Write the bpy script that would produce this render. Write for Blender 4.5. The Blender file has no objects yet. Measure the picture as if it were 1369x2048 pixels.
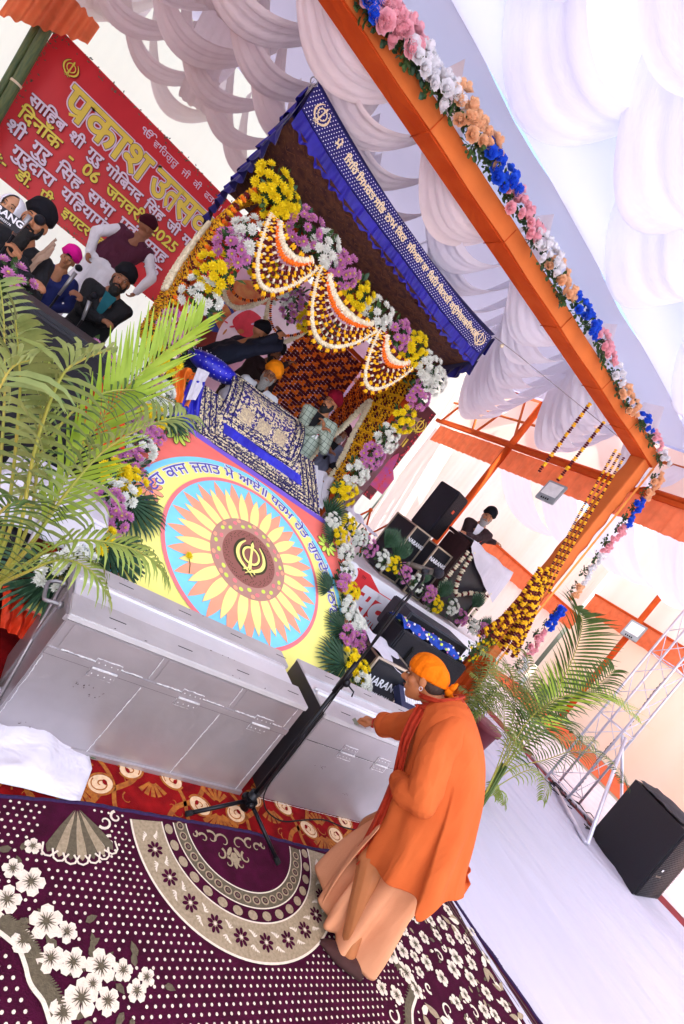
import bpy, bmesh, math, random
from mathutils import Vector, Matrix, Euler, noise
random.seed(7)
PI=math.pi
sc=bpy.context.scene
C=sc.collection
# ---------------------------------------------------------------- camera
EYE=Vector((0,0,1.85)); FPX=982.2
CR=(Matrix.Rotation(-0.55201582,3,'Z')@Matrix.Rotation(1.51796629,3,'X')@Matrix.Rotation(0.65530969,3,'Z'))
cd=bpy.data.cameras.new('camera'); cam=bpy.data.objects.new('camera',cd); C.objects.link(cam)
cd.sensor_fit='VERTICAL'; cd.sensor_height=36; cd.lens=FPX/2048*36; cd.clip_start=.05; cd.clip_end=300
cam.matrix_world=Matrix.Translation(EYE)@CR.to_4x4(); sc.camera=cam
# ---------------------------------------------------------------- light
SUN_EL,SUN_AZ=math.radians(62),math.radians(195)
w=bpy.data.worlds.new("World"); sc.world=w; w.use_nodes=True
nt=w.node_tree; sky=nt.nodes.new('ShaderNodeTexSky'); sky.sky_type='NISHITA'; sky.sun_disc=False
sky.sun_elevation=SUN_EL; sky.sun_rotation=SUN_AZ; sky.air_density=1.2; sky.dust_density=4
nt.links.new(sky.outputs[0],nt.nodes['Background'].inputs[0]); nt.nodes['Background'].inputs[1].default_value=.15
sl=bpy.data.lights.new('sun','SUN'); sl.energy=5; sl.angle=math.radians(.6); sl.color=(1,.95,.88)
so=bpy.data.objects.new('sun',sl); C.objects.link(so)
sd=Vector((math.sin(SUN_AZ)*math.cos(SUN_EL),math.cos(SUN_AZ)*math.cos(SUN_EL),math.sin(SUN_EL)))
so.rotation_euler=sd.to_track_quat('Z','Y').to_euler(); so.location=(0,0,20)
sc.view_settings.view_transform='Standard'; sc.view_settings.look='None'; sc.view_settings.gamma=1
sc.view_settings.exposure=1.92
sc.cycles.use_denoising=True
sc.cycles.max_bounces=7; sc.cycles.diffuse_bounces=4; sc.cycles.transmission_bounces=4; sc.cycles.glossy_bounces=3
sc.cycles.sample_clamp_indirect=6

# ---------------------------------------------------------------- helpers
def at(x,y,X=None,Y=None,Z=None):
    """point seen at photograph pixel (x,y) on a plane of the place"""
    d=CR@Vector((x-684.5,-(y-1024),-FPX))
    if X is not None: t=(X-EYE.x)/d.x
    elif Y is not None: t=(Y-EYE.y)/d.y
    else: t=(Z-EYE.z)/d.z
    return EYE+d*t
def L(h):
    h=h.lstrip('#'); o=[]
    for i in (0,2,4):
        v=int(h[i:i+2],16)/255; o.append(v/12.92 if v<=.04045 else ((v+.055)/1.055)**2.4)
    return tuple(o)
MATS={}
def mat(name,hexc,rough=.7,metal=0,var=.12,scale=8,bump=0,bscale=60,transl=0,sheen=0,spec=.4,hex2=None,stretch=(1,1,1),wave=0,wscale=20,coat=0,ridge=None,crease=0,cscale=5):
    if name in MATS: return MATS[name]
    m=bpy.data.materials.new(name); m.use_nodes=True; n=m.node_tree; p=n.nodes['Principled BSDF']; ln=n.links.new
    c=L(hexc) if isinstance(hexc,str) else hexc
    tc=n.nodes.new('ShaderNodeTexCoord'); mp=n.nodes.new('ShaderNodeMapping'); ln(tc.outputs['Object'],mp.inputs[0]); mp.inputs['Scale'].default_value=stretch
    nz=n.nodes.new('ShaderNodeTexNoise'); nz.inputs['Scale'].default_value=scale; nz.inputs['Detail'].default_value=5; ln(mp.outputs[0],nz.inputs['Vector'])
    cr=n.nodes.new('ShaderNodeValToRGB'); ln(nz.outputs['Fac'],cr.inputs[0])
    c2=L(hex2) if hex2 else tuple(min(1,v*(1+var)) for v in c); c1=c if hex2 else tuple(v*(1-var) for v in c)
    cr.color_ramp.elements[0].position=.3; cr.color_ramp.elements[0].color=(*c1,1); cr.color_ramp.elements[1].position=.7; cr.color_ramp.elements[1].color=(*c2,1)
    ln(cr.outputs[0],p.inputs['Base Color'])
    p.inputs['Roughness'].default_value=rough; p.inputs['Metallic'].default_value=metal; p.inputs['Specular IOR Level'].default_value=spec
    if sheen: p.inputs['Sheen Weight'].default_value=sheen; p.inputs['Sheen Roughness'].default_value=.5
    if coat: p.inputs['Coat Weight'].default_value=coat
    last=None
    if wave:
        wv=n.nodes.new('ShaderNodeTexWave'); wv.inputs['Scale'].default_value=wscale; wv.inputs['Distortion'].default_value=3; wv.inputs['Detail'].default_value=2
        if ridge: wv.bands_direction=ridge
        ln(mp.outputs[0],wv.inputs['Vector'])
        b=n.nodes.new('ShaderNodeBump'); b.inputs['Strength'].default_value=wave; b.inputs['Distance'].default_value=.02; ln(wv.outputs['Fac'],b.inputs['Height']); last=b
    if crease:
        m3=n.nodes.new('ShaderNodeMapping'); ln(tc.outputs['Object'],m3.inputs[0]); m3.inputs['Scale'].default_value=(1,1,.28)
        n3=n.nodes.new('ShaderNodeTexNoise'); n3.inputs['Scale'].default_value=cscale; n3.inputs['Detail'].default_value=3; n3.inputs['Distortion'].default_value=.6; ln(m3.outputs[0],n3.inputs['Vector'])
        b=n.nodes.new('ShaderNodeBump'); b.inputs['Strength'].default_value=crease; b.inputs['Distance'].default_value=.05; ln(n3.outputs['Fac'],b.inputs['Height'])
        if last: ln(last.outputs[0],b.inputs['Normal'])
        last=b
    if bump:
        n2=n.nodes.new('ShaderNodeTexNoise'); n2.inputs['Scale'].default_value=bscale; n2.inputs['Detail'].default_value=4; ln(mp.outputs[0],n2.inputs['Vector'])
        b=n.nodes.new('ShaderNodeBump'); b.inputs['Strength'].default_value=bump; b.inputs['Distance'].default_value=.01; ln(n2.outputs['Fac'],b.inputs['Height'])
        if last: ln(last.outputs[0],b.inputs['Normal'])
        last=b
    if last: ln(last.outputs[0],p.inputs['Normal'])
    if transl:
        t=n.nodes.new('ShaderNodeBsdfTranslucent'); ln(cr.outputs[0],t.inputs[0]); 
        if last: ln(last.outputs[0],t.inputs['Normal'])
        mx=n.nodes.new('ShaderNodeMixShader'); mx.inputs[0].default_value=transl; ln(p.outputs[0],mx.inputs[1]); ln(t.outputs[0],mx.inputs[2])
        ln(mx.outputs[0],n.nodes['Material Output'].inputs[0])
    MATS[name]=m; return m

class MB:
    def __init__(s): s.v=[]; s.f=[]; s.m=[]; s.sm=[]; s.mats=[]; s.cur=0; s.smooth=False
    def mat(s,m):
        if m not in s.mats: s.mats.append(m)
        s.cur=s.mats.index(m); return s
    def add(s,vs,fs,smooth=None):
        b=len(s.v); s.v+= [Vector(v) for v in vs]
        for f in fs: s.f.append([i+b for i in f]); s.m.append(s.cur); s.sm.append(s.smooth if smooth is None else smooth)
        return s
    def box(s,c,d,R=None,bev=0):
        x,y,z=[k/2 for k in d]; c=Vector(c)
        if bev:
            bm=bmesh.new(); bmesh.ops.create_cube(bm,size=1); 
            for v in bm.verts: v.co=Vector((v.co.x*d[0],v.co.y*d[1],v.co.z*d[2]))
            bmesh.ops.bevel(bm,geom=bm.edges[:],offset=bev,segments=2,affect='EDGES'); bm.verts.index_update()
            vs=[v.co.copy() for v in bm.verts]; fs=[[v.index for v in f.verts] for f in bm.faces]; bm.free()
        else:
            vs=[Vector(p) for p in ((-x,-y,-z),(x,-y,-z),(x,y,-z),(-x,y,-z),(-x,-y,z),(x,-y,z),(x,y,z),(-x,y,z))]
            fs=[(3,2,1,0),(4,5,6,7),(0,1,5,4),(1,2,6,5),(2,3,7,6),(3,0,4,7)]
        if R is not None: vs=[R@v for v in vs]
        return s.add([c+v for v in vs],fs)
    def tube(s,path,r,n=8,cap=True,flat=None):
        path=[Vector(p) for p in path]; N=len(path); rs=r if isinstance(r,(list,tuple)) else [r]*N
        vs=[]; up=None
        for i,p in enumerate(path):
            t=(path[min(i+1,N-1)]-path[max(i-1,0)])
            t=t.normalized() if t.length>1e-9 else Vector((0,0,1))
            if up is None: up=t.orthogonal().normalized()
            else:
                up=(up-t*up.dot(t)); up=up.normalized() if up.length>1e-6 else t.orthogonal().normalized()
            sd=t.cross(up)
            for k in range(n):
                a=2*PI*k/n; vs.append(p+(up*math.cos(a)+sd*math.sin(a))*rs[i])
        fs=[(i*n+k,i*n+(k+1)%n,(i+1)*n+(k+1)%n,(i+1)*n+k) for i in range(N-1) for k in range(n)]
        if cap: fs+= [tuple(range(n-1,-1,-1)),tuple(range((N-1)*n,N*n))]
        return s.add(vs,fs,smooth=True)
    def cyl(s,a,b,r,r2=None,n=16): return s.tube([a,b],[r,r if r2 is None else r2],n)
    def sph(s,c,r,n=10,m=6,R=None,sc_=(1,1,1)):
        c=Vector(c); vs=[]; 
        for i in range(m+1):
            th=PI*i/m
            for k in range(n):
                a=2*PI*k/n; v=Vector((math.sin(th)*math.cos(a)*sc_[0],math.sin(th)*math.sin(a)*sc_[1],math.cos(th)*sc_[2]))*r
                if R is not None: v=R@v
                vs.append(c+v)
        fs=[(i*n+k,(i+1)*n+k,(i+1)*n+(k+1)%n,i*n+(k+1)%n) for i in range(m) for k in range(n)]
        return s.add(vs,fs,smooth=True)
    def grid(s,fn,nu,nv,smooth=True,closeu=False):
        vs=[fn(i/nu,j/nv) for j in range(nv+1) for i in range(nu+(0 if closeu else 1))]
        W=nu if closeu else nu+1
        fs=[(j*W+i,j*W+(i+1)%W,(j+1)*W+(i+1)%W,(j+1)*W+i) for j in range(nv) for i in range(nu)]
        return s.add(vs,fs,smooth=smooth)
    def poly(s,pts,thick=0,nrm=None):
        pts=[Vector(p) for p in pts]; n=len(pts)
        if not thick: return s.add(pts,[tuple(range(n))])
        b=[p-nrm*thick for p in pts]
        return s.add(pts+b,[tuple(range(n)),tuple(range(2*n-1,n-1,-1))]+[(i,i+n,(i+1)%n+n,(i+1)%n) for i in range(n)])
    def xf(s,M,start=0):
        for i in range(start,len(s.v)): s.v[i]=M@s.v[i]
        return s
    def build(s,name,parent=None,mats=None,solid=0,sub=0,disp=None):
        me=bpy.data.meshes.new(name)
        off=parent.location if parent is not None else Vector((0,0,0))
        if parent is not None and parent.parent is not None: off=parent.parent.location+parent.location
        org=Vector((0,0,0))
        if parent is None:
            xs=[v.x for v in s.v]; ys=[v.y for v in s.v]; zs=[v.z for v in s.v]
            org=Vector(((min(xs)+max(xs))/2,(min(ys)+max(ys))/2,min(zs))) if s.v else org
            off=org
        me.from_pydata([tuple(v-off) for v in s.v],[],s.f)
        for m in s.mats: me.materials.append(m)
        me.polygons.foreach_set('material_index',s.m); me.polygons.foreach_set('use_smooth',s.sm); me.update()
        o=bpy.data.objects.new(name,me); C.objects.link(o); o.parent=parent
        if parent is None: o.location=org
        if solid:
            md=o.modifiers.new('t','SOLIDIFY'); md.thickness=solid; md.offset=0
        if sub:
            md=o.modifiers.new('s','SUBSURF'); md.levels=sub; md.render_levels=sub
        return o
def tag(o,label,cat,group=None,kind=None):
    if label: o['label']=label
    if cat: o['category']=cat
    if group: o['group']=group
    if kind: o['kind']=kind
    return o
def empty(name,loc,label,cat,group=None):
    o=bpy.data.objects.new(name,None); C.objects.link(o); o.location=loc; o.empty_display_size=.1
    return tag(o,label,cat,group)
def struct(o): o['kind']='structure'; return o
TMP=bpy.data.scenes.new('workbench')
def bm_mesh(o):
    """bake modifiers of o into its mesh"""
    TMP.collection.objects.link(o); vl=TMP.view_layers[0]; vl.update(); dg=vl.depsgraph
    me=bpy.data.meshes.new_from_object(o.evaluated_get(dg)); TMP.collection.objects.unlink(o); o.modifiers.clear(); o.data=me
    return o
def fnoise(p,s=1.): return noise.noise(Vector(p)*s)
def lerp(a,b,t): return a+(b-a)*t
def cat_rom(P,n=8,closed=False):
    P=[Vector(p) for p in P]; out=[]; N=len(P)
    rng=range(N) if closed else range(N-1)
    for i in rng:
        if closed: a,b,c,d=P[(i-1)%N],P[i],P[(i+1)%N],P[(i+2)%N]
        else: a,b,c,d=P[max(i-1,0)],P[i],P[i+1],P[min(i+2,N-1)]
        for k in range(n):
            t=k/n; out.append(.5*((2*b)+(c-a)*t+(2*a-5*b+4*c-d)*t*t+(3*b-a-3*c+d)*t**3))
    if not closed: out.append(P[-1])
    return out
# ---- lettering: glyph shapes turned into thin mesh, one island a hair above the next
from mathutils.geometry import delaunay_2d_cdt
GLY={}
def text_faces(body,size,bold=0,kern=None,align='LEFT',res=3,shear=0):
    """outlines of the letters, filled by winding number; bold adds a stroke along the outline"""
    if body not in GLY:
        c=bpy.data.curves.new('t','FONT'); c.body=body; c.size=10; c.resolution_u=res; c.fill_mode='NONE'
        o=bpy.data.objects.new('t',c); TMP.collection.objects.link(o); vl=TMP.view_layers[0]; vl.update()
        me=bpy.data.meshes.new_from_object(o.evaluated_get(vl.depsgraph))
        V=[(v.co.x,v.co.y) for v in me.vertices]; E=[tuple(e.vertices) for e in me.edges]
        nb={}
        for a,b in E: nb.setdefault(a,[]).append(b); nb.setdefault(b,[]).append(a)
        seen=set(); loops=[]
        for v0 in range(len(V)):
            if v0 in seen or v0 not in nb: continue
            lp=[v0]; seen.add(v0); cur=v0
            nxt=[q for q in nb[cur] if q==v0+1] or nb[cur]; nxt=nxt[0]
            while nxt not in seen:
                lp.append(nxt); seen.add(nxt); cur=nxt; r=[q for q in nb[cur] if q not in seen]
                if not r: break
                nxt=r[0]
            if len(lp)>2: loops.append([V[k] for k in lp])
        bpy.data.objects.remove(o); bpy.data.curves.remove(c); bpy.data.meshes.remove(me)
        P=[];ED=[]
        for lp in loops:
            b=len(P); P+=[Vector(p) for p in lp]; ED+=[(b+k,b+(k+1)%len(lp)) for k in range(len(lp))]
        if P:
            ov,oe,of,_,_,_=delaunay_2d_cdt(P,ED,[],0,1e-5)
            keep=[]
            for f in of:
                cx=sum(ov[k].x for k in f)/len(f); cy=sum(ov[k].y for k in f)/len(f); w_=0
                for lp in loops:
                    xs=[p[0] for p in lp]
                    if cx>max(xs): continue
                    n=len(lp)
                    for k in range(n):
                        x0,y0=lp[k]; x1,y1=lp[(k+1)%n]
                        if (y0<=cy)!=(y1<=cy):
                            if x0+(cy-y0)/(y1-y0)*(x1-x0)>cx: w_+=1 if y1>y0 else -1
                if w_!=0: keep.append(list(f))
            GLY[body]=([(v.x/10,v.y/10) for v in ov],keep,[[(p[0]/10,p[1]/10) for p in lp] for lp in loops])
        else: GLY[body]=([],[],[])
    ov,keep,loops=GLY[body]
    vs=[Vector((x*size,y*size,.0012)) for x,y in ov]; fs=[list(f) for f in keep]
    if bold>0:
        n_=0
        for lp in loops:
            n=len(lp)
            for k in range(n):
                a=Vector((lp[k][0]*size,lp[k][1]*size,0)); b=Vector((lp[(k+1)%n][0]*size,lp[(k+1)%n][1]*size,0)); d=b-a
                if d.length<1e-7: continue
                d.normalize(); s_=Vector((-d.y,d.x,0)); z=Vector((0,0,(n_%8)*.00014)); n_+=1; q=len(vs)
                vs+=[a-s_*bold+z,a-(s_+d*1.6)*bold*.62+z,a-d*bold+z,a+(s_-d*1.6)*bold*.62+z,a+s_*bold+z,b+s_*bold+z,b+(s_+d*1.6)*bold*.62+z,b+d*bold+z,b-(s_-d*1.6)*bold*.62+z,b-s_*bold+z]
                fs.append([q+9-t for t in range(10)])
    return vs,fs
def put_text(mb,body,size,M,m,bold=0,lift=0,**k):
    vs,fs=text_faces(body,size,bold,**k); mb.mat(m)
    mb.add([M@(v+Vector((0,0,lift))) for v in vs],fs,smooth=False)
    return max([v.x for v in vs] or [0])
def text_w(body,size,bold=0,**k):
    text_faces(body,size); return max([x for x,_ in GLY[body][0]] or [0])*size+bold
def frame(o,x,y):
    x=Vector(x).normalized(); y=Vector(y).normalized(); z=x.cross(y); M=Matrix((x,y,z)).transposed().to_4x4(); M.translation=Vector(o); return M
def arc_band(mb,M,r0,r1,a0=0,a1=2*PI,n=64,z=0):
    vs=[]
    for i in range(n+1):
        a=a0+(a1-a0)*i/n
        for r in (r0,r1): vs.append(M@Vector((r*math.cos(a),r*math.sin(a),z)))
    mb.add(vs,[(2*i,2*i+1,2*i+3,2*i+2) for i in range(n)])
def disc(mb,M,c,r,n=20,z=0,ry=None,rot=0):
    ry=ry or r; ca,sa=math.cos(rot),math.sin(rot)
    pts=[]
    for i in range(n):
        a=2*PI*i/n; x,y=r*math.cos(a),ry*math.sin(a); pts.append(M@Vector((c[0]+x*ca-y*sa,c[1]+x*sa+y*ca,z)))
    mb.add(pts,[tuple(range(n))])
def flat(mb,M,pts,z=0): mb.add([M@Vector((p[0],p[1],z)) for p in pts],[tuple(range(len(pts)))])
def ribbon2(mb,M,pts,wd,z=0):
    """flat stroke along 2-D pts, wd number or list"""
    P=[Vector((p[0],p[1],0)) for p in pts]; N=len(P); ws=wd if isinstance(wd,(list,tuple)) else [wd]*N; vs=[]
    for i,p in enumerate(P):
        t=(P[min(i+1,N-1)]-P[max(i-1,0)]); t=t.normalized() if t.length else Vector((1,0,0)); nn=Vector((-t.y,t.x,0))
        for s_ in (-1,1): q=p+nn*ws[i]/2*s_; vs.append(M@Vector((q.x,q.y,z)))
    mb.add(vs,[(2*i,2*i+2,2*i+3,2*i+1) for i in range(N-1)])
def khanda(mb,M,s,m,z=0):
    """double-edged sword inside a ring between two curved swords"""
    mb.mat(m)
    flat(mb,M,[(0,.50*s),(.045*s,.40*s),(.03*s,.1*s),(.05*s,-.28*s),(0,-.34*s),(-.05*s,-.28*s),(-.03*s,.1*s),(-.045*s,.40*s)],z+.0006)
    arc_band(mb,M@Matrix.Translation((0,.08*s,0)),.20*s,.255*s,n=36,z=z+.0003)
    for sg in (-1,1):
        P=[(sg*.20*s,.43*s),(sg*.33*s,.26*s),(sg*.38*s,.04*s),(sg*.31*s,-.16*s),(sg*.14*s,-.30*s),(0,-.38*s),(-sg*.10*s,-.46*s)]
        P=cat_rom([(p[0],p[1],0) for p in P],5)
        n=len(P); ribbon2(mb,M,P,[s*(.02+.075*math.sin(PI*min(1,(i+.5)/n*1.15))) for i in range(n)],z+(.0009 if sg>0 else .0012))
        ribbon2(mb,M,[(sg*.05*s,-.29*s),(sg*.16*s,-.38*s)],.035*s,z+.0015)
def spin(path_mb,n=1): pass
# ================================================================ the setting
M_white=mat('white_floor_cotton','#b9b6c6',.85,var=.05,scale=1.2,bump=.5,bscale=4,wave=.5,wscale=1.6,stretch=(1,.3,1))
mb=MB().mat(mat('dusty_ground','#8f8676',.95,var=.2,scale=2,hex2='#a39a88'))
mb.grid(lambda u,v:Vector((lerp(-14,30,u),lerp(-12,26,v),-.012)),4,4,False)
struct(mb.build('ground'))
mb=MB().mat(mat('red_mat','#8e2430',.9,var=.3,scale=7,hex2='#6a161e',bump=.3,bscale=30)); mb.grid(lambda u,v:Vector((lerp(-6,9.22,u),lerp(-2.2,9.8,v),-.005)),10,10); tag(mb.build('carpet'),'plain dark red matting showing in a strip beyond the white sheet','carpet')
# white sheet laid to the right of the carpets, creased lengthwise
def whitef(x,y):
    rd=lambda s_,q,o:max(0,1-abs(fnoise((x*s_+y*.12,y*q,o)))*11)
    return .007+.016*max(0,fnoise((x*1.6,y*.35,1)))+.020*rd(1.5,.22,3)+.013*rd(3.1,.3,9)
    return .006+.022*max(0,fnoise((x*1.6,y*.35,1)))+.010*max(0,fnoise((x*5+y*.6,y*.7,4)))**1.5
mb=MB().mat(M_white); mb.grid(lambda u,v:Vector((lerp(3.62,8.72,u)+.03*fnoise((0,v*9,0)),lerp(-2.5,6.4,v),whitef(lerp(3.62,8.72,u),lerp(-2.5,6.4,v)))),300,200)
o=mb.build('floor_cloth'); tag(o,'wide white cotton sheet spread over the floor right of the purple carpet','floor cloth')
mb=MB().mat(M_white); mb.grid(lambda u,v:Vector((lerp(-9,12,u),lerp(-11.5,-2.3,v),.004+.02*max(0,fnoise((u*12,v*6,8))))),60,30); tag(mb.build('floor_cloth'),'unseen white sheet added behind the viewer to bounce sunlight into the tent','floor cloth')  # out of view, added as a reflector: sunlit white bounces fill light inside
# strips beyond: rug strips along the right hand wall
for x0,x1,y0,y1,hx,h2,lab in ((9.25,12.5,-2,9.9,'#d9c8cb','#e8dcdc','pale grey floor sheet between the red strip and the orange strip'),(12.9,16,-2,9.9,'#d9652f','#c9502a','orange carpet strip at the foot of the peach side wall')):
    mb=MB().mat(mat('strip'+hx,hx,.9,var=.1,scale=3,hex2=h2,bump=.3,bscale=8)); mb.grid(lambda u,v:Vector((lerp(x0,x1,u),lerp(y0,y1,v),-.006+.004*fnoise((u*9,v*30,2)))),30,60)
    tag(mb.build('carpet_strip' if 'carpet' in lab else 'floor_cloth'),lab,'carpet' if 'carpet' in lab else 'floor cloth')
# red and gold carpet in front of and under the metal boxes
ID=Matrix.Identity(4)
RC=mat('red_pile','#62060c',.95,var=.3,scale=9,hex2='#8e1214',bump=.5,bscale=160,spec=.1)
GO=mat('gold_pile','#b0681a',.9,var=.3,scale=40,hex2='#7a3a10',bump=.5,bscale=160); CRM=mat('cream_pile','#d8b892',.9,var=.15,scale=50,bump=.5,bscale=160)
rt=empty('carpet',(1.2,2.2,0),'deep red carpet with gold scrolls and cream shells in front of the metal boxes','carpet')
mb=MB().mat(RC); mb.grid(lambda u,v:Vector((lerp(-2.4,3.7,u),lerp(1.55,4.0,v),.0045)),6,4,False)
def shell(c,s,rot,mir=1):
    M=Matrix.Translation((c[0],c[1],.0065))@Matrix.Rotation(rot,4,'Z')@Matrix.Diagonal((s,s*mir,1,1))
    mb.mat(CRM); disc(mb,M,(0,0),.5,18,0,.40)
    mb.mat(GO)
    P=[(.55*math.cos(a)*(1-.0*a),.45*math.sin(a),0) for a in [i*.22 for i in range(27)]]; ribbon2(mb,M,P,.09,.001)
    P=[((.42-.045*a)*math.cos(a+2),(.34-.035*a)*math.sin(a+2),0) for a in [i*.3 for i in range(28)]]; ribbon2(mb,M,P,.05,.0016)
    mb.mat(RC); disc(mb,M,(.18,.02),.09,10,.002,.13)
def scroll(P,wd=.03):
    mb.mat(GO); ribbon2(mb,ID,cat_rom([(p[0],p[1],0) for p in P],8),wd,.0062)
def motif(x,y,s=1,rot=0):
    for sg in (-1,1):
        a=rot+sg*.5; shell((x+sg*.12*s*math.cos(rot),y+sg*.12*s*math.sin(rot)),.13*s,a+(PI if sg<0 else 0),sg)
    mb.mat(GO)
    M=Matrix.Translation((x,y,.0062))@Matrix.Rotation(rot,4,'Z')
    for k in range(7):
        a=-PI/2+(k-3)*.33; ribbon2(mb,M,[(.02*math.cos(a),.02*math.sin(a)-.02),(.13*s*math.cos(a),.13*s*math.sin(a)-.02)],[.012*s,.03*s],.0003*k)
    for k in range(5):
        a=PI/2+(k-2)*.4; ribbon2(mb,M,[(.02*math.cos(a),.02*math.sin(a)+.04),(.10*s*math.cos(a),.10*s*math.sin(a)+.04)],[.012*s,.026*s],.0003*k)
for i in range(-4,9):
    x=.55+i*.40
    motif(x,1.97 if i%2 else 2.10,1.0,0 if i%2 else PI); 
    scroll([(x+.05,1.80),(x+.12,1.92),(x+.22,1.98),(x+.30,2.05),(x+.36,2.2)],.028)
    scroll([(x-.05,2.22),(x+.1,2.12),(x+.18,2.0),(x+.2,1.85),(x+.3,1.76)],.022)
random.seed(3)
for i in range(90):
    x,y=random.uniform(-.4,4),random.uniform(1.7,2.25); a=random.uniform(0,6); r=random.uniform(.03,.06)
    mb.mat(GO); ribbon2(mb,ID,[(x+r*math.cos(a+t*.5)*(1-t*.12),y+r*math.sin(a+t*.5)*(1-t*.12)) for t in range(7)],[.008,.007,.006,.005,.004,.003,.002],.0056)
mb.build('pile',rt)
# ---- purple patterned carpet
PU=mat('plum_pile','#35091f',.95,var=.2,scale=14,hex2='#470d2c',bump=.6,bscale=220,spec=.1); BE=mat('beige_pile','#a9987c',.95,var=.12,scale=70,hex2='#8d7d62',bump=.6,bscale=260)
IV=mat('ivory_pile','#dcd0bd',.95,var=.1,scale=60,bump=.5,bscale=220); OL=mat('olive_pile','#5c5340',.95,var=.25,scale=80,bump=.6,bscale=220); FR=mat('purple_fringe','#26123c',.95,var=.3,scale=60)
pc=empty('carpet',(1.5,.6,0),'plum carpet with ivory flowers, polka dots and round beige medallions, lying in front','carpet')
EDGE=[(-3,1.86),(.2,1.80),(.66,1.80),(1.0,1.84),(1.4,1.85),(1.9,1.86),(2.4,1.83),(3.0,1.86),(3.72,1.90)]
def topedge(x):
    for a,b in zip(EDGE,EDGE[1:]):
        if a[0]<=x<=b[0]: return lerp(a[1],b[1],(x-a[0])/(b[0]-a[0]))
    return 1.86
RX=lambda y:3.72+.10*math.sin(y*1.7+.6)-.04*math.cos(y*4)
mb=MB().mat(PU)
def cz(x,y): return .010+.004*max(0,fnoise((x*2,y*2,7)))
mb.grid(lambda u,v:(lambda y,v:Vector((lerp(-3,RX(y),u),lerp(-2.2,topedge(lerp(-3,RX(y),u)),v),.0095)))(lerp(-2.2,1.85,v),v),170,130,True)
Z=.0115; c1=(1.86,1.87); c2=(1.95,.10)
T1=Matrix.Translation((c1[0],c1[1],Z)); 
def inside(x,y,m=.03): return y<topedge(x)-m and x<RX(y)-m
def ringband(c,r0,r1,m,z):
    mb.mat(m); N=120
    for i in range(N):
        a0,a1=2*PI*i/N,2*PI*(i+1)/N; q=[]
        P=[(c[0]+r*math.cos(a),c[1]+r*math.sin(a)) for r,a in ((r0,a0),(r1,a0),(r1,a1),(r0,a1))]
        if all(inside(*p,m=.012) for p in P): flat(mb,ID,P,z)
MS=.98
for c in (c1,c2):
    ringband(c,.495*MS,.66*MS,BE,Z); ringband(c,.655*MS,.665*MS,IV,Z+.0008); ringband(c,.49*MS,.497*MS,IV,Z+.0008)
    ringband(c,.355*MS,.425*MS,OL,Z); ringband(c,.35*MS,.356*MS,IV,Z+.0008); ringband(c,.424*MS,.430*MS,IV,Z+.0008)
    for i in range(34):                      # beige ovals
        a=2*PI*i/34; x,y=c[0]+.462*MS*math.cos(a),c[1]+.462*MS*math.sin(a)
        if inside(x,y): mb.mat(BE); disc(mb,ID,(x,y),.022,12,Z+.0004,.027,a)
    for i in range(44):                      # small rings in the olive band
        a=2*PI*i/44; x,y=c[0]+.39*MS*math.cos(a),c[1]+.39*MS*math.sin(a)
        if inside(x,y):
            mb.mat(BE); disc(mb,ID,(x,y),.021,12,Z+.0006,.024,a); mb.mat(PU); disc(mb,ID,(x,y),.014,10,Z+.0012,.016,a); mb.mat(OL); disc(mb,ID,(x,y),.009,8,Z+.0016,.01,a)
    for i in range(26):                      # flowers in the wide band
        a=2*PI*(i+.5)/26; x,y=c[0]+.576*MS*math.cos(a),c[1]+.576*MS*math.sin(a)
        if inside(x,y,.05):
            for k in range(8):
                b=a+2*PI*k/8; mb.mat(PU); disc(mb,ID,(x+.026*math.cos(b),y+.026*math.sin(b)),.0155,8,Z+.0010+.0001*k,.0085,b)
            mb.mat(IV); disc(mb,ID,(x,y),.008,8,Z+.002)
        a+=PI/26; x,y=c[0]+.576*MS*math.cos(a),c[1]+.576*MS*math.sin(a)
        if inside(x,y,.05):
            mb.mat(IV)
            for k in range(-2,3):
                for sgn in (-1,1): 
                    b=a+PI/2+k*.3; r_=.576*MS+sgn*.03+k*.004; disc(mb,ID,(c[0]+r_*math.cos(a+k*.012),c[1]+r_*math.sin(a+k*.012)),.012,6,Z+.0007+.0001*(k+2),.0035,a+k*.5*sgn)
# ornament inside the first medallion
mb.mat(BE)
for sg in (-1,1):
    for (dx,dy,r,t0) in ((.05,-.03,.05,0),(.12,-.02,.04,1),(.08,-.10,.035,2),(.17,-.03,.03,.5),(.04,-.14,.03,1.5),(.22,-.015,.02,2)):
        ribbon2(mb,ID,[(1.78+sg*(dx+r*math.cos(t0+t*.45)*(1-t*.07)),1.80+dy+r*math.sin(t0+t*.45)*(1-t*.07)) for t in range(12)],[.014,.013,.012,.011,.01,.009,.008,.007,.006,.005,.004,.003],Z+.0004+.0002*dx*10)
for k in range(5): disc(mb,ID,(1.78+.012*(k-2),1.66+.03*abs(k-2)),.012,8,Z+.002+.0002*k,.03,(k-2)*.3)
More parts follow.
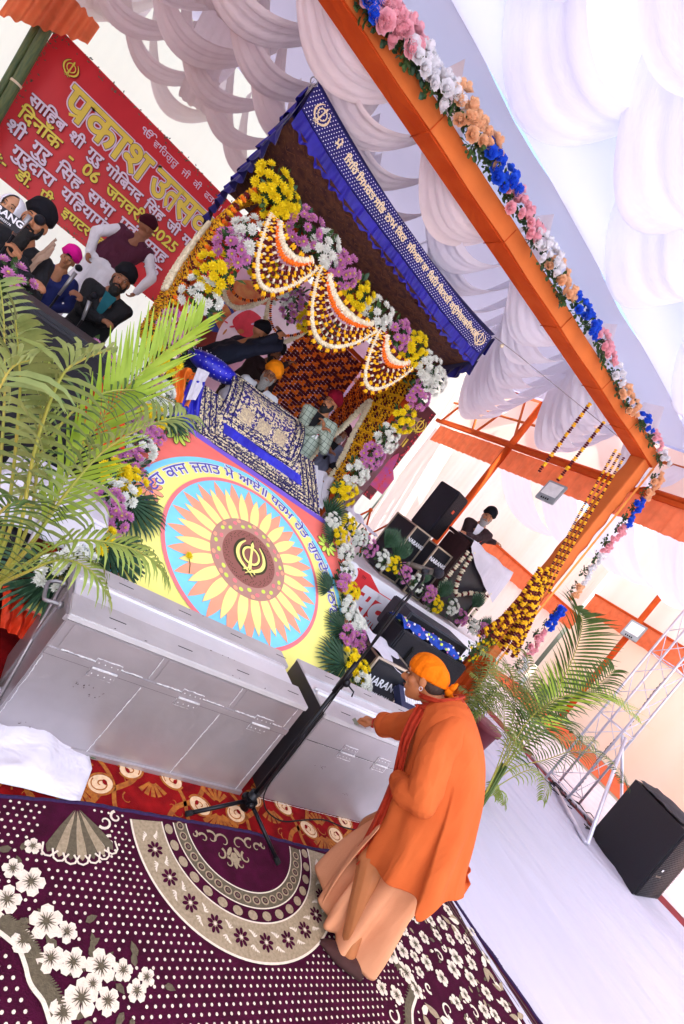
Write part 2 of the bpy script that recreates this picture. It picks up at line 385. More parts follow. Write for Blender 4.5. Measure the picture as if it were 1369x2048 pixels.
# flowers, leaves and scalloped bands
FL=[]
def bigflower(x,y,r,rot):
    if not inside(x,y,r*.8): return
    FL.append((x,y,r*1.12))
    for k in range(5):
        a=rot+2*PI*k/5+random.uniform(-.1,.1)
        M=Matrix.Translation((x,y,0))@Matrix.Rotation(a,4,'Z'); mb.mat(IV)
        pts=[(.12*r,0),(.45*r,-.38*r),(.85*r,-.36*r),(.93*r,-.12*r),(1.0*r,-.02*r),(.93*r,.14*r),(.82*r,.36*r),(.45*r,.36*r)]
        flat(mb,M,pts,Z+.002+.0004*k)
        mb.mat(OL)
        for q in (-.25,0,.25): ribbon2(mb,M,[(.08*r,q*.2*r),(.5*r,q*r)],[.09*r,.02*r],Z+.0045+.0002*(q+1))
    mb.mat(OL); disc(mb,ID,(x,y),.16*r,10,Z+.0052)
def leaf2(x,y,l,rot,m=None,wd=.35):
    if not inside(x,y,l*.6): return
    M=Matrix.Translation((x,y,0))@Matrix.Rotation(rot,4,'Z'); mb.mat(m or OL)
    flat(mb,M,[(0,0),(.25*l,wd*.8*l),(.6*l,wd*l*.8),(l,0),(.6*l,-wd*.5*l),(.25*l,-wd*.6*l)],Z+.0016+random.random()*.0003); FL.append((x+.5*l*math.cos(rot),y+.5*l*math.sin(rot),l*.5))
def curl(x,y,r,t0,dr=1,m=None,w0=.014):
    if not inside(x,y,r): return
    mb.mat(m or IV); P=[(x+r*math.cos(t0+dr*t*.42)*(1-t*.055),y+r*math.sin(t0+dr*t*.42)*(1-t*.055)) for t in range(15)]
    ribbon2(mb,ID,P,[w0*(1-t/22) for t in range(15)],Z+.0022+random.random()*.0003); FL.append((x,y,r*1.1))
random.seed(11)
# pixel-free layout: two floral sprays, one on the left, one on the right
spray_l=[(.40,1.30,.062,0),(.36,1.14,.048,.5),(.62,1.10,.064,.2),(.74,1.20,.040,1),(.74,.98,.045,.4),(.93,.97,.055,.9),(1.10,1.03,.062,.3),(1.02,.86,.06,.1),(.45,1.02,.045,.8),(.30,1.24,.045,0),(.55,1.20,.036,.7),(.88,.85,.05,.3),(1.20,.90,.035,1.2),(.25,1.05,.05,.2),(.62,.90,.05,0),(.78,.80,.06,.5),(1.0,.70,.06,.6),(.60,.72,.05,.1),(1.22,1.06,.03,.4)]
spray_l=[(at(x,y,Z=0).x,at(x,y,Z=0).y,r,o_) for x,y,r,o_ in ((56,1771,.056,0),(87,1851,.062,.4),(129,1871,.040,.9),(8,1807,.052,.2),(96,1924,.048,.7),(141,1932,.050,.1),(197,1940,.060,.5),(241,1948,.040,.2),(157,2004,.060,.3),(60,1700,.035,.2),(20,1745,.04,.5),(40,1890,.04,.3),(210,2010,.045,.8),(120,2035,.05,.1),(288,1962,.035,.6),(180,1975,.035,.9),(-20,1860,.05,0),(268,1990,.04,.3))]
for f_ in spray_l: bigflower(*f_)
for (x,y,r,o_) in ((777,1912,.055,.3),(802,1906,.045,.1),(809,1950,.055,.6),(803,1863,.042,.2),(825,1838,.042,.8),(863,1795,.045,.4),(881,1851,.045,.2),(845,1880,.04,.1),(850,1930,.045,.3),(765,1880,.035,.3),(830,1985,.045,.2),(790,1995,.045,.5),(900,1800,.04,.2),(915,1880,.04,.6),(940,1930,.045,.1),(880,1960,.045,.9),(970,1990,.045,.4),(910,2010,.04,.4)):
    q=at(x,y,Z=0); bigflower(q.x,q.y,r,o_)
for i in range(46):
    f_=random.choice(spray_l); a=random.uniform(0,6.28); leaf2(f_[0]+.075*math.cos(a),f_[1]+.075*math.sin(a),random.uniform(.035,.06),a)
for p in ((.78,1.62),(.72,1.56)): pass
SHX,SHY=at(150,1608,Z=0).x,at(150,1608,Z=0).y-.03
for k in range(7):
    a=-2.0+k*.20; M=Matrix.Translation((SHX,SHY,0))@Matrix.Rotation(a,4,'Z'); mb.mat(BE if k%2 else OL); flat(mb,M,[(.02,0),(.12,.014),(.22,.021),(.245,0),(.22,-.021),(.12,-.014)],Z+.002+.0003*k); mb.mat(IV); ribbon2(mb,M,[(.22,.034),(.255,.018),(.262,0),(.255,-.018),(.22,-.034)],.008,Z+.0045)
FL.append((SHX,SHY-.13,.15)); leaf2(SHX,SHY,.14,-.6); leaf2(SHX,SHY,.14,-2.5)
for (x_,y_,r_) in ((205,1650,.035),(228,1640,.03),(215,1690,.03),(195,1700,.025),(235,1600,.02)): q=at(x_,y_,Z=0); curl(q.x,q.y,r_,x_)
# scalloped olive bands with an ivory border
def scallop(P,wd=.05,side=1):
    P=cat_rom([(p[0],p[1],0) for p in P],8); P=[p for p in P if inside(p.x,p.y,.02)]
    if len(P)<3: return
    mb.mat(OL); ribbon2(mb,ID,P,wd,Z+.0026)
    n=len(P)
    for i in range(1,n-1):
        t=(P[i+1]-P[i-1]).normalized(); nn=Vector((-t.y,t.x,0))*side; ribbon2(mb,ID,[P[i]+nn*wd*.3,P[i]+nn*wd*.8+t*.012],[wd*.25,.003],Z+.0027+.0001*(i%4))
        FL.append((P[i].x,P[i].y,wd*1.1))
    mb.mat(IV); ribbon2(mb,ID,[p-Vector((-(P[min(i+1,n-1)]-P[max(i-1,0)]).normalized().y,(P[min(i+1,n-1)]-P[max(i-1,0)]).normalized().x,0))*side*wd*.55 for i,p in enumerate(P)],.014,Z+.0034)
scallop([(at(x,y,Z=0).x,at(x,y,Z=0).y) for x,y in ((-10,1850),(18,1870),(45,1895),(60,1930),(70,1965),(95,2000),(110,2045))],.045)
scallop([(2.95,1.76),(2.96,1.62),(3.02,1.50),(2.86,1.44),(2.74,1.34),(2.72,1.24),(2.78,1.14),(2.66,1.04),(2.60,.92),(2.66,.8),(2.6,.6)],.042,-1)
for i in range(150):      # right spray
    for _ in range(20):
        y=random.uniform(.3,1.80); x=random.uniform(2.52,3.66)
        r=random.uniform(.030,.058)
        if x<2.9+.0*y and abs(x-2.72)<.2 and random.random()<.6 : pass
        if all((x-a)**2+(y-b)**2>(r+c*.85)**2 for a,b,c in FL) and math.hypot(x-c1[0],y-c1[1])>.72 and math.hypot(x-c2[0],y-c2[1])>.72: break
    else: continue
    k=random.random()
    if k<.62: bigflower(x,y,r,random.uniform(0,1))
    elif k<.8: curl(x,y,r*.8,random.uniform(0,6),random.choice((-1,1)))
    else:
        mb.mat(BE); 
        for q in range(3): leaf2(x,y,r*2,random.uniform(0,6),BE if q else IV,.28)
for i in range(160):
    y=random.uniform(.3,1.8); x=random.uniform(2.95,3.62); leaf2(x,y,random.uniform(.02,.045),random.uniform(0,6),random.choice((IV,OL,OL,BE)))
mb.mat(OL)
for k in range(3): ribbon2(mb,ID,[(RX(y)-.05-.035*k,y) for y in [1.75-i*.05 for i in range(60)]],.007,Z+.003)
# lower-left lotus
for k in range(9):
    a=.1+k*.33; leaf2(.42,.62,.16,a,IV,.16)
mb.mat(IV); n=0
sp=.0335
for j in range(int(4.2/sp/.866)):
    y=1.84-j*sp*.866
    for i in range(int(4.2/sp)):
        x=-.35+i*sp+(sp/2 if j%2 else 0)
        if not inside(x,y,.02): continue
        if math.hypot(x-c1[0],y-c1[1])<.68*MS or math.hypot(x-c2[0],y-c2[1])<.68*MS: continue
        if x>2.85: continue
        if y<.2 : continue
        if any((x-a)**2+(y-b)**2<c*c for a,b,c in FL): continue
        disc(mb,ID,(x,y),.0062,7,Z+.0004)
for v in mb.v: v.z+=.0035*(1+fnoise((v.x*1.7,v.y*1.7,3)))+.0035*max(0,fnoise((v.x*.9+v.y*2.2,v.y*.6-v.x,8)))
mb.build('pile',pc)
mb=MB().mat(FR)
P=[Vector((x,topedge(x),.012)) for x in [-.6+i*.03 for i in range(145)]]; P=[p+Vector((0,.006*fnoise((p.x*20,0,0)),.004*fnoise((p.x*30,3,0)))) for p in P]
mb.tube(P,.009,6)
Q=[Vector((RX(y)+.012*fnoise((y*12,1,1)),y,.014+.01*abs(fnoise((y*5,1,3))))) for y in [1.9-i*.03 for i in range(110)]]
mb.tube(Q,.012,6)
for p in Q[::1]:
    for k in range(4):
        a=random.uniform(-.7,.7); l=random.uniform(.02,.045); q=p+Vector((0,random.uniform(-.015,.015),0)); mb.tube([q,q+Vector((l*math.cos(a),l*math.sin(a),-.004))],.0018,3,cap=False)
mb.build('fringe',pc)
# white cloth heaped at the left end of the boxes
def heap(u,v):
    x=lerp(-1.6,1.02-.12*abs(v-.4),u); y=lerp(1.84,2.34,v); e=min(1,(1-u)*9)*min(1,v*6+.3); 
    return Vector((x,y,.012+e*(.03+.05*abs(fnoise((x*3.3,y*3,2)))+.03*abs(fnoise((x*9,y*5,5))))))
mb=MB().mat(mat('white_cotton','#cfccd6',.9,var=.04,scale=4,bump=.3,bscale=12,crease=.6,cscale=6)); mb.grid(heap,90,40)
tag(mb.build('floor_cloth',solid=.004),'crumpled white cotton cloth by the left foot of the metal box','cloth')
def heap2(u,v):
    a=u*2*PI; r=v; x=3.42+.42*r*math.cos(a); y=2.02+.20*r*math.sin(a); return Vector((x,y,.014+(1-r*r)*(.09+.08*abs(fnoise((x*7,y*7,2))))))
mb=MB().mat(MATS['white_cotton']); mb.grid(heap2,60,24,closeu=True)
tag(mb.build('floor_cloth'),'bunched white cloth on the floor behind the man in orange','cloth')
# ================================================================ stage and sloping painted cloth
STZ=1.18
mb=MB().mat(mat('stage_cover','#e9e3e4',.9,var=.06,scale=3,bump=.2,bscale=20))
mb.box((2.6,7.3,STZ/2-.01),(8.1,5.4,STZ-.02)); struct(mb.build('stage'))
# ================================================================ metal donation boxes
def silver(name,tint,r=.38):
    m=mat(name,tint,r,.72,var=.12,scale=2.2,bump=.06,bscale=40,spec=.5,crease=.10,cscale=3.5)
    n=m.node_tree; p=n.nodes['Principled BSDF']; tc=n.nodes['Texture Coordinate']
    nz=n.nodes.new('ShaderNodeTexNoise'); nz.inputs['Scale'].default_value=35; nz.inputs['Detail'].default_value=8; n.links.new(tc.outputs['Object'],nz.inputs['Vector'])
    mr=n.nodes.new('ShaderNodeMapRange'); mr.inputs[3].default_value=r-.08; mr.inputs[4].default_value=r+.16; n.links.new(nz.outputs['Fac'],mr.inputs[0]); n.links.new(mr.outputs[0],p.inputs['Roughness'])
    return m
SV=silver('silver_paint_front','#b0aaae'); ST=mat('silver_paint_top','#c4c2c4',.45,.35,var=.08,scale=6,bump=.15,bscale=60); SWt=mat('pale_silver_band','#dcdde2',.4,.3,var=.04,scale=6,bump=.1,bscale=60)
SPK=mat('bare_bright_metal','#efeff4',.35,.6,var=.15,scale=90,bump=.8,bscale=300); BK=mat('slot_black','#0c0b0d',.9); RUST=mat('rust_speck','#3c2a22',.9,var=.4,scale=100)
random.seed(5)
def metal_box(x0,x1,zt,y0=2.12,y1=2.66,label='',plates=True,ridge=0):
    t=empty('donation_box',((x0+x1)/2,(y0+y1)/2,0),label,'metal box')
    mb=MB().mat(SV); mb.box(((x0+x1)/2,(y0+y1)/2,(zt-.03)/2+.006),(x1-x0,y1-y0,zt-.03-.006),bev=.006); bodymb=mb
    mb=MB().mat(ST); yb=(y0+y1)/2
    mb.box(((x0+x1)/2,y0+.085,zt-.012),(x1-x0+.006,.19,.03),bev=.004); mb.box(((x0+x1)/2,y1-.075,zt-.012),(x1-x0+.006,.17,.03),bev=.004)
    lidmb=mb
    mb=MB().mat(SWt)
    if ridge:
        mb.box(((x0+x1)/2,(y0+.18+y1-.16)/2,zt-.024),(x1-x0,.21,.03)); mb.tube([(x0+.02,y0+.20,zt+.002),(x1-.02,y0+.20,zt+.002)],.018,12); mb.tube([(x0+.02,y0+.235,zt+.004),(x1-.02,y0+.235,zt+.004)],.012,10)
    else:
        mb.box(((x0+x1)/2-.02,(y0+.18+y1-.16)/2,zt-.016),(x1-x0-.05,.205,.034),bev=.003); mb.tube([(x0+.02,y1-.20,zt+.0),(x1-.05,y1-.20,zt+.0)],.012,8); mb.mat(SV); mb.box((x1-.035,(y0+.18+y1-.16)/2,zt-.03),(.02,.2,.03))
    mb.build('centre_band',t)
    mb=MB().mat(BK); nS=max(2,int((x1-x0)/.33))
    for k in range(nS):
        x=x0+.22+k*(x1-x0-.3)/(nS-1+.001); 
        for yy in (y0+.085,y1-.07):
            mb=MB().mat(BK); mb.box((x+(.05 if yy>2.4 else 0),yy,zt+.0035),(.085,.006,.001)); mb.build('coin_slot',t)
    mb=lidmb
    for _ in range(14): mb.mat(RUST); x=random.uniform(x0,x1); y=random.choice((y0+.01,y1-.01,y0+.17)); disc(mb,Matrix.Translation((0,0,zt+.0042)),(x,y),random.uniform(.003,.010),7,0,random.uniform(.002,.004),random.random())
    lidmb.build('lid',t)
    # welded plates and seams on the front
    yf=y0-.0015; W=x1-x0
    FM=frame((x0,y0-.001,0),(1,0,0),(0,0,1))
    def bead(p,q,wd=.006,m=SPK,wob=.0015,z=.002):
        mb.mat(m); n=max(4,int(math.hypot(q[0]-p[0],q[1]-p[1])/.012)); P=[Vector((lerp(p[0],q[0],i/n)+random.uniform(-wob,wob),lerp(p[1],q[1],i/n)+random.uniform(-wob,wob),0)) for i in range(n+1)]
        mb.tube([FM@Vector((a.x,a.y,z*.4)) for a in P],[wd*random.uniform(.25,.6) for _ in P],5)
    mb=MB().mat(SV)
    if plates:
        for a,b in ((.03,.34),(.365,.68),(.705,.97)):
            mb.mat(SV); mb.box((x0+W*(a+b)/2,y0-.0015,.565),(W*(b-a),.004,.135),bev=.0015)
            bead((W*a+.02,.498),(W*b-.02,.498),.009); 
            if b<.9: bead((W*b+.006,.63),(W*b+.006,.505),.006)
        mb.mat(SV); mb.box((x0+W/2,y0-.003,.475),(W-.01,.006,.035))
        mb.mat(BK); mb.box((x0+W/2,y0-.001,.4555),(W-.01,.004,.0022))
        for a in (.335,.665): bead((W*a+.01,.445),(W*a-.015,.02),.0055)
        bead((W*.975,.45),(W*.965,.02),.006); bead((.012,.44),(.012,.02),.0045,SPK,.003)
        bead((.01,.012),(W-.01,.012),.008); bead((.01,.66),(W-.01,.66),.003,RUST,.002)
        bead((W*.965,.635),(W*.962,.50),.007)
        mb.mat(SV); mb.box((x0+W/2,y0-.006,.016),(W,.014,.03),bev=.003)
    else:
        mb.mat(BK); mb.box((x0+W/2,y0-.001,.476),(W-.01,.004,.0018)); bead((.1,.474),(W-.1,.474),.004,SPK,.001)
        bead((.01,.66),(W-.01,.66),.003,RUST,.003); bead((.0,.008),(W,.008),.003)
    mb.build('weld_seams',t)
    for hx in ((.20,.525,.86) if plates else (.235,.45)):
        mb=MB().mat(SV); hz=.468 if plates else .478; hx=W*hx; hw=.062
        for dz,hh in ((.027,.04),(-.027,.04)): mb.box((x0+hx,y0-.0065 if plates else y0-.003,hz+dz),(hw*2,.003,hh),bev=.001)
        mb.mat(SPK); mb.tube([FM@Vector((hx-hw,hz,.010)),FM@Vector((hx+hw,hz,.010))],.0055,8)
        for sx in (-.75,-.25,.25,.75):
            for dz in (.03,-.03): mb.sph(FM@Vector((hx+sx*hw,hz+dz,.0065 if plates else .004)),.0035,6,4)
        for dz in (.048,-.048): bead((hx-hw,hz+dz),(hx+hw,hz+dz),.006,SPK,.002,.004)
        for dx in (-hw,hw): bead((hx+dx,hz+.045),(hx+dx,hz-.045),.005,SPK,.002,.004)
        mb.build('hinge',t)
    # scuffs
    mb=bodymb; mb.mat(RUST)
    for (sx,sz,nn) in (((.25,.36,9),(.12,.09,4),(.33,.33,5)) if plates else ((.24,.33,6),(.6,.2,4))):
        for _ in range(nn): disc(mb,FM,(sx+random.gauss(0,.022),sz+random.gauss(0,.008)),random.uniform(.0015,.006),7,.0022+random.random()*.0005,random.uniform(.001,.003),random.random())
    mb.build('body',t)
    return t
b1=metal_box(.52,1.935,.67,label='long silver painted steel donation box with welded plates and three hinges, left one')
# left end: brace and bent handle
mb=MB().mat(SV); mb.box((.513,2.39,.33),(.012,.03,.60)); mb.tube([(.512,2.15,.03),(.512,2.62,.63)],.008,6); mb.box((.512,2.39,.645),(.014,.54,.03)); mb.build('end_brace',b1)
mb=MB().mat(mat('galvanised','#9b9a9c',.45,.8,var=.1)); mb.tube(cat_rom([(.515,2.28,.60),(.47,2.28,.60),(.44,2.29,.59),(.43,2.32,.585),(.43,2.44,.585),(.44,2.47,.59),(.47,2.48,.60),(.515,2.48,.60)],5),.0095,10)
for yy in (2.28,2.48): mb.cyl((.508,yy,.60),(.49,yy,.60),.018)
mb.build('handle',b1)
b2=metal_box(2.085,3.62,.672,label='silver painted steel donation box with two small hinges, right one where the swami leans',plates=False,ridge=1)
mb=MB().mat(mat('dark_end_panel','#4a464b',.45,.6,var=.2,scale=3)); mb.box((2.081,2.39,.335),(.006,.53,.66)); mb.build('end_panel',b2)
# ================================================================ sloping painted cloth
ang=math.atan(.577); SM=frame((0,2.7,.42),(1,0,0),(0,math.cos(ang),math.sin(ang)))
def sag(u,v): return .006*fnoise((u*2,v*2,0))
sl_=empty('painted_cloth',(1.73,3.4,.9),'sloping cloth painted with a big sunflower and an arc of letters','painted cloth')
def pm(n,h,**k): return mat(n,h,.85,var=.04,scale=5,bump=.12,bscale=9,stretch=(1,3,3),**k)
YL=pm('paint_yellow','#f3ee84'); SA=pm('paint_salmon','#f2776a'); CY=pm('paint_cyan','#7ed2f2'); RD=pm('paint_coral','#ec7c80'); PE=pm('paint_peach','#f7a280'); Y2=pm('paint_petal','#f7f08e'); BR=pm('paint_brown','#8f5a50'); BR2=pm('paint_light_brown','#b48878'); PP=pm('paint_violet','#7a5cc8'); KH=pm('paint_khaki','#3c3a22'); WH=mat('paint_white','#f4f2f6',.8,var=.02); GN=pm('paint_lime','#cde35a')
mb=MB().mat(SA)
def EL(v): return lerp(.44,.66,v/2.05)
def ER(v): return lerp(3.08,2.72,v/2.05)
mb.grid(lambda u,v:SM@Vector((lerp(EL(v*2.05-.05),ER(v*2.05-.05),u),v*2.1-.15,0)),30,24)
cx,cy=1.73,.93
def clipband(r0,r1,m,z,c=(cx,cy)):
    mb.mat(m); N=180
    for i in range(N):
        a0,a1=2*PI*i/N,2*PI*(i+1)/N
        P=[(c[0]+r*math.cos(a),c[1]+r*math.sin(a)) for r,a in ((r0,a0),(r1,a0),(r1,a1),(r0,a1))]
        if all(EL(p[1])-.02<p[0]<ER(p[1])+.02 and -.15<p[1]<1.96 for p in P): flat(mb,SM,P,z)
# lower field yellow
mb.mat(YL); flat(mb,SM,[(EL(0)-.01,-.14),(ER(0)+.01,-.14),(ER(1.25)+.0,1.15),(EL(1.25),1.15)],.002)
clipband(0,1.06,YL,.004,(cx,cy-.15)); clipband(1.045,1.095,CY,.006,(cx,cy-.15))
mb.mat(CY); disc(mb,SM,(cx,cy),.755,96,.008); arc_band(mb,SM@Matrix.Translation((cx,cy,0)),.745,.775,n=96,z=.0095)
mb.mat(RD); arc_band(mb,SM@Matrix.Translation((cx,cy,0)),.742,.775,n=96,z=.0105)
def petal(a,r0,r1,wd,m,z):
    mb.mat(m); M=SM@Matrix.Translation((cx,cy,0))@Matrix.Rotation(a,4,'Z')
    top=[(lerp(r0,r1,t),wd*(math.sin(PI*min(1,t*.95+.05))**.8)*(1-.25*t)) for t in [i/8 for i in range(8)]]
    flat(mb,M,top+[(r1,0)]+[(p[0],-p[1]) for p in reversed(top)],z)
for k in range(24): petal(2*PI*(k+.5)/24,.30,.735,.066,PE,.0115+.0002*(k%3))
for k in range(24): z_=.0130+.0006*(k%2); petal(2*PI*k/24,.30,.665,.055,PE,z_); petal(2*PI*k/24,.30,.657,.0515,Y2,z_+.0003)
mb.mat(BR2); disc(mb,SM,(cx,cy),.372,64,.0155); mb.mat(BR); disc(mb,SM,(cx,cy),.262,48,.0165)
random.seed(2)
for k in range(26):
    a=2*PI*k/26; 
    for r,m in ((.295+.03*(k%2),GN if k%3 else RD),(.345,GN if k%2 else PE)):
        if r>.34 and k%2: continue
        mb.mat(m); disc(mb,SM,(cx+r*math.cos(a+.1*(r>.34)),cy+r*math.sin(a+.1*(r>.34))),.017,12,.0172,.021,a)
mb.mat(KH)
for k in range(110):
    a=k*.618*2*PI; r=.205+.045*((k*7)%10)/10; disc(mb,SM,(cx+r*math.cos(a),cy+r*math.sin(a)),.005,6,.0172)
KM=SM@Matrix.Translation((cx+.01,cy,0))
khanda(mb,KM@Matrix.Diagonal((1.12,1.12,1,1)),.36,KH,.0175); 
khanda(mb,KM,.35,YL,.0205)
# small corner flowers
def sflower(x,y,r,m,n=9):
    for k in range(n):
        M=SM@Matrix.Translation((x,y,0))@Matrix.Rotation(2*PI*k/n,4,'Z'); mb.mat(KH); disc(mb,M,(r*.62,0),r*.42,12,.011+.0002*(k%2),r*.2); mb.mat(m); disc(mb,M,(r*.62,0),r*.38,12,.0125+.0002*(k%2),r*.165)
    mb.mat(BR); disc(mb,SM,(x,y),r*.22,12,.014)
sflower(.86,1.78,.13,GN); sflower(2.62,1.62,.13,GN); sflower(.80,1.05,.12,PE); sflower(2.86,.78,.12,PE); sflower(.72,.2,.12,PE)
# top hem
mb.mat(PP); flat(mb,SM,[(.62,1.90),(2.76,1.90),(2.75,1.97),(.62,1.97)],.003)
mb.build('painting',sl_)
# letters on the arc
mb=MB(); words=["ਹਮ","ਇਹ","ਕਾਜ","ਜਗਤ","ਮੋ","ਆਏ॥","ਧਰਮ","ਹੇਤ","ਗੁਰਦੇਵ","ਪਠਾਏ॥"]
# "ਇ" already carries its sign; write along a circle radius 0.90
TX=mat('letter_violet','#5a52a8',.8); sz=.150; R0=.915; cen=(cx,cy-.15+.03)
wds=[text_w(w_,sz,bold=.002) for w_ in words]; gap=.052; tot=sum(wds)+gap*(len(words)-1); a=PI/2+tot/2/R0-.02
for w_,wd in zip(words,wds):
    vs,fs=text_faces(w_,sz,.008); vs2,fs2=text_faces(w_,sz,.0018)
    for (V,F_,m,z) in ((vs,fs,WH,.010),(vs2,fs2,TX,.0125)):
        out=[]
        for v in V:
            b=a-v.x/R0; r=R0+v.y; out.append(SM@Vector((cen[0]+r*math.cos(b),cen[1]+r*math.sin(b),z+v.z)))
        mb.mat(m).add(out,F_,smooth=False)
    a-=(wd+gap)/R0
mb.build('lettering',sl_)
# ================================================================ tent: roof lining, walls, swags
ROOF_M=mat('lilac_roof_cloth','#b4b1c8',.9,var=.06,scale=.6,transl=.10,wave=.2,wscale=.5)
ROOF_W=mat('white_roof_cloth','#d8dce8',.9,var=.02,scale=.6,transl=.24)
mb=MB().mat(ROOF_M)
def roofz(x,y): return 6.75+.10*math.sin(x*1.9)+.12*math.sin(y*1.3)
def inz(x,y):
    z=5.08+.10*(y-6)+.10; 
    if y>8.5: z+=(y-8.5)**1.3*1.15
    return min(z,7)+.03*math.sin(x*3.1)*math.sin(y*2)
mb.grid(lambda u,v:(lambda x,y:Vector((x,y,inz(x,y))))(lerp(-12,6.35,u),lerp(4.74,10.0,v)),60,40)
mb.mat(ROOF_W); mb.grid(lambda u,v:(lambda x,y:Vector((x,y,inz(x,y))))(lerp(-12,6.35,u),lerp(3.9,4.74,v)),60,4); mb.grid(lambda u,v:Vector((lerp(-12,6.35,u),3.90,lerp(inz(0,3.92),6.8,v))),20,3); mb.mat(ROOF_M)
mb.grid(lambda u,v:Vector((6.40,lerp(3.92,10,v),lerp(inz(0,lerp(3.92,10,v)),6.85,u))),3,20)
mb.mat(ROOF_W)
mb.grid(lambda u,v:(lambda x,y:Vector((x,y,roofz(x,y))))(lerp(-12,7.2,u),lerp(-3.2,3.9,v)),40,30)
mb.grid(lambda u,v:(lambda x,y:Vector((x,y,roofz(x,y)-.02)))(lerp(7.2,19,u),lerp(-3.2,11,v)),40,30)
struct(mb.build('ceiling'))
# steel purlins under the roof
mb=MB().mat(mat('purlin','#8f8db5',.6,.4))
for k,y in enumerate((2.2,)):
    mb=MB().mat(MATS['purlin']); mb.tube([(-9,y,6.45),(18,y,6.45)],.018,8); tag(mb.build('purlin'),'thin steel purlin high under the roof cloth, running above the hanging swags','purlin','roof purlins')
# cloth swags: long strips slung from line to line under the roof
SWG=[mat('swag_lilac','#efedf4',.85,var=.03,scale=3,transl=.3,wave=.14,wscale=9,stretch=(.3,5,1)),mat('swag_white','#f1f3fb',.85,var=.03,scale=3,transl=.33,wave=.12,wscale=9,stretch=(.3,5,1)),mat('swag_rose','#efe4e2',.85,var=.03,scale=3,transl=.3,wave=.14,wscale=9,stretch=(.3,5,1))]
random.seed(21)
def swag(p,q,wd,drop,m,label,group,tw=0):
    p,q=Vector(p),Vector(q); d=(q-p); sd=Vector((-d.y,d.x,0)).normalized(); ph=random.uniform(0,9)
    def fn(u,v):
        c=p+d*u; k=4*u*(1-u)
        s_=(v-.5)*wd*(.72+.28*min(1,k*1.6)); z=-drop*k-(.10*wd)*math.sin(v*PI*3+ph)*k*.3 - tw*(v-.5)*k
        return c+sd*s_+Vector((0,0,z+.012*math.sin(v*26+ph)*min(1,k*2)))
    mb=MB().mat(m); mb.grid(fn,26,14); tag(mb.build('cloth_swag'),label,'swag',group)
# inner bay, spanning left to right
zs=lambda y:5.08+.10*(y-6)
for j,y in enumerate((4.08,4.42,4.80,5.22,5.68,6.2,6.75,7.3,7.85,8.4)):
    for i in range(7):
        x0=-3.4+1.42*i+.35*(j%4); x1=x0+1.5
        if x1>6.9: continue
        m=SWG[2] if x0+.25*(y-5)<.9 else SWG[0]
        swag((x0,y,zs(y)),(x1,y+.15,zs(y)),.36,.72+.02*j,m,'pale sheer cloth swag looped under the roof above the blue canopy','roof swags above the stage',.14)
# inner bay, spanning front to back
for i in range(9):
    x=-3.2+1.25*i
    for j in range(3):
        y0=4.5+1.45*j+.3*(i%2)
        if x>1.5 or x<-2.8: continue
        swag((x,y0,zs(y0)+.1),(x+.12,y0+1.5,zs(y0+1.5)+.1),.36,.85,SWG[0] if x>1 else SWG[2],'pale sheer cloth swag looped under the roof above the blue canopy','roof swags above the stage',.1)
# outer bay towards the viewer
for j,y in enumerate([-.6,.0,.6,1.2,1.8,2.4,3.0,3.55]):
    for i in range(8):
        x0=-4.2+1.9*i+.9*(j%2); swag((x0,y,5.9),(x0+1.9,y+.1,5.9),.66,.85,SWG[1],'white sheer cloth swag under the roof in front of the orange beam','roof swags in front of the beam',.2)
for i in range(8):
    x=8.0; y=-.8+1.3*i; swag((7.2,y,5.2),(11.6,y+.15,4.5),.85,1.0,SWG[1],'long white sheer swag slung over the side aisle behind the orange gate','swags over the side aisle',.2)
# -------- walls of pleated cloth
PEACH=mat('peach_wall_cloth','#f8e0d0',.9,var=.05,scale=.7,hex2='#fbeee4',transl=.36,wave=.5,wscale=1.2,stretch=(1.6,1.6,.12))
CREAM=mat('cream_wall_cloth','#fcf6e6',.9,var=.03,scale=.7,transl=.7,wave=.4,wscale=1.2,stretch=(1.6,1.6,.12))
ORP=mat('orange_peach_wall','#f8d2b0',.9,var=.05,scale=.5,hex2='#fbe6d2',transl=.45,wave=.4,wscale=.7,stretch=(.7,.7,.3))
def wall(a,b,z0,z1,m,label,fold=.035,fr=5,name='cloth_wall',n=160):
    a,b=Vector(a),Vector(b); d=b-a; ln=d.length; nn=Vector((-d.y,d.x,0)).normalized()
    mb=MB().mat(m)
    mb.grid(lambda u,v:a+d*u+Vector((0,0,lerp(z0,z1,v)))+nn*fold*(math.sin(u*ln*fr+1.5*fnoise((u*ln,v*2,0)))+.6*fnoise((u*ln*2,v*1.5,3)))*(1-.3*v),n,8)
    return tag(mb.build(name),label,'wall')
wall((-9,9.95,0),(6.75,9.95,0),-.0,7.1,CREAM,'cream pleated cloth back wall rising above the red banner')
wall((6.75,9.9,0),(16,9.9,0),0,5.6,PEACH,'peach cloth wall closing the side aisle behind the lectern')
wall((16.2,9.9,0),(16.2,-4,0),0,3.9,ORP,'orange peach cloth side wall behind the aluminium truss',.06,3.2)
wall((16.25,9.9,0),(16.25,-4,0),3.95,7.1,PEACH,'pale pink cloth filling the wall above the long lower valance',.05,2)
wall((-6.5,9.9,0),(-6.5,-3,0),0,7.1,PEACH,'pinkish cloth wall beyond the bamboo pole at the far left',.06,3)
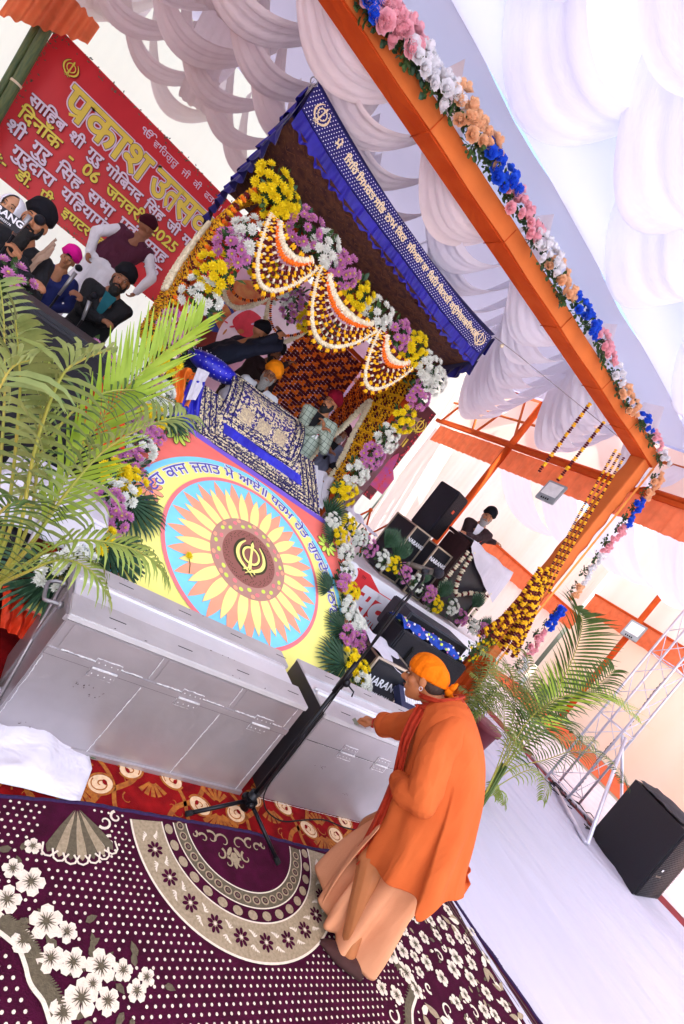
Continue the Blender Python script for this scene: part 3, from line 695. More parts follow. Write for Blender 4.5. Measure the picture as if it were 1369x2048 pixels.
# -------- orange valances, beams and posts of the side row
ORV=mat('orange_frill','#ee8458',.85,var=.12,scale=6,transl=.45,bump=.1); ORC=mat('orange_wrap','#bb4415',.8,var=.12,scale=4,bump=.25,bscale=25,hex2='#cc561f',spec=.15,crease=.5,cscale=4); ORL=mat('orange_wrap_light','#cc6a2c',.75,var=.08,scale=4,bump=.25,bscale=25)
def valance(a,b,zt,h,label,fr=26,amp=.03,m=None):
    a,b=Vector(a),Vector(b); d=b-a; ln=d.length; nn=Vector((-d.y,d.x,0)).normalized(); N=int(ln*fr/2.2)
    t=empty('valance',(a+b)/2+Vector((0,0,zt-h)),label,'valance')
    mb=MB().mat(m or ORV); mb.grid(lambda u,v:a+d*u+Vector((0,0,zt-h*v+(.012*math.sin(u*ln*fr*1.0) if v>.9 else 0)))+nn*amp*(math.sin(u*ln*fr+.8*fnoise((u*ln*3,0,0)))+.5*math.sin(u*ln*fr*2.3))*(.25+.75*v),N*4,5); mb.build('frill',t)
    mb=MB().mat(ORC); mb.box((a+b)/2+Vector((0,0,zt+.03)),(d.length if abs(d.x)>abs(d.y) else .07,.07 if abs(d.x)>abs(d.y) else d.length,.07)); mb.build('rail',t)
def obar(mb,p,q,r): mb.tube([p,q],r,6)
valance((6.75,9.8,0),(6.40,-1.5,0),4.30,.42,'pleated orange valance hung along the side row of orange posts')
valance((16.0,9.8,0),(16.0,-3,0),3.95,.62,'long pleated orange valance far away on the side wall',12,.04)
valance((9.5,9.7,0),(16,9.7,0),3.0,.5,'short orange valance low on the wall behind the lectern man',12,.04)
mb=MB().mat(ORC); mb.tube([(6.62,7.3,0),(6.62,7.3,6.6)],.07,8); tag(mb.build('tent_post'),'orange wrapped post with a floodlight, behind the lectern','post')
tp=empty('roof_truss',(6.7,7,4.4),'orange cloth wrapped lattice truss above the side valance','truss')
mb=MB().mat(ORC)
for z in (4.42,5.55): mb.tube([(6.76,9.8,z),(6.5,-1.5,z)],.055,6)
mb.build('chord',tp)
mb=MB().mat(ORL)
for y in (9.3,8.0,3.9,2.5):
    mb=MB().mat(ORL); mb.tube([(6.75,y-.6,4.42),(6.75,y,5.55),(6.75,y+.6,4.42)],.03,6); mb.build('brace',tp); mb=MB().mat(ORL); mb.tube([(6.75,y-.9,4.95),(6.75,y+.9,4.95)],.025,6); mb.build('brace',tp)
mb=MB().mat(ORV)
mb.grid(lambda u,v:Vector((6.85+.03*math.sin(u*40),lerp(9.8,-1.5,u),lerp(5.5,6.1+.12*math.sin(u*9),v))),120,3); mb.build('upper_drape',tp)
mb=MB().mat(PEACH); mb.grid(lambda u,v:Vector((6.95,lerp(9.85,-1.5,u),lerp(4.4,5.55,v))),10,3); mb.build('backing_cloth',tp)
for (y,x,lab) in ((1.5,15.9,'orange post on the far side wall crossing the lower valance'),):
    mb=MB().mat(ORC); mb.tube([(x-.1,at(1270,1260,X=x).y,0),(x-.1,at(1270,1260,X=x).y,5.4)],.09,8); tag(mb.build('tent_post'),lab,'post')
# floodlights
def flood(p,s,lab):
    t=empty('floodlight',p,lab,'floodlight'); p=Vector(p)
    f=frame(p,(.35,-1,.1),(.15,.05,1)); 
    mb=MB().mat(mat('lamp_grey','#9da7ab',.5,.3)); mb.box((0,0,0),(.30*s,.36*s,.06*s),bev=.01*s); mb.xf(f); mb.build('housing',t)
    mb=MB().mat(mat('lamp_glass','#eef4f6',.15)); mb.box((0,.03*s,.034*s),(.24*s,.22*s,.01*s)); mb.xf(f); mb.build('glass',t)
    mb=MB().mat(BK)
    for k in range(4): mb.box(((-.06+.035*k)*s,-.14*s,.034*s),(.02*s,.03*s,.006*s))
    mb.xf(f); mb.build('vents',t)
    mb=MB().mat(MATS['lamp_grey']); mb.tube([p+Vector((0,0,0)),p+Vector((0,.1,.02))],.02*s,6); mb.build('bracket',t)
flood(at(1103,985,X=6.35),1.05,'grey LED floodlight fixed to the orange post near the hanging marigold strings')
flood(at(1268,1262,X=15.6),1.6,'floodlight far off on the side wall post below the long valance')
# ================================================================ orange gate
GY=3.75; GX=5.27; GZ=4.25; GF=3.65; GB0=4.16
gt=empty('gate_frame',(2.5,GY,0),'orange cloth covered gate with a long beam and a post, edged with paper roses','gate')
mb=MB().mat(ORC); mb.box((GX/2-1.0,(GF+3.87)/2,(GB0+GZ)/2+.02),(GX+2.0,.21,GZ-GB0+.04),bev=.008); mb.build('beam',gt)
mb=MB().mat(ORL); mb.grid(lambda u,v:Vector((lerp(-2.,GX+.005,u),GF-.006-.006*abs(math.sin(u*9)),lerp(GB0+.004,GZ+.07,v)+.004*math.sin(u*50))),160,2)
for x in (-.3,.9,1.9,2.9,3.8,4.5):
    mb.mat(ORC); mb.tube([(x,GF-.012,GB0),(x+.02,GF-.012,GZ+.05)],.004,5); mb.tube([(x,GF,GB0-.003),(x-.03,3.87,GB0-.003)],.004,5)
mb.build('beam_facing',gt)
mb=MB().mat(ORL)
def postf(u,v):
    a=u*4; k=int(a)%4; t=a-int(a); hx,hy=.085,.09; P=[(-hx,-hy),(hx,-hy),(hx,hy),(-hx,hy)]; p=P[k]; q=P[(k+1)%4]
    x,y=lerp(p[0],q[0],t),lerp(p[1],q[1],t); z=lerp(0,GB0,v); f=.010*math.sin(z*19+x*20+2*fnoise((x*8,z*3,0)))*(1 if z>2.7 or z<1.2 else .25)
    return Vector((GX-.10+x*(1+f*6),GY+.02+y*(1+f*6),z))
mb.grid(postf,40,170,closeu=True); mb.build('post',gt)
mb=MB().mat(mat('orange_strip','#ee9340',.75,var=.06,bump=.2,bscale=30)); mb.grid(lambda u,v:Vector((GX-.03+.04*u,GF-.012,lerp(0.2,GB0,v))),2,60); mb.build('post_trim',gt)
mb=MB().mat(ORC)
def skirt(u,v):
    a=u*2*PI; r=lerp(.14,.27,v**1.3)*(1+.10*math.sin(a*11+v*3)); return Vector((GX-.12+r*math.cos(a),GY+r*math.sin(a)*.8,lerp(1.25,.03,v)))
mb.grid(skirt,120,16,closeu=True); mb.build('post_skirt',gt)
# ================================================================ flowers
LEAFG=mat('leaf_green','#2c4a24',.6,var=.4,scale=30,hex2='#4d6f36',transl=.15); LEAFD=mat('leaf_dark','#1f3a28',.6,var=.3,scale=30,hex2='#35583c'); STEMG=mat('stem_green','#51642c',.7)
CHC={'yellow':mat('petal_yellow','#f2dc1c',.6,var=.10,scale=60,transl=.2),'pink':mat('petal_pink','#c873b8',.6,var=.18,scale=60,hex2='#dd9acb',transl=.2),'white':mat('petal_white','#eceee6',.6,var=.04,scale=60,transl=.2)}
RSC={'blue':mat('rose_blue','#1a4fdc',.6,var=.25,scale=30,hex2='#3a7af0',transl=.25),'pink':mat('rose_pink','#f8c2cb',.8,var=.06,scale=30,transl=.45,spec=.1),'white':mat('rose_white','#f6f6f8',.8,var=.02,scale=30,transl=.45,spec=.1),'peach':mat('rose_peach','#fad0a6',.8,var=.06,scale=30,transl=.45,spec=.1)}
HEART=mat('flower_heart','#b9b04a',.8)
def mum_mesh(col,seed):
    random.seed(seed); mb=MB().mat(CHC[col]); n=0
    for ring,(cnt,el,ln,wd) in enumerate(((13,.12,1.0,.17),(12,.45,.88,.17),(10,.8,.70,.17),(8,1.1,.52,.17),(5,1.4,.34,.16))):
        for k in range(cnt):
            a=2*PI*(k+.5*(ring%2))/cnt+random.uniform(-.12,.12); e=el+random.uniform(-.12,.12); l=ln*random.uniform(.88,1.08)
            d=Vector((math.cos(a)*math.cos(e),math.sin(a)*math.cos(e),math.sin(e))); s_=Vector((-math.sin(a),math.cos(a),0))*wd; u=d.cross(s_).normalized()*-.05
            b=Vector((0,0,.02)); mb.add([b+d*.12*l,b+d*.62*l+s_-u,b+d*l+Vector((0,0,.10)),b+d*.62*l-s_-u,b+d*.6*l+u*1.2],[(0,1,4),(1,2,4),(2,3,4),(3,0,4)],smooth=False)
    mb.mat(HEART if col=='pink' else CHC[col]); mb.sph((0,0,.28),.26,7,4); mb.mat(LEAFG); mb.sph((0,0,.0),.22,6,3)
    return mb
def rose_mesh(col,seed):
    random.seed(seed); mb=MB().mat(RSC[col])
    for ring in range(5):
        cnt=6-ring//2; r0=1.0-.19*ring
        for k in range(cnt):
            a=2*PI*k/cnt+ring*.7; ph=random.uniform(0,6); w_=1.25*PI/cnt
            def fn(u,v):
                b=a+(u-.5)*2*w_; r=r0*(.35+.65*math.sin(v*PI*.5))*(1+.10*math.sin(u*9+ph)); z=-.35+v*(.75+.13*ring)+.07*math.sin(u*14+ph)*v-(.18*(v**3) if ring<3 else 0)
                return Vector((r*math.cos(b)*(1 if v<.85 else 1.08),r*math.sin(b)*(1 if v<.85 else 1.08),z))
            mb.grid(fn,4,3)
    mb.sph((0,0,.25),.33,8,5); return mb
def leaf_mesh(seed,big=False):
    random.seed(seed); mb=MB()
    for k in range(26 if not big else 16):
        mb.mat(LEAFG if k%3 else LEAFD)
        a=random.uniform(0,2*PI); e=random.uniform(-.35,.9); r0=random.uniform(.1,.75); L_=random.uniform(.35,.62)*(1.0 if not big else .9)
        d=Vector((math.cos(a)*math.cos(e),math.sin(a)*math.cos(e),math.sin(e))); s_=d.orthogonal().normalized(); s_=(Matrix.Rotation(random.uniform(0,6),3,d)@s_)*L_*(.24 if not big else .34); n_=d.cross(s_).normalized()*.08*L_
        o=d*r0+Vector((0,0,-.15))
        mb.add([o,o+d*.35*L_+s_,o+d*.75*L_+s_*.75,o+d*L_+n_*-1,o+d*.75*L_-s_*.75,o+d*.35*L_-s_,o+d*.5*L_+n_*2],[(0,1,6),(1,2,6),(2,3,6),(3,4,6),(4,5,6),(5,0,6)],smooth=False)
        mb.mat(STEMG); mb.tube([Vector((0,0,-.2)),o+d*.1],.015,3,cap=False)
    return mb
def proto(mb,name):
    me=bpy.data.meshes.new(name); me.from_pydata([tuple(v) for v in mb.v],[],mb.f)
    for m in mb.mats: me.materials.append(m)
    me.polygons.foreach_set('material_index',mb.m); me.polygons.foreach_set('use_smooth',mb.sm); me.update(); return me
MUM={c:[proto(mum_mesh(c,i+hash(c)%7*0),'blossom') for i in range(3)] for c in CHC}
ROS={c:[proto(rose_mesh(c,i+5),'blossom') for i in range(2)] for c in RSC}
LFM=[proto(leaf_mesh(i),'leaves') for i in range(3)]; LFB=[proto(leaf_mesh(i+9,True),'leaves') for i in range(3)]
def child(name,me,parent,loc,rot,s_):
    o=bpy.data.objects.new(name,me); C.objects.link(o); o.parent=parent; o.location=loc; o.rotation_euler=rot; o.scale=(s_,)*3 if not isinstance(s_,tuple) else s_; return o
def bunch(p,nrm,R,col,label,n=11,r=.038,kind='mum',lf=1.15,group='chrysanthemum bunches',squash=1,along=None):
    """a bunch of blossoms over leaves; nrm points out of the bunch"""
    p=Vector(p); nrm=Vector(nrm).normalized(); Q=nrm.to_track_quat('Z','Y').to_matrix()
    if along is not None:
        al=Vector(along); al=(al-nrm*al.dot(nrm)).normalized(); Q=Matrix((al,nrm.cross(al),nrm)).transposed()
    t=empty('flower_bunch',p,label,'flower bunch',group)
    meshes=MUM[col] if kind=='mum' else ROS[col]; P=[]
    for i in range(n):
        for _ in range(30):
            a=random.uniform(0,2*PI); q=R*math.sqrt(random.random()); x,y=q*math.cos(a)*squash,q*math.sin(a)
            if all((x-b[0])**2+(y-b[1])**2>(r*1.3)**2 for b in P): break
        P.append((x,y)); z=.5*math.sqrt(max(0,R*R-(x/squash)**2-y*y))+random.uniform(-.01,.012)
        d=Q@Vector((x/squash*.9,y*.9,R*.9)); e=d.to_track_quat('Z','Y').to_euler()
        e.rotate_axis('Z',random.uniform(0,6)); child('blossom',random.choice(meshes),t,Q@Vector((x,y,z+.25*r)),e,r*random.uniform(.9,1.2))
    e=Q.to_euler()
    for k in range(2 if squash<1.4 else 3):
        off=Q@Vector((random.uniform(-.4,.4)*R*squash,random.uniform(-.4,.4)*R,-.012)); o=child('leaves',random.choice(LFM if kind=='mum' else LFB),t,off,(e.x,e.y,e.z+0),R*lf*.92); o.rotation_euler.rotate_axis('Z',random.uniform(0,6))
    return t
def fan_leaf(p,d,up,Rr,label,n=22,spread=2.6,group='fan palm leaves among the flowers'):
    """pleated fan palm leaf, pointing along d, face towards up"""
    p=Vector(p); d=Vector(d).normalized(); up=Vector(up); s_=d.cross(up).normalized(); up=s_.cross(d)
    t=empty('palm_leaf',p,label,'palm leaf',group); mb=MB().mat(LEAFD if group else LEAFG)
    for k in range(n):
        a=(k-(n-1)/2)/(n-1)*spread; l=Rr*(1-.25*abs(a)/spread*1.4)*random.uniform(.92,1.05); w_=Rr*.045
        dr=d*math.cos(a)+s_*math.sin(a); sd=-d*math.sin(a)+s_*math.cos(a); dz=up*(.012 if k%2 else -.012)*Rr*4
        mb.add([p,p+dr*l*.5+sd*w_+dz,p+dr*l*.85+sd*w_*.5-up*.03*Rr,p+dr*l-up*.10*Rr,p+dr*l*.85-sd*w_*.5-up*.03*Rr,p+dr*l*.5-sd*w_+dz,p+dr*l*.5-dz*.6],[(0,1,6),(1,2,6),(2,3,4,6),(4,5,6),(5,0,6)],smooth=False)
    mb.build('blade',t); mb=MB().mat(STEMG); mb.tube([p-d*Rr*.5,p],.004,5); mb.build('stalk',t); return t
random.seed(44)
seq=['yellow','pink','white']
ORD=['first','second','third','fourth','fifth','sixth','seventh','eighth','ninth','tenth','eleventh','twelfth','thirteenth','fourteenth','fifteenth','sixteenth']
# ---- canopy: front posts and top row (plane Y=4.5)
PY=4.5
def P45(x,y,Y=PY): return at(x,y,Y=Y)
left_col=[(500,478,'white',13,1),(470,502,'pink',13,0),(432,548,'yellow',13,0),(402,596,'white',12,0),(350,665,'pink',13,0),(325,712,'yellow',12,0)]
for i,(x,y,c,n,_) in enumerate(left_col):
    bunch(P45(x,y),(-.25,-1,.1),.155,c,f'{c} chrysanthemum bunch, {ORD[i]} from the top on the left canopy post',n+4,.048)
top_row=[(543,376,'yellow'),(560,415,'yellow'),(608,462,'pink'),(645,505,'white'),(683,545,'pink'),(714,597,'yellow'),(752,633,'white'),(790,672,'pink'),(826,700,'yellow'),(852,738,'white')]
for i,(x,y,c) in enumerate(top_row):
    bunch(P45(x,y),(0,-1,.1),.16,c,f'{c} chrysanthemum bunch, {ORD[i]} from the left along the canopy top',17,.048)
right_col=[(868,762,'white'),(835,792,'pink'),(806,838,'yellow'),(774,876,'white'),(742,912,'pink'),(712,945,'white'),(688,985,'yellow')]
for i,(x,y,c) in enumerate(right_col):
    bunch(P45(x,y),(.1,-1,.1),.14,c,f'{c} chrysanthemum bunch, {ORD[i]} from the top on the right canopy post',16,.046)
# back beam row inside the canopy
for i,(x,y,c) in enumerate([(528,548,'yellow'),(562,578,'white'),(590,612,'pink'),(620,640,'yellow'),(648,668,'white')]):
    bunch(at(x,y,Y=6.0),(0,-1,-.1),.17,c,f'shaded {c} chrysanthemum bunch, {ORD[i]} from the left on the back beam of the canopy',17,.05)
# ---- borders of the sloping cloth
def bslope(u,v,z=.03): return SM@Vector((u,v,z))
lf=[(305,770,'pink'),(322,782,'white'),(318,805,'white'),(305,838,'yellow'),(283,862,'pink'),(300,880,'pink'),(280,900,'white'),(265,925,'pink'),(228,950,'yellow'),(258,965,'yellow'),(240,990,'white'),(215,1010,'pink'),(225,1040,'pink'),(190,1078,'yellow'),(150,1125,'white'),(118,1150,'white'),(200,735,'pink'),(165,715,'pink'),(270,745,'white'),(30,700,'pink'),(12,570,'pink')]
def onslope(x,y,lift=.05):
    d=CR@Vector((x-684.5,-(y-1024),-FPX)); n_=SM.to_3x3()@Vector((0,0,1)); q=SM.translation+n_*lift; t=((q-EYE).dot(n_))/d.dot(n_); return EYE+d*t
NS=SM.to_3x3()@Vector((0,0,1))
for i,(x,y,c) in enumerate(lf[:16]):
    bunch(onslope(x,y,.06),NS+Vector((-.2,-.4,0)),.10,c,f'{c} chrysanthemum bunch, {ORD[i]} from the top along the left edge of the sunflower cloth',12,.040)
for i,(x,y,c) in enumerate(lf[16:]):
    bunch(at(x,y,Y=4.4 if i<3 else 4.2),(0,-1,.5),.16,c,f'{c} chrysanthemum bunch half hidden behind the left palm, '+['above the dark speaker','left of the speaker edge','nearest the canopy','lowest at the frame edge','topmost at the frame edge'][i],11,.045)
rt_=[(665,1045,'white'),(680,1075,'yellow'),(690,1105,'white'),(690,1140,'white'),(685,1168,'pink'),(700,1185,'yellow'),(695,1215,'white'),(705,1240,'white'),(690,1272,'pink'),(718,1285,'pink'),(700,1320,'yellow'),(718,1345,'yellow'),(722,1370,'white'),(715,1255,'white')]
for i,(x,y,c) in enumerate(rt_):
    bunch(onslope(x,y,.06),NS+Vector((.1,-.4,0)),.095,c,f'{c} chrysanthemum bunch, {ORD[i]} from the top along the right edge of the sunflower cloth',12,.038)
# ---- along the stage front, above the red and white banner
SF=4.55
row=[(690,1055,'yellow'),(715,1080,'white'),(733,1098,'pink'),(760,1122,'white'),(782,1132,'yellow'),(805,1150,'pink'),(828,1172,'white'),(855,1190,'pink'),(868,1212,'yellow'),(900,1215,'white'),(918,1238,'pink'),(942,1258,'white'),(960,1262,'pink')]
for i,(x,y,c) in enumerate(row):
    bunch(at(x,y,Y=SF)+Vector((0,0,.03)),(0,-1,.5),.105,c,f'{c} chrysanthemum bunch, {ORD[i]} from the left along the stage front',11,.040)
# fan leaves
random.seed(8)
FLV=[((330,830),(.7,-.6,.2),.30),((340,760),(.5,.3,.5),.28),((255,1000),(1,-.5,.0),.34),((215,1090),(1,-.5,-.1),.36),((110,1150),(-1,-.7,-.3),.34),((690,1330),(-1,-.1,.1),.36),((690,1260),(-1,.1,.0),.26),((660,1180),(-.6,.3,.2),.22),((668,1075),(-.8,.1,.2),.22),((655,1030),(.2,.2,1),.24)]
for i,(p,d,r) in enumerate(FLV):
    fan_leaf(onslope(*p,.04),SM.to_3x3()@Vector(d) if i!=4 else Vector(d),NS,r,'dark green fan palm leaf, '+['beside the blue satin','near the left canopy foot','over the middle left of the sunflower cloth','over the lower left of the sunflower cloth','drooping past the left end of the metal box','widest one above the right metal box','right of the sunflower, second from the bottom','right of the sunflower, third from the bottom','beside the upper right painted flower','upright at the corner of the sunflower cloth'][i])
for i,(x,y,r) in enumerate(((790,1105,.33),(770,1080,.3),(880,1180,.30),(945,1200,.28),(965,1245,.25),(840,1150,.22))):
    fan_leaf(at(x,y+15,Y=SF+.05),(.15*(i%2)-.05,.0,1),(0,-1,.2),r,'dark green fan palm leaf standing behind the stage front flowers, '+ORD[i]+' of six',20,1.6)
# ---- paper roses on the orange gate
bs=['blue','pink','white','peach']
GB=GF-.07
seqb=[(708,6,'blue'),(735,28,'pink'),(765,60,'pink'),(800,88,'pink'),(822,122,'white'),(845,165,'white'),(880,200,'white'),(915,232,'peach'),(935,275,'peach'),(960,300,'peach'),(975,335,'blue'),(1000,372,'blue'),(1020,415,'pink'),(1045,450,'pink'),(1068,495,'white'),(1090,525,'white'),(1105,560,'peach'),(1120,595,'peach'),(1152,628,'blue'),(1172,660,'blue'),(1195,692,'pink'),(1205,720,'pink'),(1225,758,'white'),(1240,795,'peach'),(1255,820,'peach'),(1282,855,'blue'),(1302,888,'pink'),(1318,925,'white')]
random.seed(15)
for i,(x,y,c) in enumerate(seqb):
    big=max(.5,1.0-i*.012)
    p=at(x,y,Y=GB); bunch(p+Vector((0,0,.05)),(0,-1,.55),.135*big,c,f'bunch of {c} paper roses on the orange beam, number {i+1} from the upper left',9,.047*big,'rose',1.0,'paper rose bunches',1.5,(1,0,-.1))
seqp=[(1310,960,'peach'),(1292,985,'peach'),(1272,1010,'blue'),(1252,1040,'blue'),(1236,1062,'pink'),(1212,1088,'pink'),(1192,1120,'white'),(1168,1150,'white'),(1150,1178,'peach'),(1115,1222,'blue'),(1098,1245,'blue'),(1075,1270,'pink'),(1060,1295,'pink'),(1040,1330,'white')]
for i,(x,y,c) in enumerate(seqp):
    p=at(x,y,Y=GB); bunch(p,(.3,-1,.1),.085,c,f'bunch of {c} paper roses on the orange post, number {i+1} counting from the top',7,.038,'rose',1.0,'paper rose bunches',1.3,(0,0,1))
# ================================================================ marigold garlands
MGY=mat('marigold_yellow','#f0b810',.75,var=.15,scale=80); MGO=mat('marigold_orange','#ee7212',.75,var=.15,scale=80); MGR=mat('marigold_maroon','#5c0d12',.85,var=.3,scale=80); MGW=mat('tuberose_white','#e0d8bc',.75,var=.06,scale=80); THR=mat('thread','#e9dcc0',.9)
CM={'y':MGY,'o':MGO,'r':MGR,'w':MGW}
def bead(mb,c,r,d,n=9):
    Q=d.to_track_quat('Z','Y').to_matrix(); c=Vector(c); vs=[]; ph=random.uniform(0,6)
    for i,(z,rr) in enumerate(((-.42,.55),(-.15,1.0),(.2,.95),(.45,.5))):
        for k in range(n):
            a=2*PI*k/n+ph+i*.4; q=rr*r*(1+random.uniform(-.30,.30)); vs.append(c+Q@Vector((q*math.cos(a),q*math.sin(a),z*r*1.2)))
    fs=[(i*n+k,i*n+(k+1)%n,(i+1)*n+(k+1)%n,(i+1)*n+k) for i in range(3) for k in range(n)]+[tuple(range(n-1,-1,-1)),tuple(range(3*n,4*n))]
    mb.add(vs,fs,smooth=False)
def path_pts(P,step):
    P=[Vector(p) for p in P]; out=[]; acc=0
    for a,b in zip(P,P[1:]):
        l=(b-a).length
        if l<1e-6: continue
        while acc<l: out.append((a+(b-a)*(acc/l),(b-a).normalized())); acc+=step
        acc-=l
    return out
def garland(P,pat,r,label,group=None,step=None,name='marigold_garland',cat='garland',parent=None,ph=0):
    mb=MB(); mb.mat(THR); pp=[Vector(p) for p in P]; mb.tube(pp,.0025,3,cap=False)
    for i,(p,d) in enumerate(path_pts(P,step or r*1.15)):
        mb.mat(CM[pat[(i+ph)%len(pat)]]); bead(mb,p,r*(1 if pat[(i+ph)%len(pat)]!='r' else .92),d)
    o=mb.build(name,parent)
    if parent is None: tag(o,label,cat,group)
    return o
def arc3(a,b,drop,n=18,fw=0):
    a,b=Vector(a),Vector(b); return [a+(b-a)*(i/n)+Vector((0,-fw*4*(i/n)*(1-i/n),-drop*(4*(i/n)*(1-i/n))**.85)) for i in range(n+1)]
random.seed(31)
# front swags: three bays, each with nested rows
zT=3.20; xsb=[.47,1.03,1.80,2.34]
wn=['left','middle','right']
for b in range(3):
    x0,x1=xsb[b],xsb[b+1]; q=.06
    for k,(dr,pat,r,lab) in enumerate(((.50,'yyrr',.020,'outermost yellow and maroon'),(.45,'w',.022,'thick white'),(.41,'yyrr',.019,'second yellow and maroon'),(.365,'wrr',.019,'white and maroon'),(.32,'yyrr',.019,'third yellow and maroon'),(.275,'rry',.019,'inner maroon'),(.225,'wrr',.020,'inner white and maroon'),(.165,'o',.024,'orange'),(.11,'w',.030,'short inner white'),(.05,'yyrr',.022,'uppermost short marigold'))):
        s_=.012*k; garland(arc3((x0+s_,PY-.10-.004*k,zT-.02+.0*k),(x1-s_,PY-.10-.004*k,zT-.04),dr,26),pat,r,f'{lab} flower garland swagged across the {wn[b]} bay of the canopy front','canopy front garlands',step=r*(.62 if pat=='w' else 1.0),name='flower_garland',ph=b)
# left side of the canopy: rows fanning down from the top corner, seen from outside
LX=.40
for k in range(34):
    y0=4.56+.012*k; y1=4.60+.068*k; z0=3.36-.0*k
    P=[(LX-.02,y0,z0),(LX-.10,lerp(y0,y1,.45),z0-.08),(LX-.14,lerp(y0,y1,.9),3.02),(LX-.12,y1,2.5),(LX-.06,y1+.03,1.75)]
    garland(cat_rom(P,5),['rryy','oo','rryy'][0 if k%4 else 0] if k%5 else 'oyr',.030,'marigold string fanning down the left side of the canopy','marigold strings on the left canopy side',step=.040,ph=k//2)
for k in range(2):
    P=[(LX-.20,5.3+.35*k,2.98-.10*k),(LX-.22,4.95+.35*k,2.72-.1*k),(LX-.22,4.75+.3*k,2.45-.08*k),(LX-.2,4.62+.3*k,2.2)]
    garland(cat_rom(P,5),'w',.021,('upper ' if k==0 else 'lower ')+'thick white flower roll curving down the left canopy side',None,step=.018,name='flower_garland')
# right side curtain (plane X=2.64, seen from inside) with a pointed opening edged in white
RXp=2.64
op=[(5.62,1.25),(5.60,1.95),(5.42,2.35),(5.25,2.78),(5.08,2.35),(4.92,1.95),(4.90,1.25)]
def opz(y):
    """height of the opening's upper edge at depth y, or None"""
    if 4.90<=y<=5.62:
        t=1-abs(y-5.26)/.36; return 1.95+.83*t**.9
    return None
k=0; y=4.62
while y<5.98:
    zt=3.22; ob=opz(y); zb=ob if ob else 1.45
    garland([(RXp+.01*math.sin(k),y,zt),(RXp+.012*math.sin(k*2.1),y+.004,(zt+zb)/2),(RXp,y,zb)],'yrryy' if y<5.3 else 'oorr',.030,'marigold string hanging in the right side curtain of the canopy','marigold strings in the right canopy curtain',step=.034,ph=k%2*2)
    y+=.040; k+=1
garland(cat_rom([(RXp-.03,y_,z_) for y_,z_ in op],6),'w',.036,'cream flower roll outlining the pointed opening in the marigold curtain',None,step=.022,name='flower_garland')
# back curtain right half (plane Y=6.05)
x=1.72; k=0
while x<2.62:
    garland([(x,6.05,3.18),(x+.01*math.sin(k),6.04,2.3),(x,6.05,1.50)],'orrr' if k%2 else 'oorr',.034,'marigold string hanging in the back curtain of the canopy','marigold strings in the back canopy curtain',step=.036,ph=k%3)
    x+=.046; k+=1
for i,(a,b) in enumerate(((.55,1.15),(1.15,1.72))):
    garland(arc3((a,5.94,3.05),(b,5.94,3.05),.30),'rroo',.018,'small maroon and orange garland looped under the canopy back beam, '+('left' if i==0 else 'right')+' loop',None,step=.022)
    garland(arc3((a,5.96,3.05),(b,5.96,3.05),.42),'w',.028,'faded cream garland looped under the canopy back beam, '+('left' if i==0 else 'right')+' loop',None,step=.016,name='flower_garland')
# gate strings: from the beam corner down to the post foot
corner=[at(1228,870,Y=GY+.12),at(1240,890,Y=GY+.1),at(1252,905,Y=GY+.06)]
for i in range(3):
    a=at(1232+i*8,900+i*8,Y=GF-.04-.02*i); b=at(1098+i*6,1144+i*5,Y=GF-.04-.02*i); c=at(1085+i*6,1175+i*6,Y=GF-.05)
    garland([a,(a+b)/2+Vector((-.02,0,0)),b,c],'yyrr',.016,ORD[i]+' from the left of three long marigold strings beside the gate post',None,step=.021,ph=i)
random.seed(5)
for k in range(15):
    t=k/14; tp_=at(1088+10*math.sin(k*2),1152+16*math.cos(k*1.7),Y=GF-.02); 
    bo=at(lerp(958,1030,t)+random.uniform(-6,6),lerp(1262,1312,t)+random.uniform(-8,8),Y=GF-.10+.07*math.sin(k)); mid=tp_.lerp(bo,.45)+Vector((random.uniform(-.03,.03),-.05,.02))
    garland([tp_,mid,bo],'ryyr',.024,'short marigold string in the thick tuft at the lower gate post','marigold tuft on the gate post',step=.027,ph=k%4)
for i,(p,q) in enumerate((((1180,808),(1077,945)),((1208,845),(1115,962)))):
    garland([at(*p,Y=GY+.12),at(*q,Y=GY+.12)],'yyrrr',.021,('left' if i==0 else 'right')+' one of the two free marigold strings dangling from the orange beam',None,step=.026,ph=i)
# ================================================================ the blue canopy over the scripture seat
NB=mat('navy_velvet','#0e0c58',.8,var=.15,scale=5,sheen=.2,hex2='#141070',bump=.1); BLs=mat('royal_blue_satin','#191478',.5,var=.2,scale=4,hex2='#281f9a',wave=.5,wscale=5); DOT=mat('silver_dot','#e9e6f2',.4,.2); GLD=mat('gold_zari','#dcc9a4',.5,.25,var=.12,scale=60,bump=.4,bscale=120); LIN=mat('brown_brocade','#3a2028',.85,var=.3,scale=16,hex2='#6e4630',bump=.3)
cp=empty('canopy',(1.55,4.9,3.4),'royal blue velvet canopy with ruffled edges, gold emblems and brown brocade lining','canopy')
CF=4.36
def ctop(u):
    x=lerp(.20,2.84,u); z=lerp(4.10,3.965,u)-.065*4*u*(1-u)-.012*math.sin(u*9); return x,z
def bandp(u,v,y=0):
    x,z=ctop(u); h=.205-.01*math.sin(u*PI); return Vector((x+.02*v,CF+y+.10*math.sin(u*PI)*.3+.02*v,z-h*v))
mb=MB().mat(NB); mb.grid(lambda u,v:bandp(u,v),60,8); mb.build('front_band',cp)
mb=MB().mat(DOT)
def band_frame(u,v,s_=1,off=-.004):
    p=bandp(u,v,off); x=(bandp(min(1,u+.01),v,off)-bandp(max(0,u-.01),v,off)); return frame(p,x,(0,0,1)) if False else frame(p,x,Vector((0,0,1))-x.normalized()*x.normalized().z)
for j in range(9):
    for i in range(98):
        u=(i+.5*(j%2)+.5)/99; v=(j+.7)/9.4
        if u>=1: continue
        disc(mb,band_frame(u,v),(0,0),.0042,6,0)
mb.build('silver_dots',cp,)
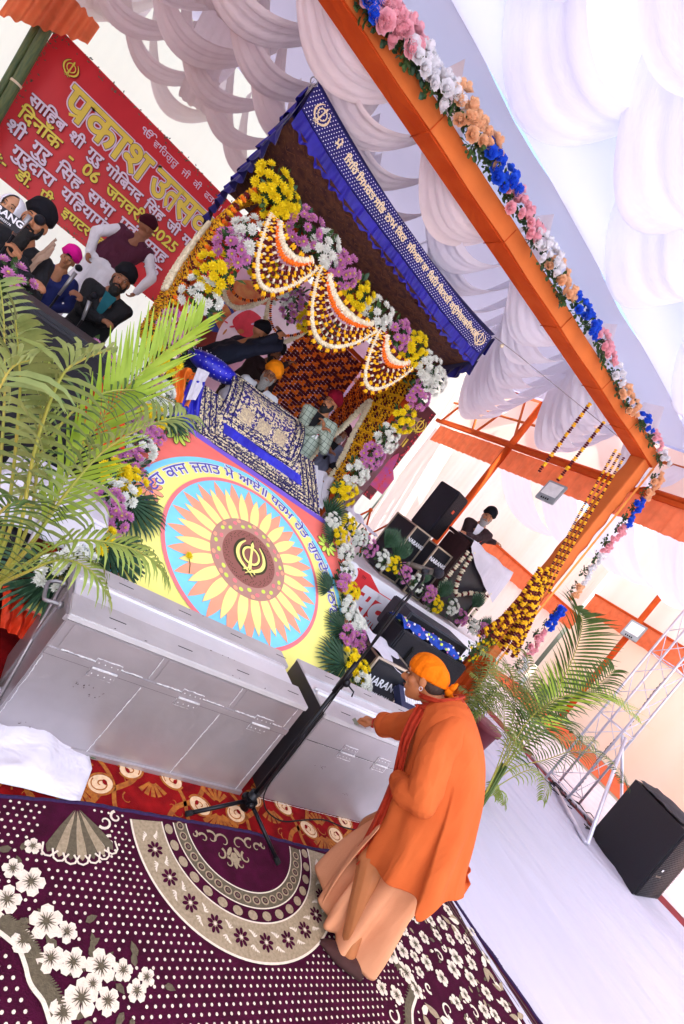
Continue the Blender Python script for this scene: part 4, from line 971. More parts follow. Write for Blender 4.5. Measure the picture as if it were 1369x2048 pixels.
mb=MB()
for u in (.055,.955):
    mb=MB(); F_=band_frame(u,.5,off=-.007); khanda(mb,F_,.17,GLD); mb.build('gold_emblem',cp)
mb=MB(); bw=["ਮੇਂ","ਜਿਹਿ","ਸਿਮਰਤ","ਸਭਿ","ਨਾਮ","ਕਿਰ","ਜੀਅਰਾ","ਕਾ","ਬਿਹਿ","ਬਿਨਤੀ","ਕਉ","ਸੇਵਕ","ਜੀਅੜਾ"]
vis={"ਜਿਹਿ":"ਿਜਿਹ","ਸਿਮਰਤ":"ਿਸਮਰਤ","ਸਭਿ":"ਸਿਭ","ਕਿਰ":"ਿਕਰ","ਬਿਹਿ":"ਿਬਿਹ","ਬਿਨਤੀ":"ਿਬਨਤੀ"}
us=[.135,.20,.275,.345,.405,.46,.54,.60,.65,.72,.785,.835,.90]
for w_,u in zip(bw,us):
    s_=vis.get(w_,w_); sz_=.085; wd=text_w(s_,sz_)
    put_text(mb,s_,sz_,band_frame(u,.60,off=-.008)@Matrix.Translation((-wd/2,0,0)),GLD,bold=.0030)
mb.build('gold_lettering',cp)
def ruffle(path,h,m,name,fr=34,amp=.022,out=Vector((0,-1,0)),par=cp,zt=.0,down=Vector((0,0,-1))):
    path=[Vector(p) for p in path]; ln=sum((b-a).length for a,b in zip(path,path[1:])); N=len(path)-1
    def pt(u):
        f=u*N; i=min(int(f),N-1); return path[i].lerp(path[i+1],f-i)
    mb=MB().mat(m); mb.grid(lambda u,v:pt(u)+down*(h*v+(.014*math.sin(u*ln*fr*1.9) if v>.9 else 0))+out*amp*(.15+v)*(math.sin(u*ln*fr+1.2*fnoise((u*ln*4,0,0)))+.5*math.sin(u*ln*fr*2.1+1)),int(ln*60),5); return mb.build(name,par)
ruffle([bandp(u/20,1,.012) for u in range(21)],.135,BLs,'front_ruffle')
BL_=Vector((.20,6.1,3.52)); BR_=Vector((3.15,6.2,3.62)); FLc=Vector((.20,CF,4.10)); FRc=Vector((2.86,CF,3.98))
def lining(u,v):
    a=Vector((*[ctop(u)[0]],CF+.03,ctop(u)[1]-.30)); b=BL_.lerp(BR_,u)+Vector((0,0,.0)); p=a.lerp(b,v); p.z-=.10*4*v*(1-v)*.5; return p
mb=MB().mat(LIN); mb.grid(lining,40,30); 
mb.build('lining',cp)
mb=MB().mat(mat('bronze_thread','#7a4e34',.7,.2,var=.3,scale=50))
random.seed(6)
for j in range(34):
    for i in range(46):
        u,v=(i+.5*(j%2))/46,(j+.5)/34
        if random.random()<.25: continue
        p=lining(min(u,.99),v); e=.020; du=(lining(min(u+.01,1),v)-p).normalized()*e*random.uniform(.5,1.1); dv=(lining(min(u,.99),min(1,v+.01))-p).normalized()*e*random.uniform(.3,1.0)
        q=p-Vector((0,0,.004)); w1=dv.normalized()*.0025
        if (i+j)%2: mb.add([q-du-w1,q+du-w1,q+du+w1,q-du+w1],[(0,1,2,3)])
        w1=du.normalized()*.0025; mb.add([q-dv-w1-Vector((0,0,.001)),q+dv-w1-Vector((0,0,.001)),q+dv+w1-Vector((0,0,.001)),q-dv+w1-Vector((0,0,.001))],[(0,1,2,3)])
for (a,b) in (((.02,.03),(.98,.03)),((.02,.12),(.98,.12))):
    P=[lining(lerp(a[0],b[0],t/40),a[1]+(.04*(t%2))) -Vector((0,0,.006)) for t in range(41)]; mb.tube(P,.003,3)
mb.build('lining_pattern',cp)
for nm,a,b,sx in (('left_side',FLc,BL_,-1),('right_side',FRc,BR_,1)):
    mb=MB().mat(NB); mb.grid(lambda u,v:a.lerp(b,u)+Vector((sx*.01,0,-.30*v-.03*math.sin(u*PI))),20,4); mb.build('side_band',cp)
    ruffle([a.lerp(b,u/10)+Vector((sx*.02,0,-.03*math.sin(u/10*PI))) for u in range(11)],.17,BLs,'side_ruffle',30,.03,Vector((sx,0,0)))
    ruffle([a.lerp(b,u/10)+Vector((sx*.02,0,-.28-.03*math.sin(u/10*PI))) for u in range(11)],.15,NB,'side_ruffle',30,.03,Vector((sx,0,0)))
mb=MB().mat(NB); mb.grid(lambda u,v:(FLc.lerp(FRc,u)+Vector((0,.02,-.10*4*u*(1-u)))).lerp(BL_.lerp(BR_,u)+Vector((0,0,.06)),v)+Vector((0,0,.03)),20,20); mb.build('top_cover',cp)
# hanging rope with a ring and the side cord
hk=at(618,178,Y=CF); rp=empty('hanging_rope',hk,'grey rope with a steel hook holding up the left corner of the blue canopy','rope')
mb=MB().mat(mat('rope_grey','#8d8488',.8,var=.2,scale=200)); mb.tube([hk+Vector((0,0,.10)),hk+Vector((0,0,2.5))],.008,6); mb.build('rope',rp)
mb=MB().mat(MATS['galvanised']); mb.tube([hk+Vector((.028*math.cos(a),0,.065+.028*math.sin(a))) for a in [i*PI/8 for i in range(17)]],.005,6,cap=False); mb.tube([hk+Vector((.012*math.cos(a),0,.02+.018*math.sin(a))) for a in [i*PI/8 for i in range(17)]],.004,6,cap=False); mb.build('hook',rp)
mb=MB().mat(MATS['rope_grey']); mb.tube([FRc,FRc+Vector((.25,-.1,.02)),Vector((5.0,GY+.2,GZ+.0))],.004,5); mb.mat(THR); mb.sph(FRc+Vector((.12,-.03,-.01)),.022,7,5); tag(mb.build('guy_cord'),'thin cord with a knot pulling the right corner of the blue canopy','cord')
# canopy posts (orange wrapped)
pl=empty('pavilion',(1.5,5.2,STZ),'orange cloth wrapped posts and beams carrying the flowers under the blue canopy','pavilion')
for (x_,y_) in ((.44,PY+.1),(2.62,PY+.1),(2.62,6.12),(.44,6.12)):
    mb=MB().mat(ORC); mb.tube([(x_,y_,STZ-.02),(x_,y_,3.3)],.035,8); mb.build('post',pl)
mb=MB().mat(ORC); 
for a,b in (((.44,PY+.1,3.3),(2.62,PY+.1,3.3)),((.44,6.12,3.25),(2.62,6.12,3.25)),((.44,PY+.1,3.3),(.44,6.12,3.25)),((2.62,PY+.1,3.3),(2.62,6.12,3.25))): mb.tube([a,b],.03,8)
mb.build('beam',pl)
# ================================================================ printed banners on the back wall
BY=8.6
def pb(x,y): return at(x,y,Y=BY)
BRD=mat('vinyl_red','#c81e2c',.45,var=.10,scale=.9,hex2='#e02f38',bump=.05,bscale=3,wave=.25,wscale=.8,stretch=(1.5,1,.4)); YEL=mat('print_yellow','#e9d552',.5,var=.05); LIL=mat('print_lilac','#e7d6ea',.5,var=.03); DKP=mat('print_dark','#4a1020',.5); GRN=mat('print_green','#3b4038',.6,var=.4,scale=30,hex2='#6b7a58')
bn=empty('printed_banner',(-.6,BY,2.2),'large red banner with yellow and lilac Hindi lettering on the back wall','banner')
bx0,bx1,bz0,bz1=-2.22,1.05,2.24,4.13
BM=frame((0,BY-.02,0),(1,0,0),(0,0,1))
mb=MB().mat(BRD); mb.grid(lambda u,v:Vector((lerp(bx0,bx1,u),BY+.012*fnoise((u*5,v*2,0)),lerp(bz0,bz1,v))),40,16); mb.build('banner_sheet',bn)
random.seed(9); mb=MB().mat(GRN)
for i in range(330):
    side=i%3; t=random.random()
    if side==0: x,z=lerp(bx0,bx1,t),bz1-random.random()**1.5*.09
    elif side==1: x,z=bx0+random.random()**1.5*.11,lerp(bz0,bz1,t)
    else: x,z=lerp(bx0,bx1,t),bz0+random.random()**1.5*.08
    M=BM@Matrix.Translation((x,z,.0))@Matrix.Rotation(random.uniform(0,6.3),4,'Z'); s_=random.uniform(.02,.045)
    flat(mb,M,[(0,0),(s_*.5,s_*.22),(s_,0),(s_*.5,-s_*.22)],.004+random.random()*.003)
mb.build('printed_leaves',bn)
def bline(body,x,z,size,m,shear=0,bold=.006,outline=None,ob=.014,sx=1,kern=None,maxw=None,name='lettering'):
    mb=MB(); M=BM@Matrix.Translation((x,z,0))@Matrix.Diagonal((sx,1,1,1))
    if outline:
        for k,(om,o_) in enumerate(outline): put_text(mb,body,size,M,om,bold=o_,lift=.003+.003*k,kern=kern)
    put_text(mb,body,size,M,m,bold=bold,lift=.012,kern=kern); return mb.build(name,bn)
def wline(words,x,z,size,m,gap,**k):
    for w_ in words:
        bline(w_,x,z,size,m,**k)
        if w_=="शी": rakar(x+.62*size*.6,z+.16*size,size*.9,m)
        if w_=="गुरुदारा": rakar(x+size*1.55,z+.02*size,size*.6,m)
        x+=text_w(w_,size,bold=k.get('bold',.006))*k.get('sx',1)+gap
    return x
# matras typed where they stand: the short i sign before its consonant
def rakar(x,z,s,m):
    mb=MB().mat(m); ribbon2(mb,BM@Matrix.Translation((x,z,0)),[(0,0),(-.22*s,-.13*s)],.055*s,.0155); mb.build('lettering',bn)
O1=[(LIL,.030),(DKP,.0125)]
hz=3.42; hx=-1.78; hs=.60
hs=.54; OLN=[(LIL,.036),(DKP,.018)]
s1=1.14/text_w("पकाश",hs); bline("पकाश",hx,hz,hs,YEL,bold=.012,outline=OLN,sx=s1); rakar(hx+.26*s1,hz+.09,hs*1.1,YEL)
ux=hx+1.22; sA=.92/(text_w("उ",hs)+text_w("त",hs)*.62+text_w("सव",hs))
for w_,q in (("उ",1),("त",.68),("सव",1)): bline(w_,ux,hz,hs,YEL,bold=.012,outline=OLN,sx=sA*q); ux+=text_w(w_,hs)*sA*q*(.92 if q<1 else 1)
khanda(MB(),BM,1,YEL)
mb=MB(); khanda(mb,BM@Matrix.Translation((-1.90,3.86,0)),.23,DKP,.003); khanda(mb,BM@Matrix.Translation((-1.90,3.86,0)),.215,YEL,.0065); mb.build('khanda_emblem',bn)
bline("ੴ",-.98,3.93,.13,LIL,bold=.002); wline(["ਵਾਿਹਗੁਰੂ","ਜੀ","ਕੀ","ਫਤਿਹ।।"],-.78,3.91,.125,LIL,.08,bold=.001)
ol=[(DKP,.0105)]
wline(["सािहब","शी","गुरु","गोिबनद","िसंह","जी","महाराज"],-2.06,3.20,.190,LIL,.062,bold=.0055,outline=ol)
wline(["िदनाँक","-","06","जनवरी","2025"],-2.07,2.985,.215,YEL,.12,bold=.0055,outline=ol)
wline(["शी","गुरु","िसंह","सभा","एवं","समूह"],-2.10,2.77,.215,LIL,.10,bold=.0055,outline=ol)
wline(["गुरुदारा","यिहयागंज","लखनऊ","में"],-1.92,2.56,.215,LIL,.10,bold=.0055,outline=ol)
wline(["नः-","डी.","पी.","इणटर","कॉलेज"],-2.08,2.37,.175,YEL,.12,bold=.005,outline=ol)
# bamboo pole beside the banner
mb=MB().mat(mat('bamboo_green','#3e5c40',.5,var=.3,scale=6,stretch=(8,8,1),hex2='#6d7a4a')); a=at(150,-40,Y=8.3); b=at(-60,330,Y=8.3)
mb.tube([a,b],.055,10); mb.tube([a+Vector((-.10,.05,0)),b+Vector((-.10,.05,0))],.04,10)
mb.mat(THR)
for t in (.2,.55,.8): mb.tube([a.lerp(b,t)-(b-a)*.006,a.lerp(b,t)+(b-a)*.006],.064,10)
tag(mb.build('bamboo_pole'),'pair of green bamboo poles lashed together beside the red banner','pole')
mb=MB().mat(ORV); P0=at(60,-20,Y=8.2); mb.grid(lambda u,v:P0+Vector((-.1+.75*u,.04*math.sin(u*40),.3-v*(.75-.5*u)+.01*math.sin(u*60))),60,6); tag(mb.build('valance'),'corner of pleated orange cloth hanging above the bamboo poles','valance')
# pictorial printed sheet behind the canopy (soft generic shapes)
pbn=empty('printed_banner',(2.3,BY,2),'pink and white pictorial sheet behind the marigold curtains','banner')
mb=MB().mat(mat('print_rose','#d9a0b8',.6,var=.2,scale=1.2,hex2='#e8cfe0')); mb.grid(lambda u,v:Vector((lerp(1.05,4.35,u),BY+.01*fnoise((u*5,v*2,0)),lerp(1.3,4.13,v))),20,16)
PIC=[mat('print_gold','#c08a4a',.6,var=.35,scale=9,hex2='#b04a30'),mat('print_white','#ecdfe8',.6,var=.1,scale=4),mat('print_scarlet','#cf3a4a',.6,var=.2,scale=5),mat('print_mauve','#b9a2c4',.6,var=.2,scale=4),mat('print_brown','#7a2a24',.6,var=.3,scale=3),mat('print_blue','#2b3a8c',.6)]
def pblob(pts,m,z):
    mb.mat(m); P=cat_rom([((at(x,y,Y=BY)).x,(at(x,y,Y=BY)).z,0) for x,y in pts],5,True); flat(mb,BM,[(p.x,p.y) for p in P],z)
for k,(pts,m) in enumerate((([(370,640),(440,560),(470,600),(420,720),(380,740)],4),([(430,590),(480,560),(560,580),(540,640),(470,640)],0),([(415,620),(445,600),(470,630),(450,660),(420,660)],5),([(425,625),(450,608),(465,640),(445,665)],0),([(430,690),(450,640),(500,610),(540,620),(500,680),(440,740)],1),([(465,640),(500,620),(530,650),(500,680),(480,670)],2),([(520,640),(560,600),(600,640),(590,700),(540,700)],1),([(590,690),(640,650),(680,700),(640,760),(590,760)],1),([(600,740),(660,700),(700,780),(640,840),(600,820)],3),([(620,700),(640,680),(660,700),(640,730)],2))): pblob(pts,PIC[m],.004+.002*k)
for k in range(60):
    mb.mat(PIC[(0,1,3,2)[k%4]]); disc(mb,BM,(random.uniform(1.3,4.2),random.uniform(1.6,4.0)),random.uniform(.02,.07),9,.026+.0006*k,random.uniform(.01,.04),random.uniform(0,3))
mb.build('banner_sheet',pbn)
# arched print in the curtain opening: pale blue domes over pink
mb=MB(); 
mb.mat(mat('print_aqua','#bcd8dc',.6,var=.1)); 
q=at(735,790,X=2.95) 
CM2=frame((3.05,5.25,2.25),(0,-1,0),(0,0,1))
mb.mat(MATS['print_rose']); flat(mb,CM2,[(-.42,-.95),(.42,-.95),(.42,.7),(-.42,.7)],0); mb.mat(MATS['print_aqua']); flat(mb,CM2,[(-.3,-.05),(.3,-.05),(.24,.18),(.10,.30),(0,.52),(-.10,.30),(-.24,.18)],.004)
mb.mat(WH)
for k in range(6): flat(mb,CM2,[(-.27+.095*k,-.30),(-.20+.095*k,-.30),(-.20+.095*k,-.16),(-.235+.095*k,-.11),(-.27+.095*k,-.16)],.006)
flat(mb,CM2,[(-.4,-.42),(.4,-.42),(.4,-.36),(-.4,-.36)],.0065)
put_text(mb,"गोल",.20,CM2@Matrix.Translation((-.2,-.05,0)),MATS['print_mauve'],bold=.005,lift=.009)
tag(mb.build('poster'),'pale poster of domes and arches seen through the pointed opening in the marigold curtain','poster')
# dark end banner
db=empty('printed_banner',(5,BY,1.8),'dark maroon banner with a yellow emblem at the right end of the back wall','banner')
DM=mat('vinyl_maroon','#4a1a24',.5,var=.25,scale=2,hex2='#6a2834'); mb=MB().mat(DM); mb.box(((4.35+5.66)/2,BY-.004,(1.86+4.1)/2),(5.66-4.35,.012,4.1-1.86)); mb.build('banner_sheet',db)
mb=MB().mat(PIC[2]); 
for i in range(150):
    side=i%2; t=random.random(); x,z=(5.64-random.random()**2*.07,lerp(1.88,4.08,t)) if side else (lerp(4.36,5.64,t),1.88+random.random()**2*.08)
    disc(mb,BM,(x,z),random.uniform(.01,.025),6,.004+random.random()*.004)
mb.build('dotted_border',db)
mb=MB(); khanda(mb,BM@Matrix.Translation((at(838,852,Y=BY).x,at(838,852,Y=BY).z,0)),.36,YEL,.004); p=at(808,883,Y=BY); put_text(mb,"॥",.30,BM@Matrix.Translation((p.x-.1,p.z-.1,0)),YEL,bold=.006,lift=.004); mb.build('emblem',db)
mb=MB().mat(mat('print_violet','#a04a9c',.6,var=.3,scale=6,hex2='#d04a5a')); p=at(775,935,Y=BY); flat(mb,BM,[(p.x-.3,p.z-.5),(p.x+.3,p.z-.5),(p.x+.3,p.z-.1),(p.x+.12,p.z+.05),(p.x+.05,p.z+.3),(p.x,p.z+.38),(p.x-.05,p.z+.3),(p.x-.12,p.z+.05),(p.x-.3,p.z-.1)],.004); mb.build('printed_temple',db)
# ================================================================ red and white welcome board on the stage front
WB=empty('welcome_board',(4.6,4.5,.35),'red and white cloth board with big Hindi welcome lettering on the stage front','welcome board')
FB=4.52; WM=frame((0,FB-.006,0),(1,0,0),(0,0,1)); WR=mat('board_red','#de3238',.6,var=.05,scale=2,bump=.1,bscale=8); WW=mat('board_white','#ecebf2',.6,var=.02)
mb=MB().mat(WW); mb.box((4.55,FB,.80),(3.4,.008,.74)); mb.mat(WR); flat(mb,WM,[(3.1,.43),(5.4,.43),(6.25,.60),(6.25,.75),(5.2,.70),(3.95,1.02),(3.62,1.165),(3.10,1.165)],.003); 
mb.build('board',WB)
mb=MB().mat(WW); arc_band(mb,WM@Matrix.Translation((3.33,1.02,0)),.0,.17,n=30,z=.006); mb.mat(WR); arc_band(mb,WM@Matrix.Translation((3.36,1.03,0)),.12,.14,-.9,1.2,20,.009); mb.build('round_badge',WB)
mb=MB(); x=3.66
for w_,sx in (("स",.62),("वागतम",1)):
    M=WM@Matrix.Translation((x,.66,0))@Matrix.Diagonal((sx*1.12,1,1,1)); put_text(mb,w_,.56,M,WR,bold=.036,lift=.006); put_text(mb,w_,.56,M,WW,bold=.026,lift=.010); x+=text_w(w_,.56,bold=.026)*sx*1.12-.03
put_text(mb,"समूह",.17,WM@Matrix.Translation((3.42,.60,0)),WW,bold=.009,lift=.014); put_text(mb,"साधसंगत",.17,WM@Matrix.Translation((3.95,.60,0)),WW,bold=.009,lift=.014); put_text(mb,"TM",.05,WM@Matrix.Translation((3.52,1.08,0)),DKP,bold=.0,lift=.014)
mb.build('lettering',WB)
# ================================================================ scripture seat under embroidered cloths
SP=empty('scripture_seat',(1.6,5.0,STZ),'raised scripture seat draped with blue and gold embroidered cloths','scripture seat')
mb=MB().mat(mat('white_cotton','#e2dff0')); mb.box((1.62,5.35,STZ+.13),(2.0,1.5,.26),bev=.04); mb.build('mattress',SP)
def zari(name,base,hx2,sc_=26):
    m=mat(name,base,.6,var=.2,scale=sc_,hex2=hx2,bump=.3,bscale=80); n=m.node_tree
    for nd in n.nodes:
        if nd.type=='VALTORGB': nd.color_ramp.elements[0].position=.47; nd.color_ramp.elements[1].position=.52
    return m
ZA=zari('zari_brocade','#d6c6a0','#251a6e',38); ZB=zari('zari_border','#e2d3ac','#1d1650',55); BLU=mat('satin_blue','#1d1c9a',.35,var=.25,scale=5,hex2='#2a2cc4',wave=.4,wscale=3)
# lower cloth: steep front apron from the seat's edge to the slope top, with striped borders
A0=[at(385,862,Y=4.42),at(640,1032,Y=4.42)]; A1=[at(432,748,Y=4.62),at(612,905,Y=4.62)]
fl=at(385,862,Y=4.42); fr=at(640,1032,Y=4.42); tl=at(395,760,Y=4.70); tr=at(628,925,Y=4.70)
def apron(u,v,o=0):
    p=fl.lerp(fr,u).lerp(tl.lerp(tr,u),v); return p+Vector((0,-.02*math.sin(u*9)-o-.03*math.sin(v*PI),.0))
mb=MB().mat(ZA); mb.grid(lambda u,v:apron(u,v),60,20)
mb.mat(mat('navy_cord','#17114a',.8))
for k in range(4):
    e=.035+.075*k
    P=[apron(e*.55,lerp(1,e*.9,t/20),.006) for t in range(21)]+[apron(lerp(e*.55,1-e*.55,t/30),e*.9,.006) for t in range(31)]+[apron(1-e*.55,lerp(e*.9,1,t/20),.006) for t in range(21)]
    mb.tube(P,.006,4,cap=False)
mb.mat(ZB)
for k in range(4):
    e=.07+.075*k
    P=[apron(e*.55,lerp(1,e*.9,t/20),.004) for t in range(21)]+[apron(lerp(e*.55,1-e*.55,t/30),e*.9,.004) for t in range(31)]+[apron(1-e*.55,lerp(e*.9,1,t/20),.004) for t in range(21)]
    mb.tube(P,.012,4,cap=False)
mb.mat(BLU); mb.grid(lambda u,v:apron(lerp(.20,.84,u),lerp(.36,.56,v),.012+.008*fnoise((u*9,v*3,0))),30,6)
mb.build('front_apron',SP)
# upper cloth over the book: bulging rectangle
ul=at(383,745,Y=5.0); c1_=at(300/1369*420+340,545/1369*420+680,Y=4.55); 
K=[at(432,846,Y=4.52),at(578,945,Y=4.52),at(600,862,Y=4.95),at(455,742,Y=4.95)]
K=[at(430,838,Y=4.55),at(583,938,Y=4.55),at(603,850,Y=5.0),at(462,745,Y=5.0)]
def cover(u,v,o=0):
    p=K[0].lerp(K[1],u).lerp(K[3].lerp(K[2],u),v); return p+Vector((0,0,o))+Vector((0,-.5,.9))*(.10*math.sin(PI*v)**.7+.012*fnoise((u*4,v*4,0)))
mb=MB().mat(ZA); mb.grid(lambda u,v:cover(u,v),50,26)
mb.mat(ZB)
for e in (.02,.10,):
    P=[cover(u_,v_,.008) for u_,v_ in [(lerp(e,1-e,t/20),e) for t in range(21)]+[(1-e,lerp(e,1-e,t/20)) for t in range(21)]+[(lerp(1-e,e,t/20),1-e) for t in range(21)]+[(e,lerp(1-e,e,t/20)) for t in range(21)]]; mb.tube(P,.013,4,cap=False)
mb.mat(MATS['navy_cord'])
for e in (0,.055,.135):
    P=[cover(u_,v_,.010) for u_,v_ in [(lerp(e,1-e,t/20),e) for t in range(21)]+[(1-e,lerp(e,1-e,t/20)) for t in range(21)]+[(lerp(1-e,e,t/20),1-e) for t in range(21)]+[(e,lerp(1-e,e,t/20)) for t in range(21)]]; mb.tube(P,.006,4,cap=False)
GP=mat('gold_panel','#d9c79a',.55,.2,var=.3,scale=60,hex2='#8f7f78',bump=.4,bscale=120); mb.mat(GP)
for k in range(3):
    u0=.20+.22*k; mb.mat(GP); mb.grid(lambda u,v:cover(lerp(u0,u0+.15,u),lerp(.16,.36,v),.006),6,5)
    mb.mat(ZB); P=[cover(u_,v_,.010) for u_,v_ in [(u0-.012,.13),(u0+.162,.13),(u0+.162,.39),(u0-.012,.39),(u0-.012,.13)]]; mb.tube(P,.005,4)
mb.build('embroidered_cover',SP)
cu=empty('cushion',at(430,745,Y=4.95),'royal blue cushion with tiny white dots at the left end of the scripture seat','cushion')
cc=at(428,735,Y=4.98); mb=MB().mat(BLU); mb.sph(cc,1,20,12,sc_=(.27,.16,.10),R=Matrix.Rotation(-.1,3,'Y')); mb.build('pillow',cu)
mb=MB().mat(DOT)
for k in range(120):
    a=k*2.4; z=1-2*(k+.5)/120; r=math.sqrt(1-z*z); mb.sph(cc+Vector((.272*r*math.cos(a),.162*r*math.sin(a),.102*z)),.005,5,3)
o=mb.build('dots',cu); o['kind']='stuff'
# satin drapes left of the seat
def drape(pts,m,label,name='satin_cloth',amp=.02,fr=8):
    A,B,C_,D=[Vector(p) for p in pts]; n_=(B-A).cross(D-A).normalized()
    mb=MB().mat(m); mb.grid(lambda u,v:A.lerp(B,u).lerp(D.lerp(C_,u),v)+n_*amp*(math.sin(u*fr*2+3*fnoise((u*2,v*2,1)))*.8+.8*fnoise((u*6,v*4,5))),36,24); return tag(mb.build(name),label,'cloth')
drape([at(345,835,Y=4.45),at(390,868,Y=4.45),at(412,765,Y=4.6),at(380,760,Y=4.6)],BLU,'royal blue satin bunched beside the left end of the scripture seat')
ORS=mat('orange_satin','#e06a1c',.45,var=.2,scale=6,hex2='#f08a30',wave=.3,wscale=6); drape([at(345,800,Y=4.5),at(378,815,Y=4.5),at(408,748,Y=4.7),at(345,728,Y=4.7)],ORS,'orange satin cloth folded left of the blue cushion',amp=.03)
drape([at(372,800,Y=4.44),at(392,800,Y=4.44),at(420,745,Y=4.7),at(396,735,Y=4.7)],MATS['white_cotton'],'strip of white cloth between the orange satin and the embroidered apron',amp=.004,fr=2)
drape([at(625,1000,Y=4.5),at(645,1020,Y=4.5),at(672,960,Y=4.8),at(628,930,Y=4.8)],MATS['white_cotton'],'white sheet edge at the right end of the scripture seat')
drape([at(690,1020,Y=4.6),at(760,1080,Y=4.6),at(745,1065,Y=5.1),at(700,1005,Y=5.1)],MATS['white_cotton'],'white sheet lying on the stage right of the scripture seat')
drape([at(300,1000,Y=3.6),at(250,1050,Y=3.5),at(30,850,Y=3.9),at(150,740,Y=4.2)],mat('blue_floral_cloth','#1e3f8c',.7,var=.3,scale=14,hex2='#7a3f8c',bump=.2),'blue floral cloth covering the things behind the left palm',amp=.05)
# ================================================================ sound gear
CAB=mat('cabinet_black','#14151f',.55,var=.15,scale=30,bump=.15,bscale=200); CAB2=mat('cabinet_grey','#3a3c46',.6,var=.1,scale=20,bump=.1,bscale=150); GRL=mat('speaker_grille','#17161e',.5,.4,var=.3,scale=300,bump=.5,bscale=400); STL=mat('case_steel','#b8aa98',.4,.7); LTR=mat('letter_white','#dcdce2',.5)
def cabinet(lab,p,w,d,h,rz=0,front='grille',lettering=None,fs=.07,edge=False,m=CAB,badge=False,pads=False):
    """upright cabinet standing at p (centre of its foot)"""
    p=Vector(p); t=empty('loudspeaker',p,lab,'loudspeaker'); R=Matrix.Translation(p)@Matrix.Rotation(rz,4,'Z')
    mb=MB().mat(m); mb.box((0,0,h/2),(w,d,h),bev=min(w,d)*.04); mb.xf(R); mb.build('cabinet',t)
    mb=MB().mat(GRL if front=='grille' else m); mb.box((0,-d/2-.004,h/2),(w*.9,.012,h*.92),bev=.004); mb.xf(R); mb.build('front_panel',t)
    if edge:
        mb=MB().mat(STL)
        for x in (-w/2,w/2):
            for y in (-d/2,d/2): mb.box((x,y,h/2),(.022,.022,h+.01))
        for z in (0,h):
            for y in (-d/2,d/2): mb.box((0,y,z),(w+.02,.0205,.0205))
        for x in (-w/2,w/2): mb.box((x,0,h),(.0195,d,.0195))
        mb.xf(R); mb.build('edge_trim',t)
    if lettering:
        mb=MB(); z=h*.72
        for s_,k in lettering:
            wd=text_w(s_,fs*k,bold=.003*k); put_text(mb,s_,fs*k,R@frame((-wd/2,-d/2-.014,z),(1,0,0),(0,0,1)),LTR,bold=.003*k); z-=fs*k*1.05
        mb.build('lettering',t)
    if badge: mb=MB().mat(mat('badge_orange','#d8502c',.5)); mb.box((0,-d/2-.012,h*.62),(.05,.006,.05)); mb.xf(R); mb.build('badge',t)
    if pads:
        for x in (-.28,.32):
            mb=MB().mat(mat('latch_brown','#3c1c18',.3,.4)); mb.box((x*w,-d/2-.014,h*.24),(w*.2,.014,h*.18),bev=.004)
            for sx in (-1,1):
                for sz_ in (-1,0,1): mb.mat(LTR); mb.sph((x*w+sx*w*.085,-d/2-.024,h*.24+sz_*h*.075),.004,6,4)
            mb.xf(R); mb.build('latch',t)
    return t
zst=STZ
pA=at(838,1120,Y=5.0)
cabinet('low black amplifier case with white lettering, left of the pair under the tall speaker',(4.27,5.25,zst),.30,.5,.78,0,lettering=[("NARANG",1)],fs=.075,edge=True)
cabinet('low black amplifier case with white lettering, right of the pair under the tall speaker',(4.60,5.05,zst),.31,.5,.74,0,lettering=[("NARANG",1)],fs=.078,edge=True)
sp_=cabinet('tall column loudspeaker with an orange badge beside the lectern',(4.62,5.42,zst+.80),.34,.36,.72,.30,badge=True)
mb=MB().mat(mat('plate_white','#c8c8cc',.5)); mb.box((.175,-.02,.36),(.01,.08,.12)); mb.mat(CAB); mb.box((.182,-.035,.39),(.01,.03,.04)); mb.box((.182,.0,.33),(.01,.03,.04)); mb.xf(Matrix.Translation(sp_.location)@Matrix.Rotation(.30,4,'Z')); mb.build('label_plate',sp_)
# lectern
lt=empty('lectern',(5.35,5.0,zst),'dark brown wooden lectern draped with white cloth and flower garlands','lectern')
LW=mat('lectern_wood','#2c171b',.45,var=.3,scale=5,stretch=(6,6,1)); LB=mat('lectern_front','#211f27',.5,var=.1)
lx0,lx1,ly0,ly1,lh=4.78,5.62,4.72,5.18,1.02
for xx in (lx0+.02,lx1-.02): mb=MB().mat(LW); mb.box((xx,(ly0+ly1)/2,zst+lh/2),(.04,ly1-ly0,lh)); mb.build('side_panel',lt)
mb=MB().mat(LB); mb.box(((lx0+lx1)/2,ly0+.03,zst+lh/2-.02),(lx1-lx0-.08,.03,lh-.06),bev=.006); mb.build('front_panel',lt)
mb=MB().mat(LW); mb.box(((lx0+lx1)/2,(ly0+ly1)/2,zst+lh+.02),(lx1-lx0+.06,ly1-ly0+.06,.05),R=Matrix.Rotation(.06,3,'X'),bev=.01); mb.build('top',lt)
mb=MB().mat(MATS['white_cotton'])
def lcl(u,v):
    x=lerp(lx0-.02,lx1+.14,u); 
    if v<.55: t=v/.55; return Vector((x,lerp(ly1,ly0-.06,t),zst+lh+.06+.012*t+.012*math.sin(u*14)))
    t=(v-.55)/.45; return Vector((x+.03*t,ly0-.075-.012*math.sin(u*17)*t,zst+lh-.02-t*lerp(.02,.42,u**.8)))
mb.grid(lcl,40,30); tag(mb.build('lectern_cloth'),'white cloth spread over the lectern top and hanging down its front','cloth')
fy=ly0-.05
garland([(lx0+.02,fy,zst+lh-.10),(lx0+.01,fy,zst+.1)],'wwrw',.026,'white and red flower garland hanging down the left edge of the lectern',step=.030,name='flower_garland')
garland([(lx1-.0,fy-.02,zst+lh-.35),(lx1,fy,zst+.1)],'wwrw',.026,'white and red flower garland hanging down the right edge of the lectern',step=.030,name='flower_garland')
